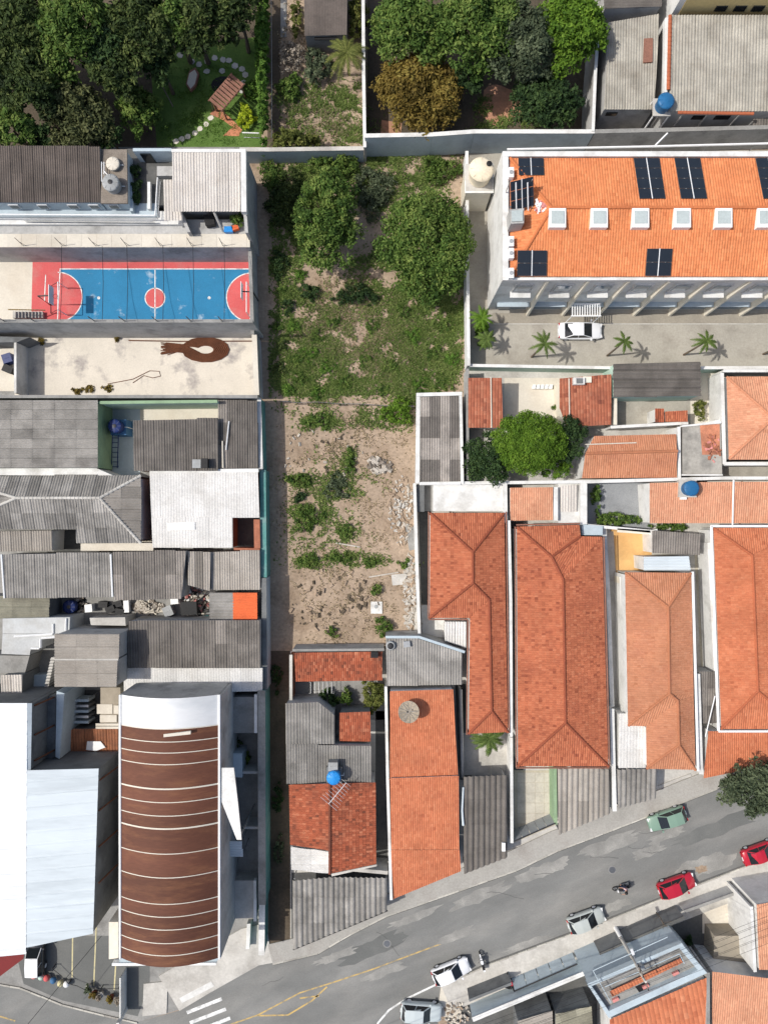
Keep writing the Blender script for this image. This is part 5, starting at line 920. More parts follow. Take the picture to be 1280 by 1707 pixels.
# ochre passage house
flat('ochre_floor', [(1022, 885), (1088, 885), (1084, 950), (1048, 960), (1062, 1190), (1032, 1190), (1026, 960)], .03, 'paint_ochre')
wall('cream wall on the inner side of the ochre passage', [(1036, 962), (1044, 1176)], 1.9, .35, 'wall_cream', 'wall_white'); wall('ochre wall at the back of the passage', [(1029, 884), (1088, 888)], 2.3, .3, 'paint_ochre', 'wall_cream')
e, t = 3.5, 4.15
r = house('tile_roof_house', 'salmon hipped tile roof house between the ochre passage and white wall', [[(1041, 954, e), (1151, 955, e), (1113, 1012, t)], [(1041, 954, e), (1113, 1012, t), (1115, 1156, t), (1046, 1210, e)], [(1046, 1210, e), (1115, 1156, t), (1129, 1168, t), (1076, 1210, e)], [(1076, 1210, e), (1129, 1168, t), (1131, 1242, t), (1077, 1281, e)], [(1077, 1281, e), (1131, 1242, t), (1158, 1283, e)], [(1151, 955, e), (1155, 1160, e), (1115, 1156, t), (1113, 1012, t)], [(1155, 1160, e), (1129, 1168, t), (1115, 1156, t)], [(1155, 1160, e), (1158, 1283, e), (1131, 1242, t), (1129, 1168, t)]], 'tile_salmon', 'wall_white',
      [((1041, 954, e), (1113, 1012, t)), ((1151, 955, e), (1113, 1012, t)), ((1113, 1012, t), (1115, 1156, t)), ((1115, 1156, t), (1129, 1168, t)), ((1129, 1168, t), (1131, 1242, t)), ((1046, 1210, e), (1115, 1156, t)), ((1131, 1242, t), (1077, 1281, e)), ((1131, 1242, t), (1158, 1283, e))])
MB().tube([W(1154, 953, 3.55), W(1163, 1285, 3.55)], .13, 6).go('gutter', X['white_paint'], r)
shed('shed', 'white translucent sheet cover behind the salmon roof', 'building', [(1072, 928, 3.2), (1147, 927, 3.2), (1150, 951, 3.), (1072, 951, 3.)], 0, 'metal_white', 'wall_white', tone=.03); shed('shed', 'dark grey shed roof at the back of the salmon house', 'building', [(1086, 884, 3.), (1166, 890, 3.), (1166, 925, 2.8), (1086, 922, 2.8)], 90, 'sheet_dark', 'wall_white', tone=.1, pat=lambda i, j, a, b: random.uniform(1.3, 1.6))
shed('shed', 'white panel carport roof beside the salmon house', 'carport', [(1032, 1190, 2.9), (1048, 1190, 2.9), (1076, 1213, 2.8), (1076, 1280, 2.6), (1030, 1280, 2.6)], 90, 'sheet_white', 'wall_white', tone=.03, amp=.03)
flat('side_passage', [(1155, 895), (1190, 895), (1196, 1120), (1168, 1120)], .03, 'concrete_warm').color = (1.3, 1.28, 1.15, 1); wall('white wall with green stains beside the orange hipped roof', [(1182, 905), (1193, 1118), (1198, 1216)], 2.6, .35, 'wall_white', 'wall_white')
shed('shed', 'small dark mottled sheet roof in the narrow side passage', 'building', [(1164, 1119, 2.8), (1189, 1119, 2.8), (1194, 1205, 2.6), (1168, 1206, 2.6)], 90, 'sheet_dark', 'wall_grey', pat=lambda i, j, a, b: random.uniform(.8, 1.6)); wall('white gutter wall beside the salmon roof and mottled sheets', [(1163, 1124), (1168, 1290)], 3.2, .3, 'wall_white', 'wall_white')
e, t = 3.5, 4.15
r = house('tile_roof_house', 'broad orange hipped tile roof inside a white gutter frame', [[(1188, 880, e), (1253, 926, t), (1262, 1152, t), (1201, 1215, e)], [(1188, 880, e), (1335, 880, e), (1253, 926, t)], [(1335, 880, e), (1340, 1215, e), (1262, 1152, t), (1253, 926, t)], [(1201, 1215, e), (1262, 1152, t), (1340, 1215, e)]], 'tile_orange', 'wall_white', [((1253, 926, t), (1262, 1152, t)), ((1188, 880, e), (1253, 926, t)), ((1262, 1152, t), (1201, 1215, e)), ((1262, 1152, t), (1340, 1215, e))])
for a, b in (((1185, 877, e), (1197, 1218, e)), ((1197, 1219, e), (1345, 1219, e)), ((1184, 877, e), (1345, 877, e))): MB().tube([V3(a), V3(b)], .13, 6).go('gutter', X['white_paint'], r)
house('tile_roof_shed', 'low front orange tile roof beside the street tree', [[(1179, 1218, 3.2), (1345, 1221, 3.2), (1345, 1262, 2.6), (1172, 1298, 2.55)]], 'tile_orange', 'wall_white')
tag(MB().tube([W(1191, 1160, 3.6), W(1175, 1228, 3.5)], .05, 5).go('cable_pipe', X['white_paint']), 'thin white pipe crossing from the gutter to the front roof', 'pipe')
# ---- middle houses below the lot
shed('shed', 'light grey corrugated roof at the corner of the lot with vents', 'building', [(643, 1064, 3.3), (696, 1064, 3.3), (770, 1088, 3.25), (770, 1141, 3.1), (645, 1143, 3.1)], 90, 'sheet_grey', 'wall_white', tone=.08, sl=2.5, pat=lambda i, j, a, b: random.uniform(1.0, 1.25)); wall('grey parapet wall on the slanted side of the light grey roof', [(643, 1062), (698, 1062), (774, 1087)], 3.5, .15, 'wall_grey', 'wall_blue')
c = W(651, 1077, 3.8); r = root('roof_vent', 'round grey roof vent on the light grey corrugated roof', 'vent', (c.x, c.y, 3.25)); MB().lathe((c.x, c.y, 3.25), [(.42, 0), (.48, .3), (.4, .5)], 18).go('drum', X['fibre_grey'], r); MB().lathe((c.x, c.y, 3.76), [(.32, 0), (.2, .08), (.02, .1)], 16).go('cap', X['dark_metal'], r)
crate('small dark box beside the round vent on the grey roof', 678, 1074, 3.3, (.6, .55, .35), 'grey_paint', .1, 'roof_box', 'box')
house('tile_roof_shed', 'weathered orange tile lean to roof along the bottom of the lot', [[(490, 1088, 3.), (637, 1086, 3.), (637, 1134, 2.6), (493, 1136, 2.6)]], 'tile_old', 'wall_white', inset=.1); wall('dark edged wall between the lot and the weathered lean to roof', [(488, 1084), (640, 1083)], 3.0, .15, 'wall_grey', 'concrete_grey'); crate('small black box on the weathered lean to roof', 624, 1092, 3.0, (.7, .5, .5), 'black', 0, 'roof_box', 'box')
wall('brick red side wall of the small courtyard', [(485, 1092), (485, 1170)], 2.6, .2, 'brick', 'concrete_light'); flat('courtyard_floor', [(486, 1130), (642, 1130), (642, 1200), (486, 1200)], .028, 'concrete_grey')
r = root('clothes_rack', 'white frame rack standing in the small courtyard', 'rack', (*W(535, 1148, 0).xy, .03))
for k in range(6): MB().tube([W(518+k*7, 1137, 1.2), W(518+k*7, 1156, 1.2)], .03, 4).go('bar', X['white_paint'], r)
for a in ((516, 1137), (556, 1137), (516, 1156), (556, 1156)): q = W(*a, 1.2); MB().tube([q, (q.x, q.y, .02)], .03, 4).go('leg', X['white_paint'], r)
r = shed('shed', 'stepped dark grey corrugated roof with a blue tank', 'house', [(476, 1172, 3.9), (531, 1170, 3.9), (558, 1192, 3.8), (558, 1240, 3.65), (477, 1240, 3.65)], 90, 'sheet_grey', 'wall_grey', pat=lambda i, j, a, b: random.uniform(.75, 1.)); q = [(477, 1240.5, 3.65), (619, 1243, 3.65), (620, 1304, 3.4), (478, 1306, 3.4)]; sheets(r, q, 90, 'sheet_grey', pat=lambda i, j, a, b: random.uniform(.72, .95)); body(r, [q], 'wall_grey')
house('tile_roof_shed', 'small brown orange tile roof in the corner of the dark grey roof', [[(566, 1188, 3.3), (617, 1186, 3.3), (618, 1236, 3.), (566, 1235, 3.)]], 'tile_old', 'wall_dark', inset=.1)
tank('bright sky blue water tank on a concrete block on the dark roof', 556, 1298, 4.2, .66, .95, 'plastic_sky', stand=.75, standmat='wall_dark', hatch=0); crate('grey square vent box beside the sky blue tank', 555, 1278, 3.6, (.9, .8, 1.), 'fibre_grey', 0, 'roof_box', 'box')
e, t = 3.4, 4.2
r = house('tile_roof_house', 'old mottled orange gable roof with a straight ridge below the dark roof', [[(482, 1308, e), (550, 1306, t), (550, 1418, t), (484, 1408, e)], [(550, 1306, t), (626, 1304, e), (627, 1440, e), (550.5, 1456, t)]], 'tile_old', 'wall_white', [((550, 1306, t), (550, 1456, t))])
sheets(r, [(485, 1411, 3.1), (549, 1419, 3.1), (549, 1456, 2.9), (486, 1449, 2.9)], 0, 'sheet_white', tone=.06, sl=2.2); slab('verge', [(552, 1457), (628, 1441), (628, 1444), (553, 1461)], 3.0, 3.4, 'concrete_light', r); body(r, [[(485, 1411, 3.05), (549, 1419, 3.05), (549, 1456, 2.85), (486, 1449, 2.85)]], 'wall_white')
r = root('antenna', 'white television antenna mast over the old mottled roof', 'antenna', (*W(566, 1330, 5).xy, 4.0)); a, b = W(577, 1305, 5.2), W(548, 1340, 5.2); MB().tube([a, b], .03, 5).go('boom', X['alu'], r); d = (b-a).normalized(); s = Vector((-d.y, d.x, 0)); m_ = a.lerp(b, .5); MB().tube([m_, (m_.x, m_.y, 3.95)], .03, 5).go('mast', X['alu'], r)
for k in range(9): q = a.lerp(b, k/8.); L = .55+.06*k; MB().tube([q-s*L, q+s*L], .014, 4).go('element', X['alu'], r)
r = root('carport', 'grey corrugated carport roof with slanted street edge', 'carport', (*W(560, 1510, 2.8).xy, 0)); cp = [(488, 1460, 2.9), (552, 1461, 2.9), (645, 1452, 2.9), (645, 1517, 2.7), (489, 1582, 2.55)]; sheets(r, cp, 90, 'sheet_grey', sw=1.1, sl=2.4, pitch=.52, amp=.2, tone=.12); MB().tube([W(489, 1583, 2.5), W(646, 1518, 2.65)], .08, 5).go('gutter', X['black'], r)
for a in ((491, 1465), (642, 1456), (642, 1512), (491, 1578), (560, 1549)): q = W(*a, 2.6); MB().tube([q, (q.x, q.y, 0)], .07, 6).go('post', X['steel'], r)
slab('front_gate', [(492, 1580), (643, 1517.5), (643, 1519.5), (492, 1582)], 0, 2.1, 'dark_metal', r); flat('carport_floor', [(486, 1455), (642, 1450), (642, 1512), (486, 1578)], .03, 'concrete_dark')
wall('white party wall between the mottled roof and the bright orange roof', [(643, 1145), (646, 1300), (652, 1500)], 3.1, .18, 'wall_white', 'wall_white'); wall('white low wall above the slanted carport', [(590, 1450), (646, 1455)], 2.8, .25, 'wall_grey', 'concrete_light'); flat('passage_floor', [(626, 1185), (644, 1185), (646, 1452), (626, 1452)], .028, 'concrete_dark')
e, t = 3.3, 3.9
r = house('tile_roof_house', 'long bright orange tile roof with satellite dish reaching the street', [[(650, 1152, 3.9), (755, 1149, 3.9), (763, 1292, 3.5), (650, 1296, 3.5)], [(650, 1297, 3.8), (764, 1293, 3.8), (765, 1416, 3.2), (652, 1416, 3.2)], [(652, 1416.5, 3.2), (766, 1416.5, 3.2), (768, 1452, 3.03), (654, 1499, 2.8)]], 'tile_orange', 'wall_white', inset=.1); MB().tube([W(648, 1299, 3.75), W(765, 1295, 3.75)], .07, 5).go('step_flashing', X['brick'], r)
c = W(682, 1187, 4.9); r = root('satellite_dish', 'large round mesh satellite dish on the bright orange roof', 'satellite dish', (c.x, c.y, 3.75)); ax = Vector((-.25, .3, 1)).normalized(); Rm = ax.to_track_quat('Z', 'Y').to_matrix(); v = [c+Rm @ Vector((0, 0, 0))]; f = []; nr = 6; ns = 24
for i in range(1, nr+1):
    for k in range(ns): rr = 1.05*i/nr; v.append(c+Rm @ Vector((rr*math.cos(2*math.pi*k/ns), rr*math.sin(2*math.pi*k/ns), .28*(i/nr)**2)))
for k in range(ns): f.append((0, 1+k, 1+(k+1) % ns))
for i in range(nr-1):
    for k in range(ns): a = 1+i*ns; f.append((a+k, a+ns+k, a+ns+(k+1) % ns, a+(k+1) % ns))
mk('dish', v, f, X['wood_grey'], r, True).color = (1.5, 1.5, 1.4, 1)
for k in range(12): a = 2*math.pi*k/12; MB().tube([c+Rm @ Vector((.1*math.cos(a), .1*math.sin(a), .02)), c+Rm @ Vector((.55*math.cos(a), .55*math.sin(a), .10)), c+Rm @ Vector((1.05*math.cos(a), 1.05*math.sin(a), .3))], .014, 4).go('rib', X['steel'], r)
for k in range(3): a = 2*math.pi*k/3+.4; MB().tube([c+Rm @ Vector((.95*math.cos(a), .95*math.sin(a), .25)), c+Rm @ Vector((0, 0, .75))], .014, 4).go('feed_strut', X['steel'], r)
MB().tube([c, (c.x, c.y, 3.7)], .06, 6).go('mast', X['steel'], r); MB().box(c+Rm @ Vector((0, 0, .77)), (.14, .14, .14)).go('feed_horn', X['dark_metal'], r)
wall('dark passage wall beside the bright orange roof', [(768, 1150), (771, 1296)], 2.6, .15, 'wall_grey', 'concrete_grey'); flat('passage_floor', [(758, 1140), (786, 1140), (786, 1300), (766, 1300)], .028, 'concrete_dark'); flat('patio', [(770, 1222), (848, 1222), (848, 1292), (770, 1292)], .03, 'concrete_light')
r = root('carport', 'dark ribbed carport roof beside the bright orange roof', 'carport', (*W(808, 1370, 2.8).xy, 0)); cp = [(772, 1294, 2.9), (844, 1291, 2.9), (845, 1428, 2.6), (773, 1456, 2.6)]; sheets(r, cp, 90, 'sheet_dark', sw=1.1, sl=2.6, pitch=.52, amp=.2, tone=.1)
for a in ((775, 1298), (841, 1296), (841, 1425), (776, 1450)): q = W(*a, 2.55); MB().tube([q, (q.x, q.y, 0)], .06, 6).go('post', X['steel'], r)
slab('front_gate', [(777, 1453), (843, 1427), (843, 1429), (777, 1455)], 0, 2.0, 'dark_metal', r); tag(MB().tube([W(772, 1312, 3.1), W(770, 1350, 3.1), W(772, 1376, 3.1)], .12, 6).go('rolled_awning', X['metal_white']), 'rolled white awning beside the dark ribbed carport', 'awning'); crate('small white box on the edge of the dark ribbed carport', 839, 1412, 2.72, (.3, .8, .3), 'white_paint', 0, 'roof_box', 'box')
# driveway and carports of the red hip house
flat('driveway', [(856, 1284), (926, 1284), (926, 1375), (858, 1404)], .03, 'concrete_warm').color = (1.2, 1.15, 1.05, 1)
for i in range(4):
    for j in range(5): slab('paving_slab', [(862+i*15, 1288+j*17), (876.4+i*15, 1288+j*17), (876.4+i*15, 1304.4+j*17), (862+i*15, 1304.4+j*17)], .02, .045+random.random()*.006, 'concrete_warm', kind='structure').color = (*([random.uniform(1.25, 1.42)]*3), 1)
wall('green wall between the paved driveway and the grey carport', [(925, 1281), (926, 1374)], 2.3, .2, 'wall_green', 'wall_green'); wall('white wall at the left of the paved driveway', [(852, 1230), (853, 1405)], 2.4, .2, 'wall_white', 'wall_white')
r = root('gate', 'dark solar panelled sliding gate across the paved driveway', 'gate', (*W(890, 1390, 1).xy, 0))
for k in range(5): a, b = W(857+k*13.6, 1402-k*6, 2.2), W(857+(k+1)*13.6-.8, 1402-(k+1)*6+.3, 2.2); d = b-a; L = d.length; MB().box(((a+b)/2).xy[:]+(1.1,), (L, .08, 2.1), math.atan2(d.y, d.x)).go('gate_panel', X['grey_paint'], r)
a, b = W(856, 1403, 2.3), W(926, 1372, 2.3); MB().tube([a, b], .07, 5).go('top_rail', X['dark_metal'], r)
r = root('carport', 'grey ribbed carport roof beside the green wall', 'carport', (*W(970, 1335, 2.8).xy, 0)); cp = [(929, 1281, 2.9), (1013, 1281, 2.9), (1016, 1355, 2.7), (930, 1391, 2.6)]; sheets(r, cp, 90, 'sheet_taupe', sw=1., sl=2.8, pitch=.52, amp=.2, tone=.12)
for a in ((932, 1285), (1010, 1285), (1012, 1352), (932, 1385)): q = W(*a, 2.55); MB().tube([q, (q.x, q.y, 0)], .06, 6).go('post', X['steel'], r)
slab('front_gate', [(933, 1387), (1013, 1353), (1013, 1355), (933, 1389)], 0, 1.9, 'grey_paint', r)
wall('white wall between the two grey carports', [(1020, 1182), (1024, 1352)], 2.7, .3, 'wall_white', 'wall_white')
r = root('carport', 'small grey ribbed carport roof under the white panel roof', 'carport', (*W(1060, 1310, 2.6).xy, 0)); cp = [(1028, 1282, 2.6), (1094, 1282, 2.6), (1092, 1330, 2.4), (1029, 1347, 2.4)]; sheets(r, cp, 90, 'sheet_grey', sw=1., sl=2.4, pitch=.52, amp=.2, tone=.1)
for a in ((1031, 1285), (1091, 1285), (1090, 1327), (1031, 1343)): q = W(*a, 2.35); MB().tube([q, (q.x, q.y, 0)], .06, 6).go('post', X['steel'], r)
for k in range(6): slab('entry_step', [(1096+k*7, 1310-k*3), (1150, 1290), (1152, 1294), (1098+k*7, 1314-k*3)], 0, .10+.006*k, 'concrete_light', kind='structure') if k == 0 else None
# ================================================================ SOUTH SIDE OF THE STREET
flat('yard_paving', [(745, 1690), (780, 1655), (1166, 1500), (1900, 1230), (1900, 2300), (760, 2300)], .012, 'concrete_dark')
z = 6.0
r = root('blue_grey_house', 'two storey blue grey house with sunken roof terrace and orange stripe', 'house', (*W(1080, 1640, 6).xy, 0)); A, B, C_, D = (978, 1640), (1136, 1572), (1178, 1622), (1014, 1697)
slab('wall', [(980, 1641), (1135, 1574), (1176, 1700), (1176, 1850), (1002, 1850), (1013, 1695)] if 0 else [(980, 1641), (1135, 1574), (1176, 1622), (1015, 1695)], 0, 5.4, 'wall_blue', r)
def rim(a, b, c, d, z0, z1, mat, nm): slab(nm, [a, b, c, d], z0, z1, mat, r)
rim((978, 1640), (1136, 1572), (1139, 1577), (981, 1646), 5.42, 6.0, 'wall_blue', 'parapet'); rim((1139, 1577), (1178, 1622), (1170, 1626), (1131, 1580), 5.42, 6.01, 'wall_blue', 'parapet'); rim((1178, 1622), (1014, 1697), (1009, 1688), (1170, 1614), 5.42, 6.02, 'wall_blue', 'parapet'); rim((1014, 1697), (978, 1640), (985, 1643), (1018, 1691), 5.42, 6.03, 'wall_blue', 'parapet')
slab('terrace_floor', [(984, 1642), (1134, 1578), (1170, 1618), (1016, 1689)], 5.41, 5.44, 'concrete_grey', r); tiles(r, [(1015, 1652, 5.75), (1133, 1597, 5.75), (1137, 1604, 5.6), (1020, 1661, 5.6)], 'tile_orange', pu=.3); slab('stair_opening', [(1058, 1645), (1073, 1638), (1086, 1653), (1070, 1661)], 5.45, 5.47, 'black', r)
for k in range(3): slab('vent_block', [(1020+k*50, 1668-k*22), (1030+k*50, 1663-k*22), (1032+k*50, 1667-k*22), (1022+k*50, 1672-k*22)], 5.45, 5.7, 'bag_pink', r)
for a, b in (((988, 1618), (1112, 1562)), ((988, 1618), (1018, 1672)), ((1008, 1645), (1132, 1590)), ((1132, 1590), (1140, 1606))): MB().tube([W(*a, 6.4), W(*b, 6.4)], .045, 5).go('railing', X['wall_blue'], r)
house('tile_roof_house', 'orange tile roof rising behind the blue grey terrace house', [[(1016, 1700, 5.2), (1177, 1628, 5.2), (1177, 1800, 4.6), (1016, 1800, 4.6)]], 'tile_orange', 'wall_white', pu=.45, pv=.6); wall('thin dark parapet between two orange roofs south of the street', [(1180, 1622), (1180, 1760)], 5.4, .2, 'wall_grey', 'concrete_grey')
house('tile_roof_house', 'wide pale orange tile roof at the corner below the cream yard', [[(1186, 1619, 4.6), (1440, 1650, 4.6), (1440, 1800, 4.2), (1185, 1800, 4.2)]], 'tile_pale', 'wall_white'); house('tile_roof_house', 'narrow orange tile roof beside the white house wall', [[(1260, 1508, 5.2), (1420, 1480, 5.2), (1420, 1618, 5.), (1264, 1616, 5.)]], 'tile_pale', 'wall_white', inset=.05)
flat('cream_yard', [(1170, 1495), (1236, 1475), (1236, 1558), (1170, 1556)], .03, 'concrete_cream'); wall('pale wall dividing the cream yard from the narrow orange roof', [(1252, 1512), (1258, 1620)], 5.0, .2, 'wall_white', 'wall_white')
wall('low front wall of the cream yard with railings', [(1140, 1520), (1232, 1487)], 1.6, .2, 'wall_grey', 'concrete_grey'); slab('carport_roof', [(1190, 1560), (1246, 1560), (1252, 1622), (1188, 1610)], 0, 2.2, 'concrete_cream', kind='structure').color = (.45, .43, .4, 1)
bush('potted_shrub', 'dark shrubs in the shaded gap beside the blue grey house', 1205, 1610, 1.5, 14, 8, 'leaf_deep', .14, 2.); bush('potted_shrub', 'single dark shrub between the blue grey house and cream yard', 1148, 1567, 1.3, 7, 8, 'leaf_deep', .14, 2.)
wall('dark front wall of the blue grey house plot', [(1000, 1592), (1140, 1530)], 2.3, .25, 'wall_dark', 'concrete_dark'); wall('pale coping wall along the plots at the street corner', [(788, 1700), (975, 1622)], 2.2, .35, 'wall_blue', 'wall_white'); wall('dark metal fence wall beside the sidewalk corner', [(782, 1668), (852, 1640)], 1.9, .15, 'wall_dark', 'wall_dark')
r = root('panel_fence', 'row of grey tinted fence panels along the south sidewalk', 'fence', (*W(900, 1628, 1).xy, 0))
for k in range(5): a, b = W(858+k*21, 1652-k*9, 2.), W(858+(k+1)*21-1.5, 1652-(k+1)*9+.6, 2.); d = b-a; MB().box(((a+b)/2).xy[:]+(1.,), (d.length, .09, 1.9), math.atan2(d.y, d.x)).go('fence_panel', X['wall_blue'], r)
a, b = W(856, 1653, 2.05), W(962, 1607, 2.05); MB().tube([a, b], .07, 5).go('top_rail', X['dark_metal'], r)
shed('shed', 'small grey ribbed roof at the bottom beside the blue grey house', 'building', [(925, 1690, 3.), (985, 1676, 3.), (990, 1760, 2.8), (925, 1760, 2.8)], 20, 'sheet_olive', 'wall_dark', tone=.1); shed('shed', 'pale ribbed roof corner at the bottom of the street block', 'building', [(862, 1702, 2.8), (920, 1683, 2.8), (922, 1760, 2.7), (862, 1760, 2.7)], 20, 'sheet_taupe', 'wall_dark', tone=.1)
heap('low pile of sand and rubble at the sidewalk corner', 762, 1690, 22, 20, .2, 70, ('rubble', 'soil', 'concrete_cream', 'rubble'), z0=.12, size=.16)
# street pole and lines
q = W(1025, 1546, 0); r = root('utility_pole', 'tall concrete utility pole with crossarms on the south sidewalk', 'utility pole', (q.x, q.y, .1)); MB().tube([(q.x, q.y, 0), (q.x, q.y, 8.6)], .2, 10, .11).go('shaft', X['concrete_light'], r); MB().lathe((q.x, q.y, .12), [(.215, 0), (.212, 1.6), (.2, 1.62)], 12).go('painted_base', X['white_paint'], r)
dv = (W(1280, 1430)-W(816, 1607)).normalized(); sv = Vector((-dv.y, dv.x, 0)); lines = []
for zz, L in ((8.2, 1.1), (7.4, .9)):
    MB().tube([(q.x-sv.x*L, q.y-sv.y*L, zz), (q.x+sv.x*L, q.y+sv.y*L, zz)], .06, 5).go('crossarm', X['wood_grey'], r)
    for s in (-.9, -.3, .3, .9): p = Vector((q.x+sv.x*L*s, q.y+sv.y*L*s, zz)); MB().lathe((p.x, p.y, zz+.05), [(.04, 0), (.07, .06), (.04, .14)], 8).go('insulator', X['dark_metal'], r); lines.append(p+Vector((0, 0, .2)))
MB().lathe((q.x+.45, q.y-.1, 5.6), [(.26, 0), (.28, .1), (.28, .8), (.2, .9)], 14).go('transformer', X['fibre_grey'], r); MB().tube([(q.x, q.y, 6.8), (q.x+sv.x*1.8, q.y+sv.y*1.8, 7.1)], .04, 5).go('lamp_arm', X['steel'], r); MB().box((q.x+sv.x*2., q.y+sv.y*2., 7.1), (.6, .25, .14), math.atan2(sv.y, sv.x)).go('lamp_head', X['alu'], r)
for p in lines: a = p-dv*60; b = p+dv*60; tag(MB().tube([a, a.lerp(p, .5)-Vector((0, 0, .5)), p, p.lerp(b, .5)-Vector((0, 0, .5)), b], .014, 4).go('power_line', X['black']), 'thin power line running along the south side of the street', 'power line', 'power lines along the street')
for a, b, l in ((W(20, 1740, 6.), W(170, 1560, 6.), 'dark service cable crossing the street corner by the forecourt'), ):
    tag(MB().tube([a, a.lerp(b, .5)-Vector((0, 0, .4)), b], .025, 4).go('service_cable', X['black']), l, 'cable')
q = W(1092, 1520, 0); r = root('young_tree', 'thin leafless sapling with twigs on the south sidewalk', 'tree', (q.x, q.y, .1)); MB().tube([(q.x, q.y, .1), (q.x-.1, q.y+.3, 1.6), (q.x-.2, q.y+.2, 3.)], .05, 5, .02).go('trunk', X['bark'], r)
for k in range(9): a = random.random()*6.28; z0 = random.uniform(1.2, 2.8); MB().tube([(q.x-.12, q.y+.22, z0), (q.x-.12+math.cos(a)*.8, q.y+.22+math.sin(a)*.8, z0+.5)], .02, 4, .008).go('branch', X['bark'], r)
from mathutils import noise as mnoise
# ================================================================ VEGETATION
G1 = 'trees of the shaded garden'
for px, py, h, rx, ry, m, l in (
    (25, 45, 9, 62, 60, 'leaf_forest', 'broad dark tree at the outer top corner of the garden'), (122, 26, 10, 66, 58, 'leaf_mid', 'mid green tall tree second from the top corner of the garden'),
    (42, 138, 8.5, 62, 56, 'leaf_forest', 'dark green tree beside the olive crowned tree above the brown roof'), (126, 190, 7, 60, 62, 'leaf_olive_grey', 'olive grey crowned tree overhanging the dark brown corrugated roof'),
    (228, 44, 9, 72, 64, 'leaf_forest', 'wide dark tree in the middle of the garden wood'), (190, 120, 7.5, 52, 46, 'leaf_forest', 'dark tree between the wide garden tree and the olive crowned tree'),
    (320, 34, 8, 68, 52, 'leaf_forest', 'dark green tree above the shaded stepping stones'), (396, 22, 7, 42, 44, 'leaf_forest', 'dark tree between the stepping stones and the hedge top'),
    (226, 186, 4.6, 40, 44, 'leaf_mid', 'low green tree beside the rooftop courtyard wall'), (16, 214, 7, 48, 36, 'leaf_mid', 'green tree touching the outer end of the brown roof'),
    (92, 96, 8, 50, 46, 'leaf_mid', 'green tree filling the gap behind the olive crowned tree'), (172, 62, 8.5, 42, 46, 'leaf_deep', 'very dark tree between the two tallest garden trees'), (264, 106, 6, 34, 34, 'leaf_deep', 'very dark small tree behind the wooden sandpit'), (-20, 100, 8, 50, 60, 'leaf_forest', 'dark tree at the outermost edge of the garden wood'), (70, 226, 5.5, 34, 24, 'leaf_deep', 'very dark low tree wedged behind the brown roof'), (178, 222, 4.8, 30, 24, 'leaf_deep', 'very dark low tree behind the roof cistern'), (286, 28, 8, 40, 44, 'leaf_mid', 'mid green tree wedged beside the wide dark garden tree')):
    tree('garden_tree', l, px, py, h, rx, ry, m, .2, 1.0, G1)
for px, py, h, rx, ry, m, l in (
    (690, 42, 8, 76, 62, 'leaf_mid', 'large green tree behind the rust coloured tree'), (795, 45, 8.5, 84, 72, 'leaf_mid', 'largest green tree in the walled plot behind the lot'), (698, 152, 6.5, 76, 76, 'leaf_rust', 'rust and olive coloured tree leaning over the retaining wall'),
    (868, 70, 8, 60, 66, 'leaf_grey', 'grey green tree next to the bright green tree'), (950, 50, 8, 60, 74, 'leaf_bright', 'bright green smooth crowned tree beside the beige sheds'), (908, 165, 5.5, 70, 48, 'leaf_deep', 'very dark low tree in the corner of the walled plot'), (775, 130, 5, 34, 28, 'leaf_deep', 'dark low tree between the rust tree and bare earth')):
    tree('plot_tree', l, px, py, h, rx, ry, m, .19, 1.1, 'trees in the walled plot')
tree('lot_tree', 'tall oval green tree standing in the vacant lot', 545, 372, 6., 56, 104, 'leaf_mid', .16, 1.2, rz=2.6, lump=.4, more=1.3); tree('lot_tree', 'wide round green tree in the lot beside the driveway wall', 712, 408, 6.5, 80, 92, 'leaf_mid', .16, 1.2, rz=2.9, lump=.4, more=1.3)
tree('round_tree', 'dense bright green round tree beside the cream patio', 882, 738, 6.2, 60, 50, 'leaf_bright', .1, 2.6, rz=2.4, lump=.1, more=4.5); tree('dark_tree', 'dark green tree between the round bright tree and striped shed', 814, 764, 5., 44, 46, 'leaf_deep', .14, 1.5); tree('dark_tree', 'shaded dark tree behind the round bright tree', 948, 738, 4.6, 36, 44, 'leaf_deep', .14, 1.3); tree('low_tree', 'low bright green tree below the round bright tree', 922, 776, 3.4, 30, 24, 'leaf_bright', .13, 1.4)
tree('street_tree', 'grey green street tree at the end of the front orange roof', 1250, 1314, 6., 56, 46, 'leaf_grey', .17, 1.0)
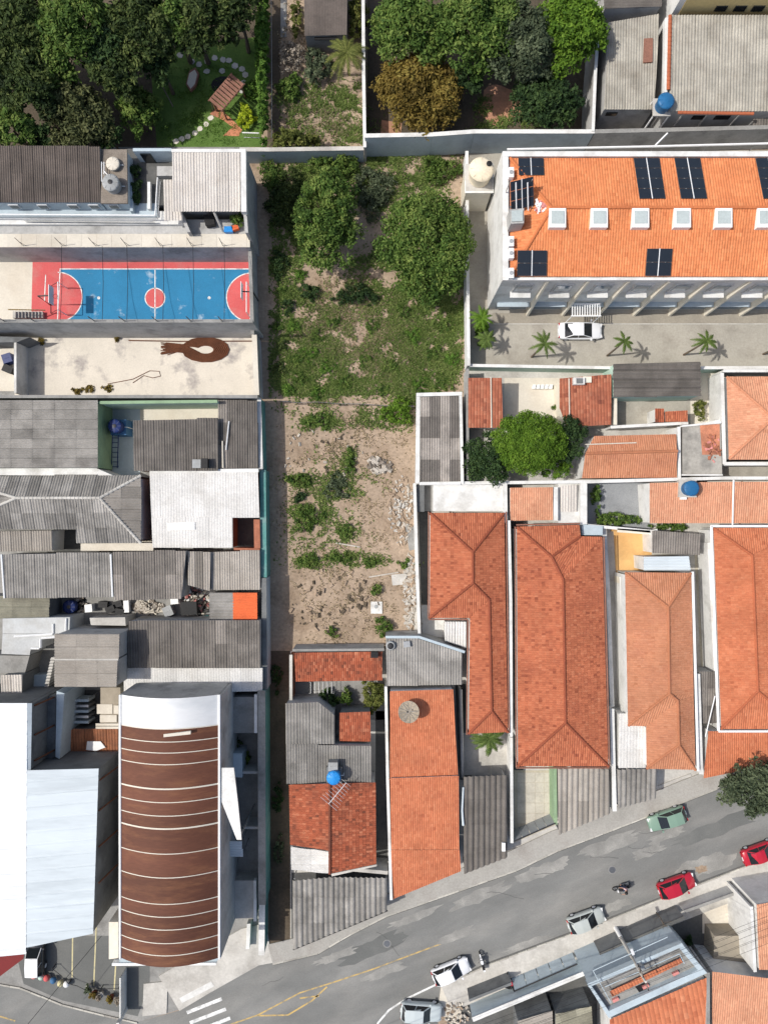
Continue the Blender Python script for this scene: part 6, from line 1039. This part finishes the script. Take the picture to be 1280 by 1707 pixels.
# shrubs outside the lot
for a in (
    ('hedge', 'long narrow bright hedge beside the dark lane', 437, 100, 4.0, 9, 136, 'hedge', .2, 3.0, 'hedge'), ('shrub', 'lime yellow bush beside the garden patio', 410, 195, 1.5, 15, 19, 'leaf_lime', .15, 1.5, 'shrub'), ('shrub', 'green rounded shrub beside the pergola', 418, 148, 1.4, 14, 18, 'hedge', .13, 1.5, 'shrub'),
    ('shrub', 'pale dry leafless bush in the overgrown plot', 487, 93, 2., 27, 27, 'leaf_dry', .12, 1.1, 'shrub'), ('shrub', 'grey green shrub in front of the hut', 532, 108, 2.4, 28, 26, 'leaf_grey', .16, 1.2, 'shrub'), ('shrub', 'dark green broad leafed shrub below the dry bush', 482, 143, 1.6, 20, 20, 'leaf_mid', .17, 1.3, 'shrub'),
    ('shrub', 'yellowish shrub overhanging the low retaining wall', 488, 236, 2.8, 42, 21, 'leaf_olive', .18, 1.2, 'shrub'), ('shrub', 'lime green climbing shrub at the side of the hut', 494, 30, 1.8, 9, 32, 'leaf_olive', .15, 1.2, 'shrub'), ('shrub', 'tangled olive shrub behind the hut by the white wall', 596, 26, 2.4, 17, 36, 'leaf_olive', .17, 1.0, 'shrub'),
    ('hedge', 'green hedge along the low wall of the gravel yard', 1030, 866, 1.5, 47, 11, 'leaf_mid', .13, 1.6, 'hedge'), ('shrub', 'upright green shrub at the side of the gravel yard', 993, 830, 1.4, 10, 22, 'leaf_mid', .13, 1.4, 'shrub'), ('shrub', 'thin green hedge under the long orange roof', 1120, 878, 1.4, 36, 6, 'leaf_mid', .13, 1.6, 'hedge'), ('shrub', 'green creeper strip beside the white wall of the side passage', 1177, 922, 1.3, 6, 28, 'hedge', .12, 1.6, 'shrub'),
    ('shrub', 'yellow green potted shrub beside the mint patio wall', 1166, 683, 1.5, 9, 20, 'leaf_olive', .14, 1.5, 'shrub'), ('shrub', 'tiny green shrub at the corner of the cream patio', 925, 678, .8, 5, 5, 'leaf_mid', .1, 2., 'shrub'), ('shrub', 'dark shrub in the small courtyard by the white rack', 547, 1164, 2.2, 17, 15, 'leaf_deep', .14, 1.6, 'shrub'), ('shrub', 'mid green shrub in the small courtyard', 574, 1163, 1.8, 13, 13, 'leaf_mid', .14, 1.5, 'shrub'),
    ('shrub', 'olive tree like shrub leaning on the courtyard party wall', 622, 1160, 2.6, 19, 30, 'leaf_olive', .17, 1.3, 'shrub'), ('shrub', 'weedy dark shrub in the narrow lane beside the mottled roof', 464, 1330, .9, 9, 30, 'leaf_deep', .13, 1., 'shrub'), ('shrub', 'grey green weeds at the street end of the narrow lane', 466, 1420, .7, 9, 26, 'leaf_grey', .12, 1., 'shrub'), ('shrub', 'dark weeds at the top of the narrow lane', 462, 1130, .7, 10, 24, 'leaf_deep', .12, .8, 'shrub')):
    bush(*a[:8], leaf=a[8], dens=a[9], cat=a[10])
palm('palm', 'feathery yellow green palm beside the hut in the overgrown plot', 578, 88, 3.6, 2.3, 22, 'leaf_olive', wid=.3)
for px, py, l in ((907, 573, 'small palm on the driveway nearest the yucca bed'), (1040, 569, 'bushy small palm in front of the white sedan'), (1177, 569, 'small palm on the driveway near the dark plank roof'), (1318, 568, 'small palm at the far end of the driveway')): palm('driveway_palm', l, px, py, 4.2+.4*(px % 3), 1.15+.2*(px % 4)*.5, 7+px % 5, group='palms on the hall driveway', wid=.26, lean=(.5-.2*(px % 3), .3))
bush('shrub', 'bright green yucca bed along the driveway corner wall', 806, 552, 1.6, 11, 34, 'leaf_bright', .2, .9)
palm('yucca', 'tall narrow yucca at the driveway corner by the white wall', 803, 530, 3.2, 1.3, 14, 'leaf_bright', wid=.2); palm('yucca', 'shorter yucca below the tall one at the driveway wall', 812, 565, 3., 1.2, 14, 'leaf_palm', wid=.2)
palm('cycad', 'spreading dark cycad palm at the foot of the L shaped red roof', 815, 1230, 2.6, 1.9, 24, 'leaf_palm', wid=.32)
# ---- the vacant lot
for px, py, h, rx, ry, m, l in (
    (450, 292, 1.6, 22, 26, 'leaf_mid', 'round green bush in the top corner of the lot'), (478, 335, 1.8, 34, 54, 'leaf_forest', 'sprawling green bush between the lot tree and the court wall'), (622, 316, 1.4, 34, 46, 'leaf_grey', 'dull grey green bush between the two lot trees'), (560, 272, 2., 50, 22, 'leaf_mid', 'green bush under the retaining wall above the oval tree'), (735, 282, 1.3, 34, 22, 'leaf_mid', 'green bush behind the wide round lot tree'),
    (663, 686, 1.8, 28, 24, 'leaf_bright', 'bright green bush beside the striped shed in the lot'), (514, 488, 1.1, 17, 15, 'leaf_deep', 'dark round mound of weeds below the oval tree'), (592, 492, 1.2, 40, 18, 'leaf_deep', 'long dark mound of weeds below the oval tree'), (478, 510, .8, 11, 14, 'leaf_deep', 'dark weed mound nearest the court wall'), (464, 440, 1., 14, 26, 'leaf_deep', 'shaded dark bush beside the court wall'),
    (628, 986, .9, 9, 11, 'leaf_mid', 'small round shrub above the white slab'), (638, 1044, 1.2, 15, 17, 'leaf_mid', 'largest round green shrub on the bare earth near the grey roof'), (554, 1053, .8, 10, 10, 'leaf_mid', 'small round shrub alone on the bare earth'),
    (532, 702, .6, 28, 13, 'leaf_mid', 'low green weed patch just below the wire fence'), (500, 800, .7, 24, 12, 'leaf_mid', 'green weed patch on the left of the bare lot'), (512, 862, .7, 28, 24, 'leaf_mid', 'wide green weed patch in the middle of the bare lot'), (582, 770, .7, 10, 22, 'leaf_mid', 'upright weed patch in the centre of the lot'), (515, 935, .5, 20, 12, 'leaf_mid', 'green weed patch near the wall shadow lower in the lot'), (568, 930, .5, 24, 11, 'leaf_mid', 'green weed patch beside the one near the wall shadow'), (618, 938, .5, 14, 8, 'leaf_mid', 'small weed patch toward the concrete debris'), (672, 938, .5, 9, 9, 'leaf_mid', 'small weed tuft against the concrete debris'), (575, 885, .6, 14, 12, 'leaf_mid', 'dark weed tuft in the lower middle of the lot'), (563, 812, .5, 22, 22, 'leaf_grey', 'thin grey green weed patch in the centre of the lot'), (500, 830, .6, 14, 12, 'leaf_deep', 'dark weed tuft beside the shaded path')):
    bush('weed_bush' if h < 1 else 'bush', l, px, py, h, rx, ry, m, .12, 1.0 if h < 1 else 1.3, cat='bush')
for i, (px, py, q) in enumerate(((462, 545, 12), (490, 545, 13), (470, 575, 11), (492, 600, 13), (515, 590, 14), (465, 615, 14), (500, 630, 15), (480, 650, 13), (530, 560, 12), (555, 535, 13), (545, 610, 14), (575, 640, 15), (470, 480, 10), (500, 460, 12), (620, 545, 13), (650, 610, 14), (690, 560, 16), (720, 590, 17), (745, 545, 16), (700, 640, 15), (740, 640, 17), (675, 520, 14), (755, 600, 14), (610, 600, 12), (640, 650, 13), (530, 655, 13))):
    bush('grass_tussock', 'low green tussock among the dry grass of the upper lot', px, py, .45, q, q*.9, ('leaf_mid', 'hedge', 'leaf_forest')[i % 3] if i % 3 < 2 or px < 520 else 'leaf_mid', .1, 1.1, 'tussocks in the upper lot', 'tussock')
def blades(name, label, cat, patches, mat, L=(.15, .42), w=.045, base=.4, clip=None):
    pts, sc = [], []
    for px, py, rx, ry, d in patches:
        n = int(d*math.pi*rx*ry*.00391); a = rng.random(n)*6.283; q = np.sqrt(rng.random(n))*(1+.3*np.sin(a*3+px))*np.where(rng.random(n) < .2, 1.25, .9)
        pts.append(np.stack([px+rx*q*np.cos(a), py+ry*q*np.sin(a)], -1)); sc.append(np.full(n, 1.))
    p = np.concatenate(pts)
    if clip: p = p[(p[:, 0] > clip[0]) & (p[:, 0] < clip[1])]
    x = (p[:, 0]-640)*H/F; y = (853.5-p[:, 1])*H/F
    nz = np.array([mnoise.noise((a_*.55, b_*.55, 3.1))*1.0+mnoise.noise((a_*1.5, b_*1.5, 7.7))*.9+mnoise.noise((a_*4., b_*4., 1.2))*.6 for a_, b_ in zip(x, y)])
    k = rng.random(len(x)) < np.clip(base+1.05*nz, .03, 1); x, y, nz = x[k], y[k], nz[k]; n = len(x)
    a = rng.random(n)*6.283; l = rng.uniform(*L, n); til = rng.uniform(.35, 1.2, n); d = np.stack([np.cos(a)*np.sin(til), np.sin(a)*np.sin(til), np.cos(til)], -1)*l[:, None]; s = np.stack([-np.sin(a), np.cos(a), 0*a], -1)*w*rng.uniform(.6, 1.6, n)[:, None]
    b = np.stack([x, y, 0*x+.0], -1); v = np.stack([b-s, b+s, b+d*.6+s*.8+np.array([0, 0, .02]), b+d], 1).reshape(-1, 3)
    t = np.clip(.42+.25*nz+rng.normal(0, .17, n), 0, 1); o = link(name, fast(name, v, np.arange(n*4).reshape(-1, 4), t), X[mat]); tag(o, label, cat); o['kind'] = 'stuff'; return o
blades('grass', 'green wild grass over the upper half of the vacant lot', 'grass', [(610, 590, 160, 80, 130), (470, 610, 26, 60, 220), (720, 540, 70, 90, 260), (700, 620, 75, 40, 260), (560, 640, 100, 30, 220), (520, 600, 60, 60, 160), (600, 510, 130, 30, 80), (620, 300, 150, 50, 260), (470, 400, 40, 110, 180), (640, 450, 60, 60, 140), (480, 520, 40, 50, 110), (535, 870, 60, 60, 80), (560, 800, 60, 40, 60), (540, 705, 40, 18, 200), (740, 480, 50, 60, 160), (630, 690, 50, 14, 120), (590, 935, 90, 14, 70), (532, 702, 30, 14, 300), (500, 800, 26, 13, 300), (512, 862, 30, 26, 300), (582, 770, 12, 24, 300), (515, 935, 22, 13, 300), (568, 930, 26, 12, 300), (618, 938, 16, 9, 300), (560, 815, 30, 26, 200), (575, 885, 18, 14, 260), (640, 700, 40, 18, 200), (500, 330, 70, 80, 160), (700, 560, 80, 100, 160), (560, 600, 100, 70, 120), (470, 560, 36, 90, 160)], 'grass', (.18, .45), .055, .46, (449, 772))
blades('dry_grass', 'straw coloured dry grass across the vacant lot', 'grass', [(610, 580, 170, 110, 60), (590, 555, 100, 55, 260), (640, 600, 110, 50, 150), (560, 520, 60, 40, 160), (570, 850, 110, 170, 30), (580, 1010, 110, 70, 22), (600, 740, 90, 60, 40), (740, 275, 60, 30, 60)], 'straw', (.15, .35), clip=(449, 772))
blades('grass', 'weedy green ground cover in the overgrown plot by the hut', 'grass', [(535, 195, 70, 50, 220), (570, 160, 36, 25, 260), (500, 180, 40, 40, 150), (585, 220, 26, 25, 200)], 'grass', (.2, .5)); blades('dry_grass', 'pale dry weeds and flowers in the overgrown plot', 'grass', [(520, 190, 50, 40, 90), (560, 210, 45, 28, 140), (490, 60, 25, 50, 60)], 'straw', (.2, .45))
blades('grass', 'patchy grass around the bare earth in the walled plot', 'grass', [(836, 210, 46, 14, 260), (800, 180, 20, 30, 160), (880, 200, 20, 16, 200)], 'grass')
blades('grass', 'short mown grass of the sunlit garden lawn', 'grass', [(345, 210, 70, 34, 260), (330, 150, 60, 50, 120)], 'hedge', (.06, .16), .04)
r = root('wire_fence', 'sagging wire fence with thin posts across the vacant lot', 'fence', (*W(570, 672, 0).xy, 0)); fp = [(466, 668), (495, 671), (530, 670), (565, 673), (600, 673), (640, 676), (690, 677)]
for p in fp: q = W(*p, 1.2); MB().tube([(q.x, q.y, -.02), q], .05, 5).go('post', X['wood_grey'], r)
for zz in (.4, .8, 1.15): MB().tube([W(*p, zz) for p in fp], .018, 4).go('wire', X['steel'], r)
r = root('inspection_slab', 'white square concrete slab with a grey cover on the bare earth', 'slab', (*W(627, 1013, 0).xy, 0)); slab('slab', [(618, 1003), (637, 1003), (637, 1023), (618, 1023)], 0, .12, 'wall_white', r); c = W(627, 1011, .13); MB().lathe((c.x, c.y, .12), [(.2, 0), (.18, .03), (.05, .04)], 12).go('cover', X['fibre_grey'], r)
heap('strip of broken concrete and plaster along the white lot wall', 682, 990, 9, 70, .14, 260, ('rubble', 'concrete_light', 'rubble', 'soil'), z0=0, size=.2); heap('scattered concrete debris beside the upper white lot wall', 668, 850, 20, 60, .12, 180, ('rubble', 'concrete_light', 'soil', 'soil'), z0=0, size=.2); heap('pile of splintered boards in the middle of the lot', 632, 775, 20, 14, .2, 46, ('wood_grey', 'rubble'), z0=0, size=.35)
heap('dark clods scattered over the bare earth of the lot', 560, 1000, 80, 60, .04, 90, ('soil_dark', 'soil'), z0=0, size=.22); heap('small stones scattered on the upper bare earth', 540, 760, 70, 60, .04, 70, ('rubble', 'soil_dark', 'soil'), z0=0, size=.18)
for k, (a, b) in enumerate((((615, 962), (664, 954)), ((560, 905), (600, 912)))): a, b = W(*a, .1), W(*b, .1); d = b-a; tag(MB().box((a+b)/2, (d.length, .14, .1), math.atan2(d.y, d.x)).go('plank', X['rubble']), 'pale plank lying on the bare earth of the lot', 'plank', 'planks in the lot')
tag(slab('concrete_plate', [(652, 958), (676, 956), (678, 974), (654, 976)], 0, .08, 'concrete_light'), 'flat concrete plate beside the debris strip', 'slab'); tag(slab('concrete_plate', [(676, 880), (692, 876), (694, 915), (682, 918)], 0, .08, 'concrete_grey'), 'grey concrete plate at the foot of the white lot wall', 'slab')

# striped shed in the lot
r = shed('shed', 'striped grey corrugated shed roof with white rim in the lot', 'building', [(701, 662, 3.), (764, 660, 3.), (767, 803, 2.8), (700, 803, 2.8)], 90, 'sheet_dark', 'wall_white', sw=1.05, sl=2.2, inset=.05, pat=lambda i, j, a, b: (1.15, 1.05, 2.3, 1.1)[(i*3+j*2+(i*j)) % 4]*random.uniform(.92, 1.08))
for q in ([(694, 655), (770, 653), (770, 659), (694, 661)], [(765, 659.3), (770, 659.3), (773, 806), (768, 806)], [(694, 661.3), (700, 661.3), (698.5, 806), (692, 806)], [(699, 804), (767.5, 804), (767.5, 808), (699, 808)]): slab('parapet', q, 2.6, 3.15, 'wall_white', r)

# ================================================================ VEHICLES
def local(name, mb, mat, parent, smooth=False):
    me = bpy.data.meshes.new(name); me.from_pydata([tuple(p) for p in mb.v], [], mb.f); me.update()
    if smooth: me.polygons.foreach_set('use_smooth', [True]*len(me.polygons))
    return link(name, me, X[mat], parent)
def car(name, label, px, py, ang, L, Wd, Ht, paint_, style='hatch', roofmat=None, group='cars along the street'):
    c = W(px, py, .75); r = root(name, label, 'car', (c.x, c.y, .012), group, math.radians(ang)); w = Wd/2; hl = L/2; zb = Ht*.6
    st = {'hatch': [(-1, .52, .80, .84), (-.97, .3, .93, .93), (-.8, .22, 1., .97), (-.3, .2, 1.02, 1.), (.25, .2, 1.0, 1.), (.55, .2, .94, .98), (.85, .22, .84, .93), (.96, .3, .76, .84), (1, .42, .62, .7)],
          'sedan': [(-1, .5, .82, .82), (-.96, .3, .95, .92), (-.75, .22, .99, .97), (-.3, .2, 1.02, 1.), (.25, .2, 1.0, 1.), (.55, .2, .93, .98), (.85, .22, .84, .92), (.96, .3, .76, .82), (1, .42, .62, .66)],
          'suv': [(-1, .5, .9, .9), (-.97, .35, 1., .96), (-.8, .28, 1.02, .99), (-.3, .25, 1.04, 1.), (.3, .25, 1.03, 1.), (.6, .25, 1., .99), (.88, .28, .95, .95), (.97, .35, .88, .88), (1, .5, .75, .78)]}[style]
    mb = MB(); n = 11
    for x, zl, zt, ww in st:
        zt *= zb; a = w*ww; pr = [(-a*.9, zl), (-a, zl+.14), (-a, zt*.72), (-a*.965, zt*.93), (-a*.86, zt), (0, zt+.035), (a*.86, zt), (a*.965, zt*.93), (a, zt*.72), (a, zl+.14), (a*.9, zl)]
        mb.v += [Vector((x*hl, y, z)) for y, z in pr]
    m = len(st); mb.f = [(i*n+k, i*n+(k+1) % n, (i+1)*n+(k+1) % n, (i+1)*n+k) for i in range(m-1) for k in range(n)]+[tuple(range(n))[::-1], tuple(range((m-1)*n, m*n))]
    local('body', mb, paint_, r, True)
    xr0, xr1, xf1, xf0 = {'hatch': (-.95, -.72, .06, .50), 'sedan': (-.74, -.40, .08, .52), 'suv': (-.95, -.80, .08, .46)}[style]; xr0, xr1, xf1, xf0 = [v*hl for v in (xr0, xr1, xf1, xf0)]
    z0, z1 = zb*.985, Ht; b0, b1 = w*.9, w*.73; mb = MB()
    ring = lambda x, zz, b: [Vector((x, y*b, zz+dz)) for y, dz in ((-1, 0), (-.5, .035), (0, .045), (.5, .035), (1, 0))]
    lo_r, lo_f = [Vector((xr0, s*b0, z0)) for s in (-1, 1)], [Vector((xf0, s*b0*.96, z0)) for s in (-1, 1)]; hi_r, hi_f = ring(xr1, z1-.05, b1), ring(xf1, z1-.05, b1); hm = ring((xr1+xf1)/2, z1, b1*1.03)
    mb.v = lo_r+lo_f+hi_r+hm+hi_f; R0, R1, R2 = 4, 9, 14
    mb.f = [(R0+k, R0+k+1, R1+k+1, R1+k) for k in range(4)]+[(R1+k, R1+k+1, R2+k+1, R2+k) for k in range(4)]+[(0, R0, R1, R2, 2), (1, 3, R2+4, R1+4, R0+4), (0, 1, R0+4, R0+3, R0+2, R0+1, R0), (2, R2, R2+1, R2+2, R2+3, R2+4, 3)]
    local('cabin', mb, roofmat or paint_, r)
    def pane(nm, q, mat='glass_dark', k=.08, off=.012):
        q = [Vector(p) for p in q]; ce = sum(q, Vector())/len(q); nn = (q[1]-q[0]).cross(q[2]-q[0]).normalized()
        if nn.dot(ce-Vector((0, 0, zb*.8))) < 0: nn = -nn
        P = [p.lerp(ce, k)+nn*off for p in q]; mb = MB(); mb.v = P+[p-nn*.03 for p in P]; N = len(P); mb.f = [tuple(range(N)), tuple(range(N, 2*N))[::-1]]+[(i, (i+1) % N, N+(i+1) % N, N+i) for i in range(N)]; local(nm, mb, mat, r)
    pane('windshield', [lo_f[0], lo_f[1], hi_f[4], hi_f[0]]); pane('rear_window', [lo_r[0], lo_r[1], hi_r[4], hi_r[0]])
    for s in (0, 1):
        A, B, C, D = lo_r[s], lo_f[s], hi_f[4*s], hi_r[4*s]; t = .5
        pane('side_window', [A.lerp(B, .02), A.lerp(B, t), D.lerp(C, t), D.lerp(C, .03)], k=.07); pane('side_window', [A.lerp(B, t), A.lerp(B, .96), D.lerp(C, .98), D.lerp(C, t)], k=.07)
        sy = (-1, 1)[s]; local('mirror', MB().box((xf0-.12, sy*(w+.09), zb+.06), (.16, .2, .14)), paint_, r)
        local('headlight', MB().box((hl*.95, sy*w*.62, zb*.72), (.2, .34, .12), -sy*.25), 'lamp_clear', r); local('tail_light', MB().box((-hl*.965, sy*w*.72, zb*.85), (.12, .28, .18), sy*.2), 'lamp_red', r)
        for xw in (-.62, .63):
            wh = bpy.data.objects.new('wheel', None); COL.objects.link(wh); wh.parent = r; WL[wh.name] = WL[r.name]; wr = .31 if style != 'suv' else .36
            def cyl(r0, r1, y0, y1): return [Vector((xw*hl+rr*math.cos(t), sy*(w-.03)-sy*yy, wr+rr*math.sin(t))) for rr, yy in ((r0, y0), (r1, y1)) for t in (2*math.pi*k/16 for k in range(16))]
            mb = MB(); mb.v = cyl(wr, wr, -.02, .2); mb.f = [(k, (k+1) % 16, 16+(k+1) % 16, 16+k) for k in range(16)]+[tuple(range(16)), tuple(range(16, 32))]; local('tyre', mb, 'rubber', wh)
            mb = MB(); mb.v = cyl(wr*.6, wr*.6, -.03, .1); mb.f = [(k, (k+1) % 16, 16+(k+1) % 16, 16+k) for k in range(16)]+[tuple(range(16)), tuple(range(16, 32))]; local('rim', mb, 'alu', wh)
    local('bumper', MB().box((hl*.985, 0, .42), (.12, Wd*.66, .16)), paint_ if style != 'suv' else 'dark_metal', r); local('bumper', MB().box((-hl*.985, 0, .45), (.12, Wd*.74, .18)), paint_ if style != 'suv' else 'dark_metal', r); local('number_plate', MB().box((-hl*.995, 0, .62), (.14, .4, .13)), 'alu', r)
    return r
car('parked_car', 'white sedan parked on the hall driveway', 967, 551, 0, 4.5, 1.78, 1.42, 'car_white', 'sedan', group='cars parked'); car('parked_car', 'pale green hatchback parked at the kerb under the orange houses', 1112, 1366, 199, 4.0, 1.68, 1.45, 'car_green'); car('parked_car', 'red hatchback parked behind the motorcycle rider', 1128, 1477, 20, 3.9, 1.68, 1.45, 'car_red'); car('parked_car', 'red car at the edge of the picture beyond the first red one', 1268, 1422, 20, 3.9, 1.68, 1.45, 'car_red', 'sedan')
car('parked_car', 'silver hatchback parked on the south kerb beside the utility pole', 977, 1535, 20, 3.9, 1.68, 1.47, 'car_silver'); car('parked_car', 'white hatchback parked at the corner beside the white motorcycle', 752, 1620, 22, 4.0, 1.7, 1.45, 'car_white'); car('parked_car', 'pale silver sport utility car turning at the street corner', 702, 1687, -4, 4.2, 1.75, 1.62, 'car_pale', 'suv'); car('parked_car', 'black van with pale roof in front of the white warehouse', 60, 1592, 90, 4.3, 1.75, 1.75, 'car_black', 'suv', 'car_white')
def moto(label, px, py, ang, mat):
    c = W(px, py, .5); r = root('motorcycle', label, 'motorcycle', (c.x, c.y, .012), 'motorcycles', math.radians(ang))
    for x in (-.65, .68):
        wh = bpy.data.objects.new('wheel', None); COL.objects.link(wh); wh.parent = r; WL[wh.name] = WL[r.name]
        local('tyre', MB().tube([(x+.27*math.cos(t), 0, .31+.27*math.sin(t)) for t in np.linspace(0, 6.2832, 19)], .055, 6), 'rubber', wh); mb = MB()
        for k in range(5): a = k*math.pi/5; mb.tube([(x-.25*math.cos(a), 0, .31-.25*math.sin(a)), (x+.25*math.cos(a), 0, .31+.25*math.sin(a))], .015, 4)
        local('rim', mb, 'steel', wh)
    mb = MB(); mb.lathe((0, 0, 0), [(.0, 0)], 4) if 0 else None
    v = [Vector((x, y, z)) for x, hw, z0, z1 in ((-.15, .08, .7, .82), (.0, .15, .68, .92), (.25, .17, .7, .96), (.45, .07, .76, .9)) for y, z in ((-hw, z0), (hw, z0), (hw*.8, z1), (-hw*.8, z1))]; mb = MB(); mb.v = v; mb.f = [(i*4+k, i*4+(k+1) % 4, i*4+4+(k+1) % 4, i*4+4+k) for i in range(3) for k in range(4)]+[(3, 2, 1, 0), (12, 13, 14, 15)]; local('fuel_tank', mb, mat, r, False)
    local('seat', MB().box((-.4, 0, .78), (.62, .26, .1)), 'black', r); local('engine', MB().box((.08, 0, .45), (.42, .3, .36)), 'dark_metal', r); local('tail', MB().box((-.78, 0, .76), (.26, .18, .1)), mat, r); local('front_fender', MB().box((.68, 0, .64), (.4, .12, .04)), mat, r)
    local('fork', MB().tube([(.68, .09, .31), (.46, .09, 1.0)], .025, 5).tube([(.68, -.09, .31), (.46, -.09, 1.0)], .025, 5), 'steel', r); local('handlebar', MB().tube([(.3, -.38, 1.05), (.44, -.2, 1.06), (.46, 0, 1.02), (.44, .2, 1.06), (.3, .38, 1.05)], .022, 5), 'dark_metal', r); local('headlight', MB().box((.58, 0, .92), (.14, .2, .18)), 'lamp_clear', r); local('exhaust', MB().tube([(.1, -.16, .32), (-.8, -.18, .42)], .045, 6), 'steel', r); local('side_stand', MB().tube([(0, .12, .35), (-.05, .3, 0)], .02, 4), 'steel', r)
    return r
moto('white motorcycle parked across the kerb beside the white hatchback', 803, 1603, 106, 'car_white'); mr = moto('dark motorcycle carrying a rider along the street', 1036, 1479, 199, 'car_black'); moto('black motorcycle parked beside the corner fence', 838, 1640, 160, 'car_black'); moto('black motorcycle with red tank next to the parked black one', 852, 1638, 115, 'car_red')
# rider: continuous skinned body plus clothing
pr = root('person', 'motorcycle rider in a pale pink shirt and dark helmet', 'person', mr.location, None, math.radians(199))
def skinned(name, V, E, R, mat, rt=0):
    me = bpy.data.meshes.new(name); me.from_pydata(V, E, [])
    o = link(name, me, X[mat], pr); a = o.modifiers.new('skin', 'SKIN'); a.use_smooth_shade = True
    for i, q in enumerate(R): d = me.skin_vertices[0].data[i]; d.radius = (q, q); d.use_root = (i == rt)
    s = o.modifiers.new('sub', 'SUBSURF'); s.levels = 1; s.render_levels = 2; return o
V = [(-.35, 0, .9), (-.28, 0, 1.15), (-.16, 0, 1.38), (-.12, 0, 1.5), (-.08, 0, 1.68)]; E = [(0, 1), (1, 2), (2, 3), (3, 4)]; R = [.15, .14, .13, .055, .1]
for s in (-1, 1):
    b = len(V); V += [(-.15, s*.2, 1.4), (.05, s*.34, 1.2), (.26, s*.36, 1.07), (.33, s*.36, 1.06)]; E += [(2, b), (b, b+1), (b+1, b+2), (b+2, b+3)]; R += [.07, .05, .038, .035]
    for k in range(5): V.append((.36 if k else .3, s*(.36+(k-2)*.018-(0 if k else s*0)), 1.02-.01*k)); E.append((b+3, len(V)-1)); R.append(.009)
    b = len(V); V += [(-.3, s*.12, .86), (.1, s*.24, .78), (-.08, s*.2, .42), (.1, s*.2, .34)]; E += [(0, b), (b, b+1), (b+1, b+2), (b+2, b+3)]; R += [.1, .075, .05, .04]
skinned('body', V, E, R, 'skin'); Vs = [V[0], V[1], V[2]]; Es = [(0, 1), (1, 2)]; Rs = [.165, .16, .15]
for s in (-1, 1): b = len(Vs); Vs += [(-.15, s*.2, 1.4), (.0, s*.31, 1.25)]; Es += [(2, b), (b, b+1)]; Rs += [.085, .07]
skinned('shirt', Vs, Es, Rs, 'cloth_pink'); Vs = [(-.35, 0, .9)]; Es = []; Rs = [.17]
for s in (-1, 1): b = len(Vs); Vs += [(-.3, s*.12, .86), (.1, s*.24, .78), (-.07, s*.2, .46)]; Es += [(0, b), (b, b+1), (b+1, b+2)]; Rs += [.115, .09, .065]
skinned('trousers', Vs, Es, Rs, 'cloth_jeans'); local('helmet', MB().lathe((-.08, 0, 1.56), [(.1, 0), (.145, .06), (.15, .15), (.12, .24), (.03, .28)], 16), 'black', pr, True); local('visor', MB().box((.06, 0, 1.68), (.04, .2, .09)), 'glass_dark', pr)
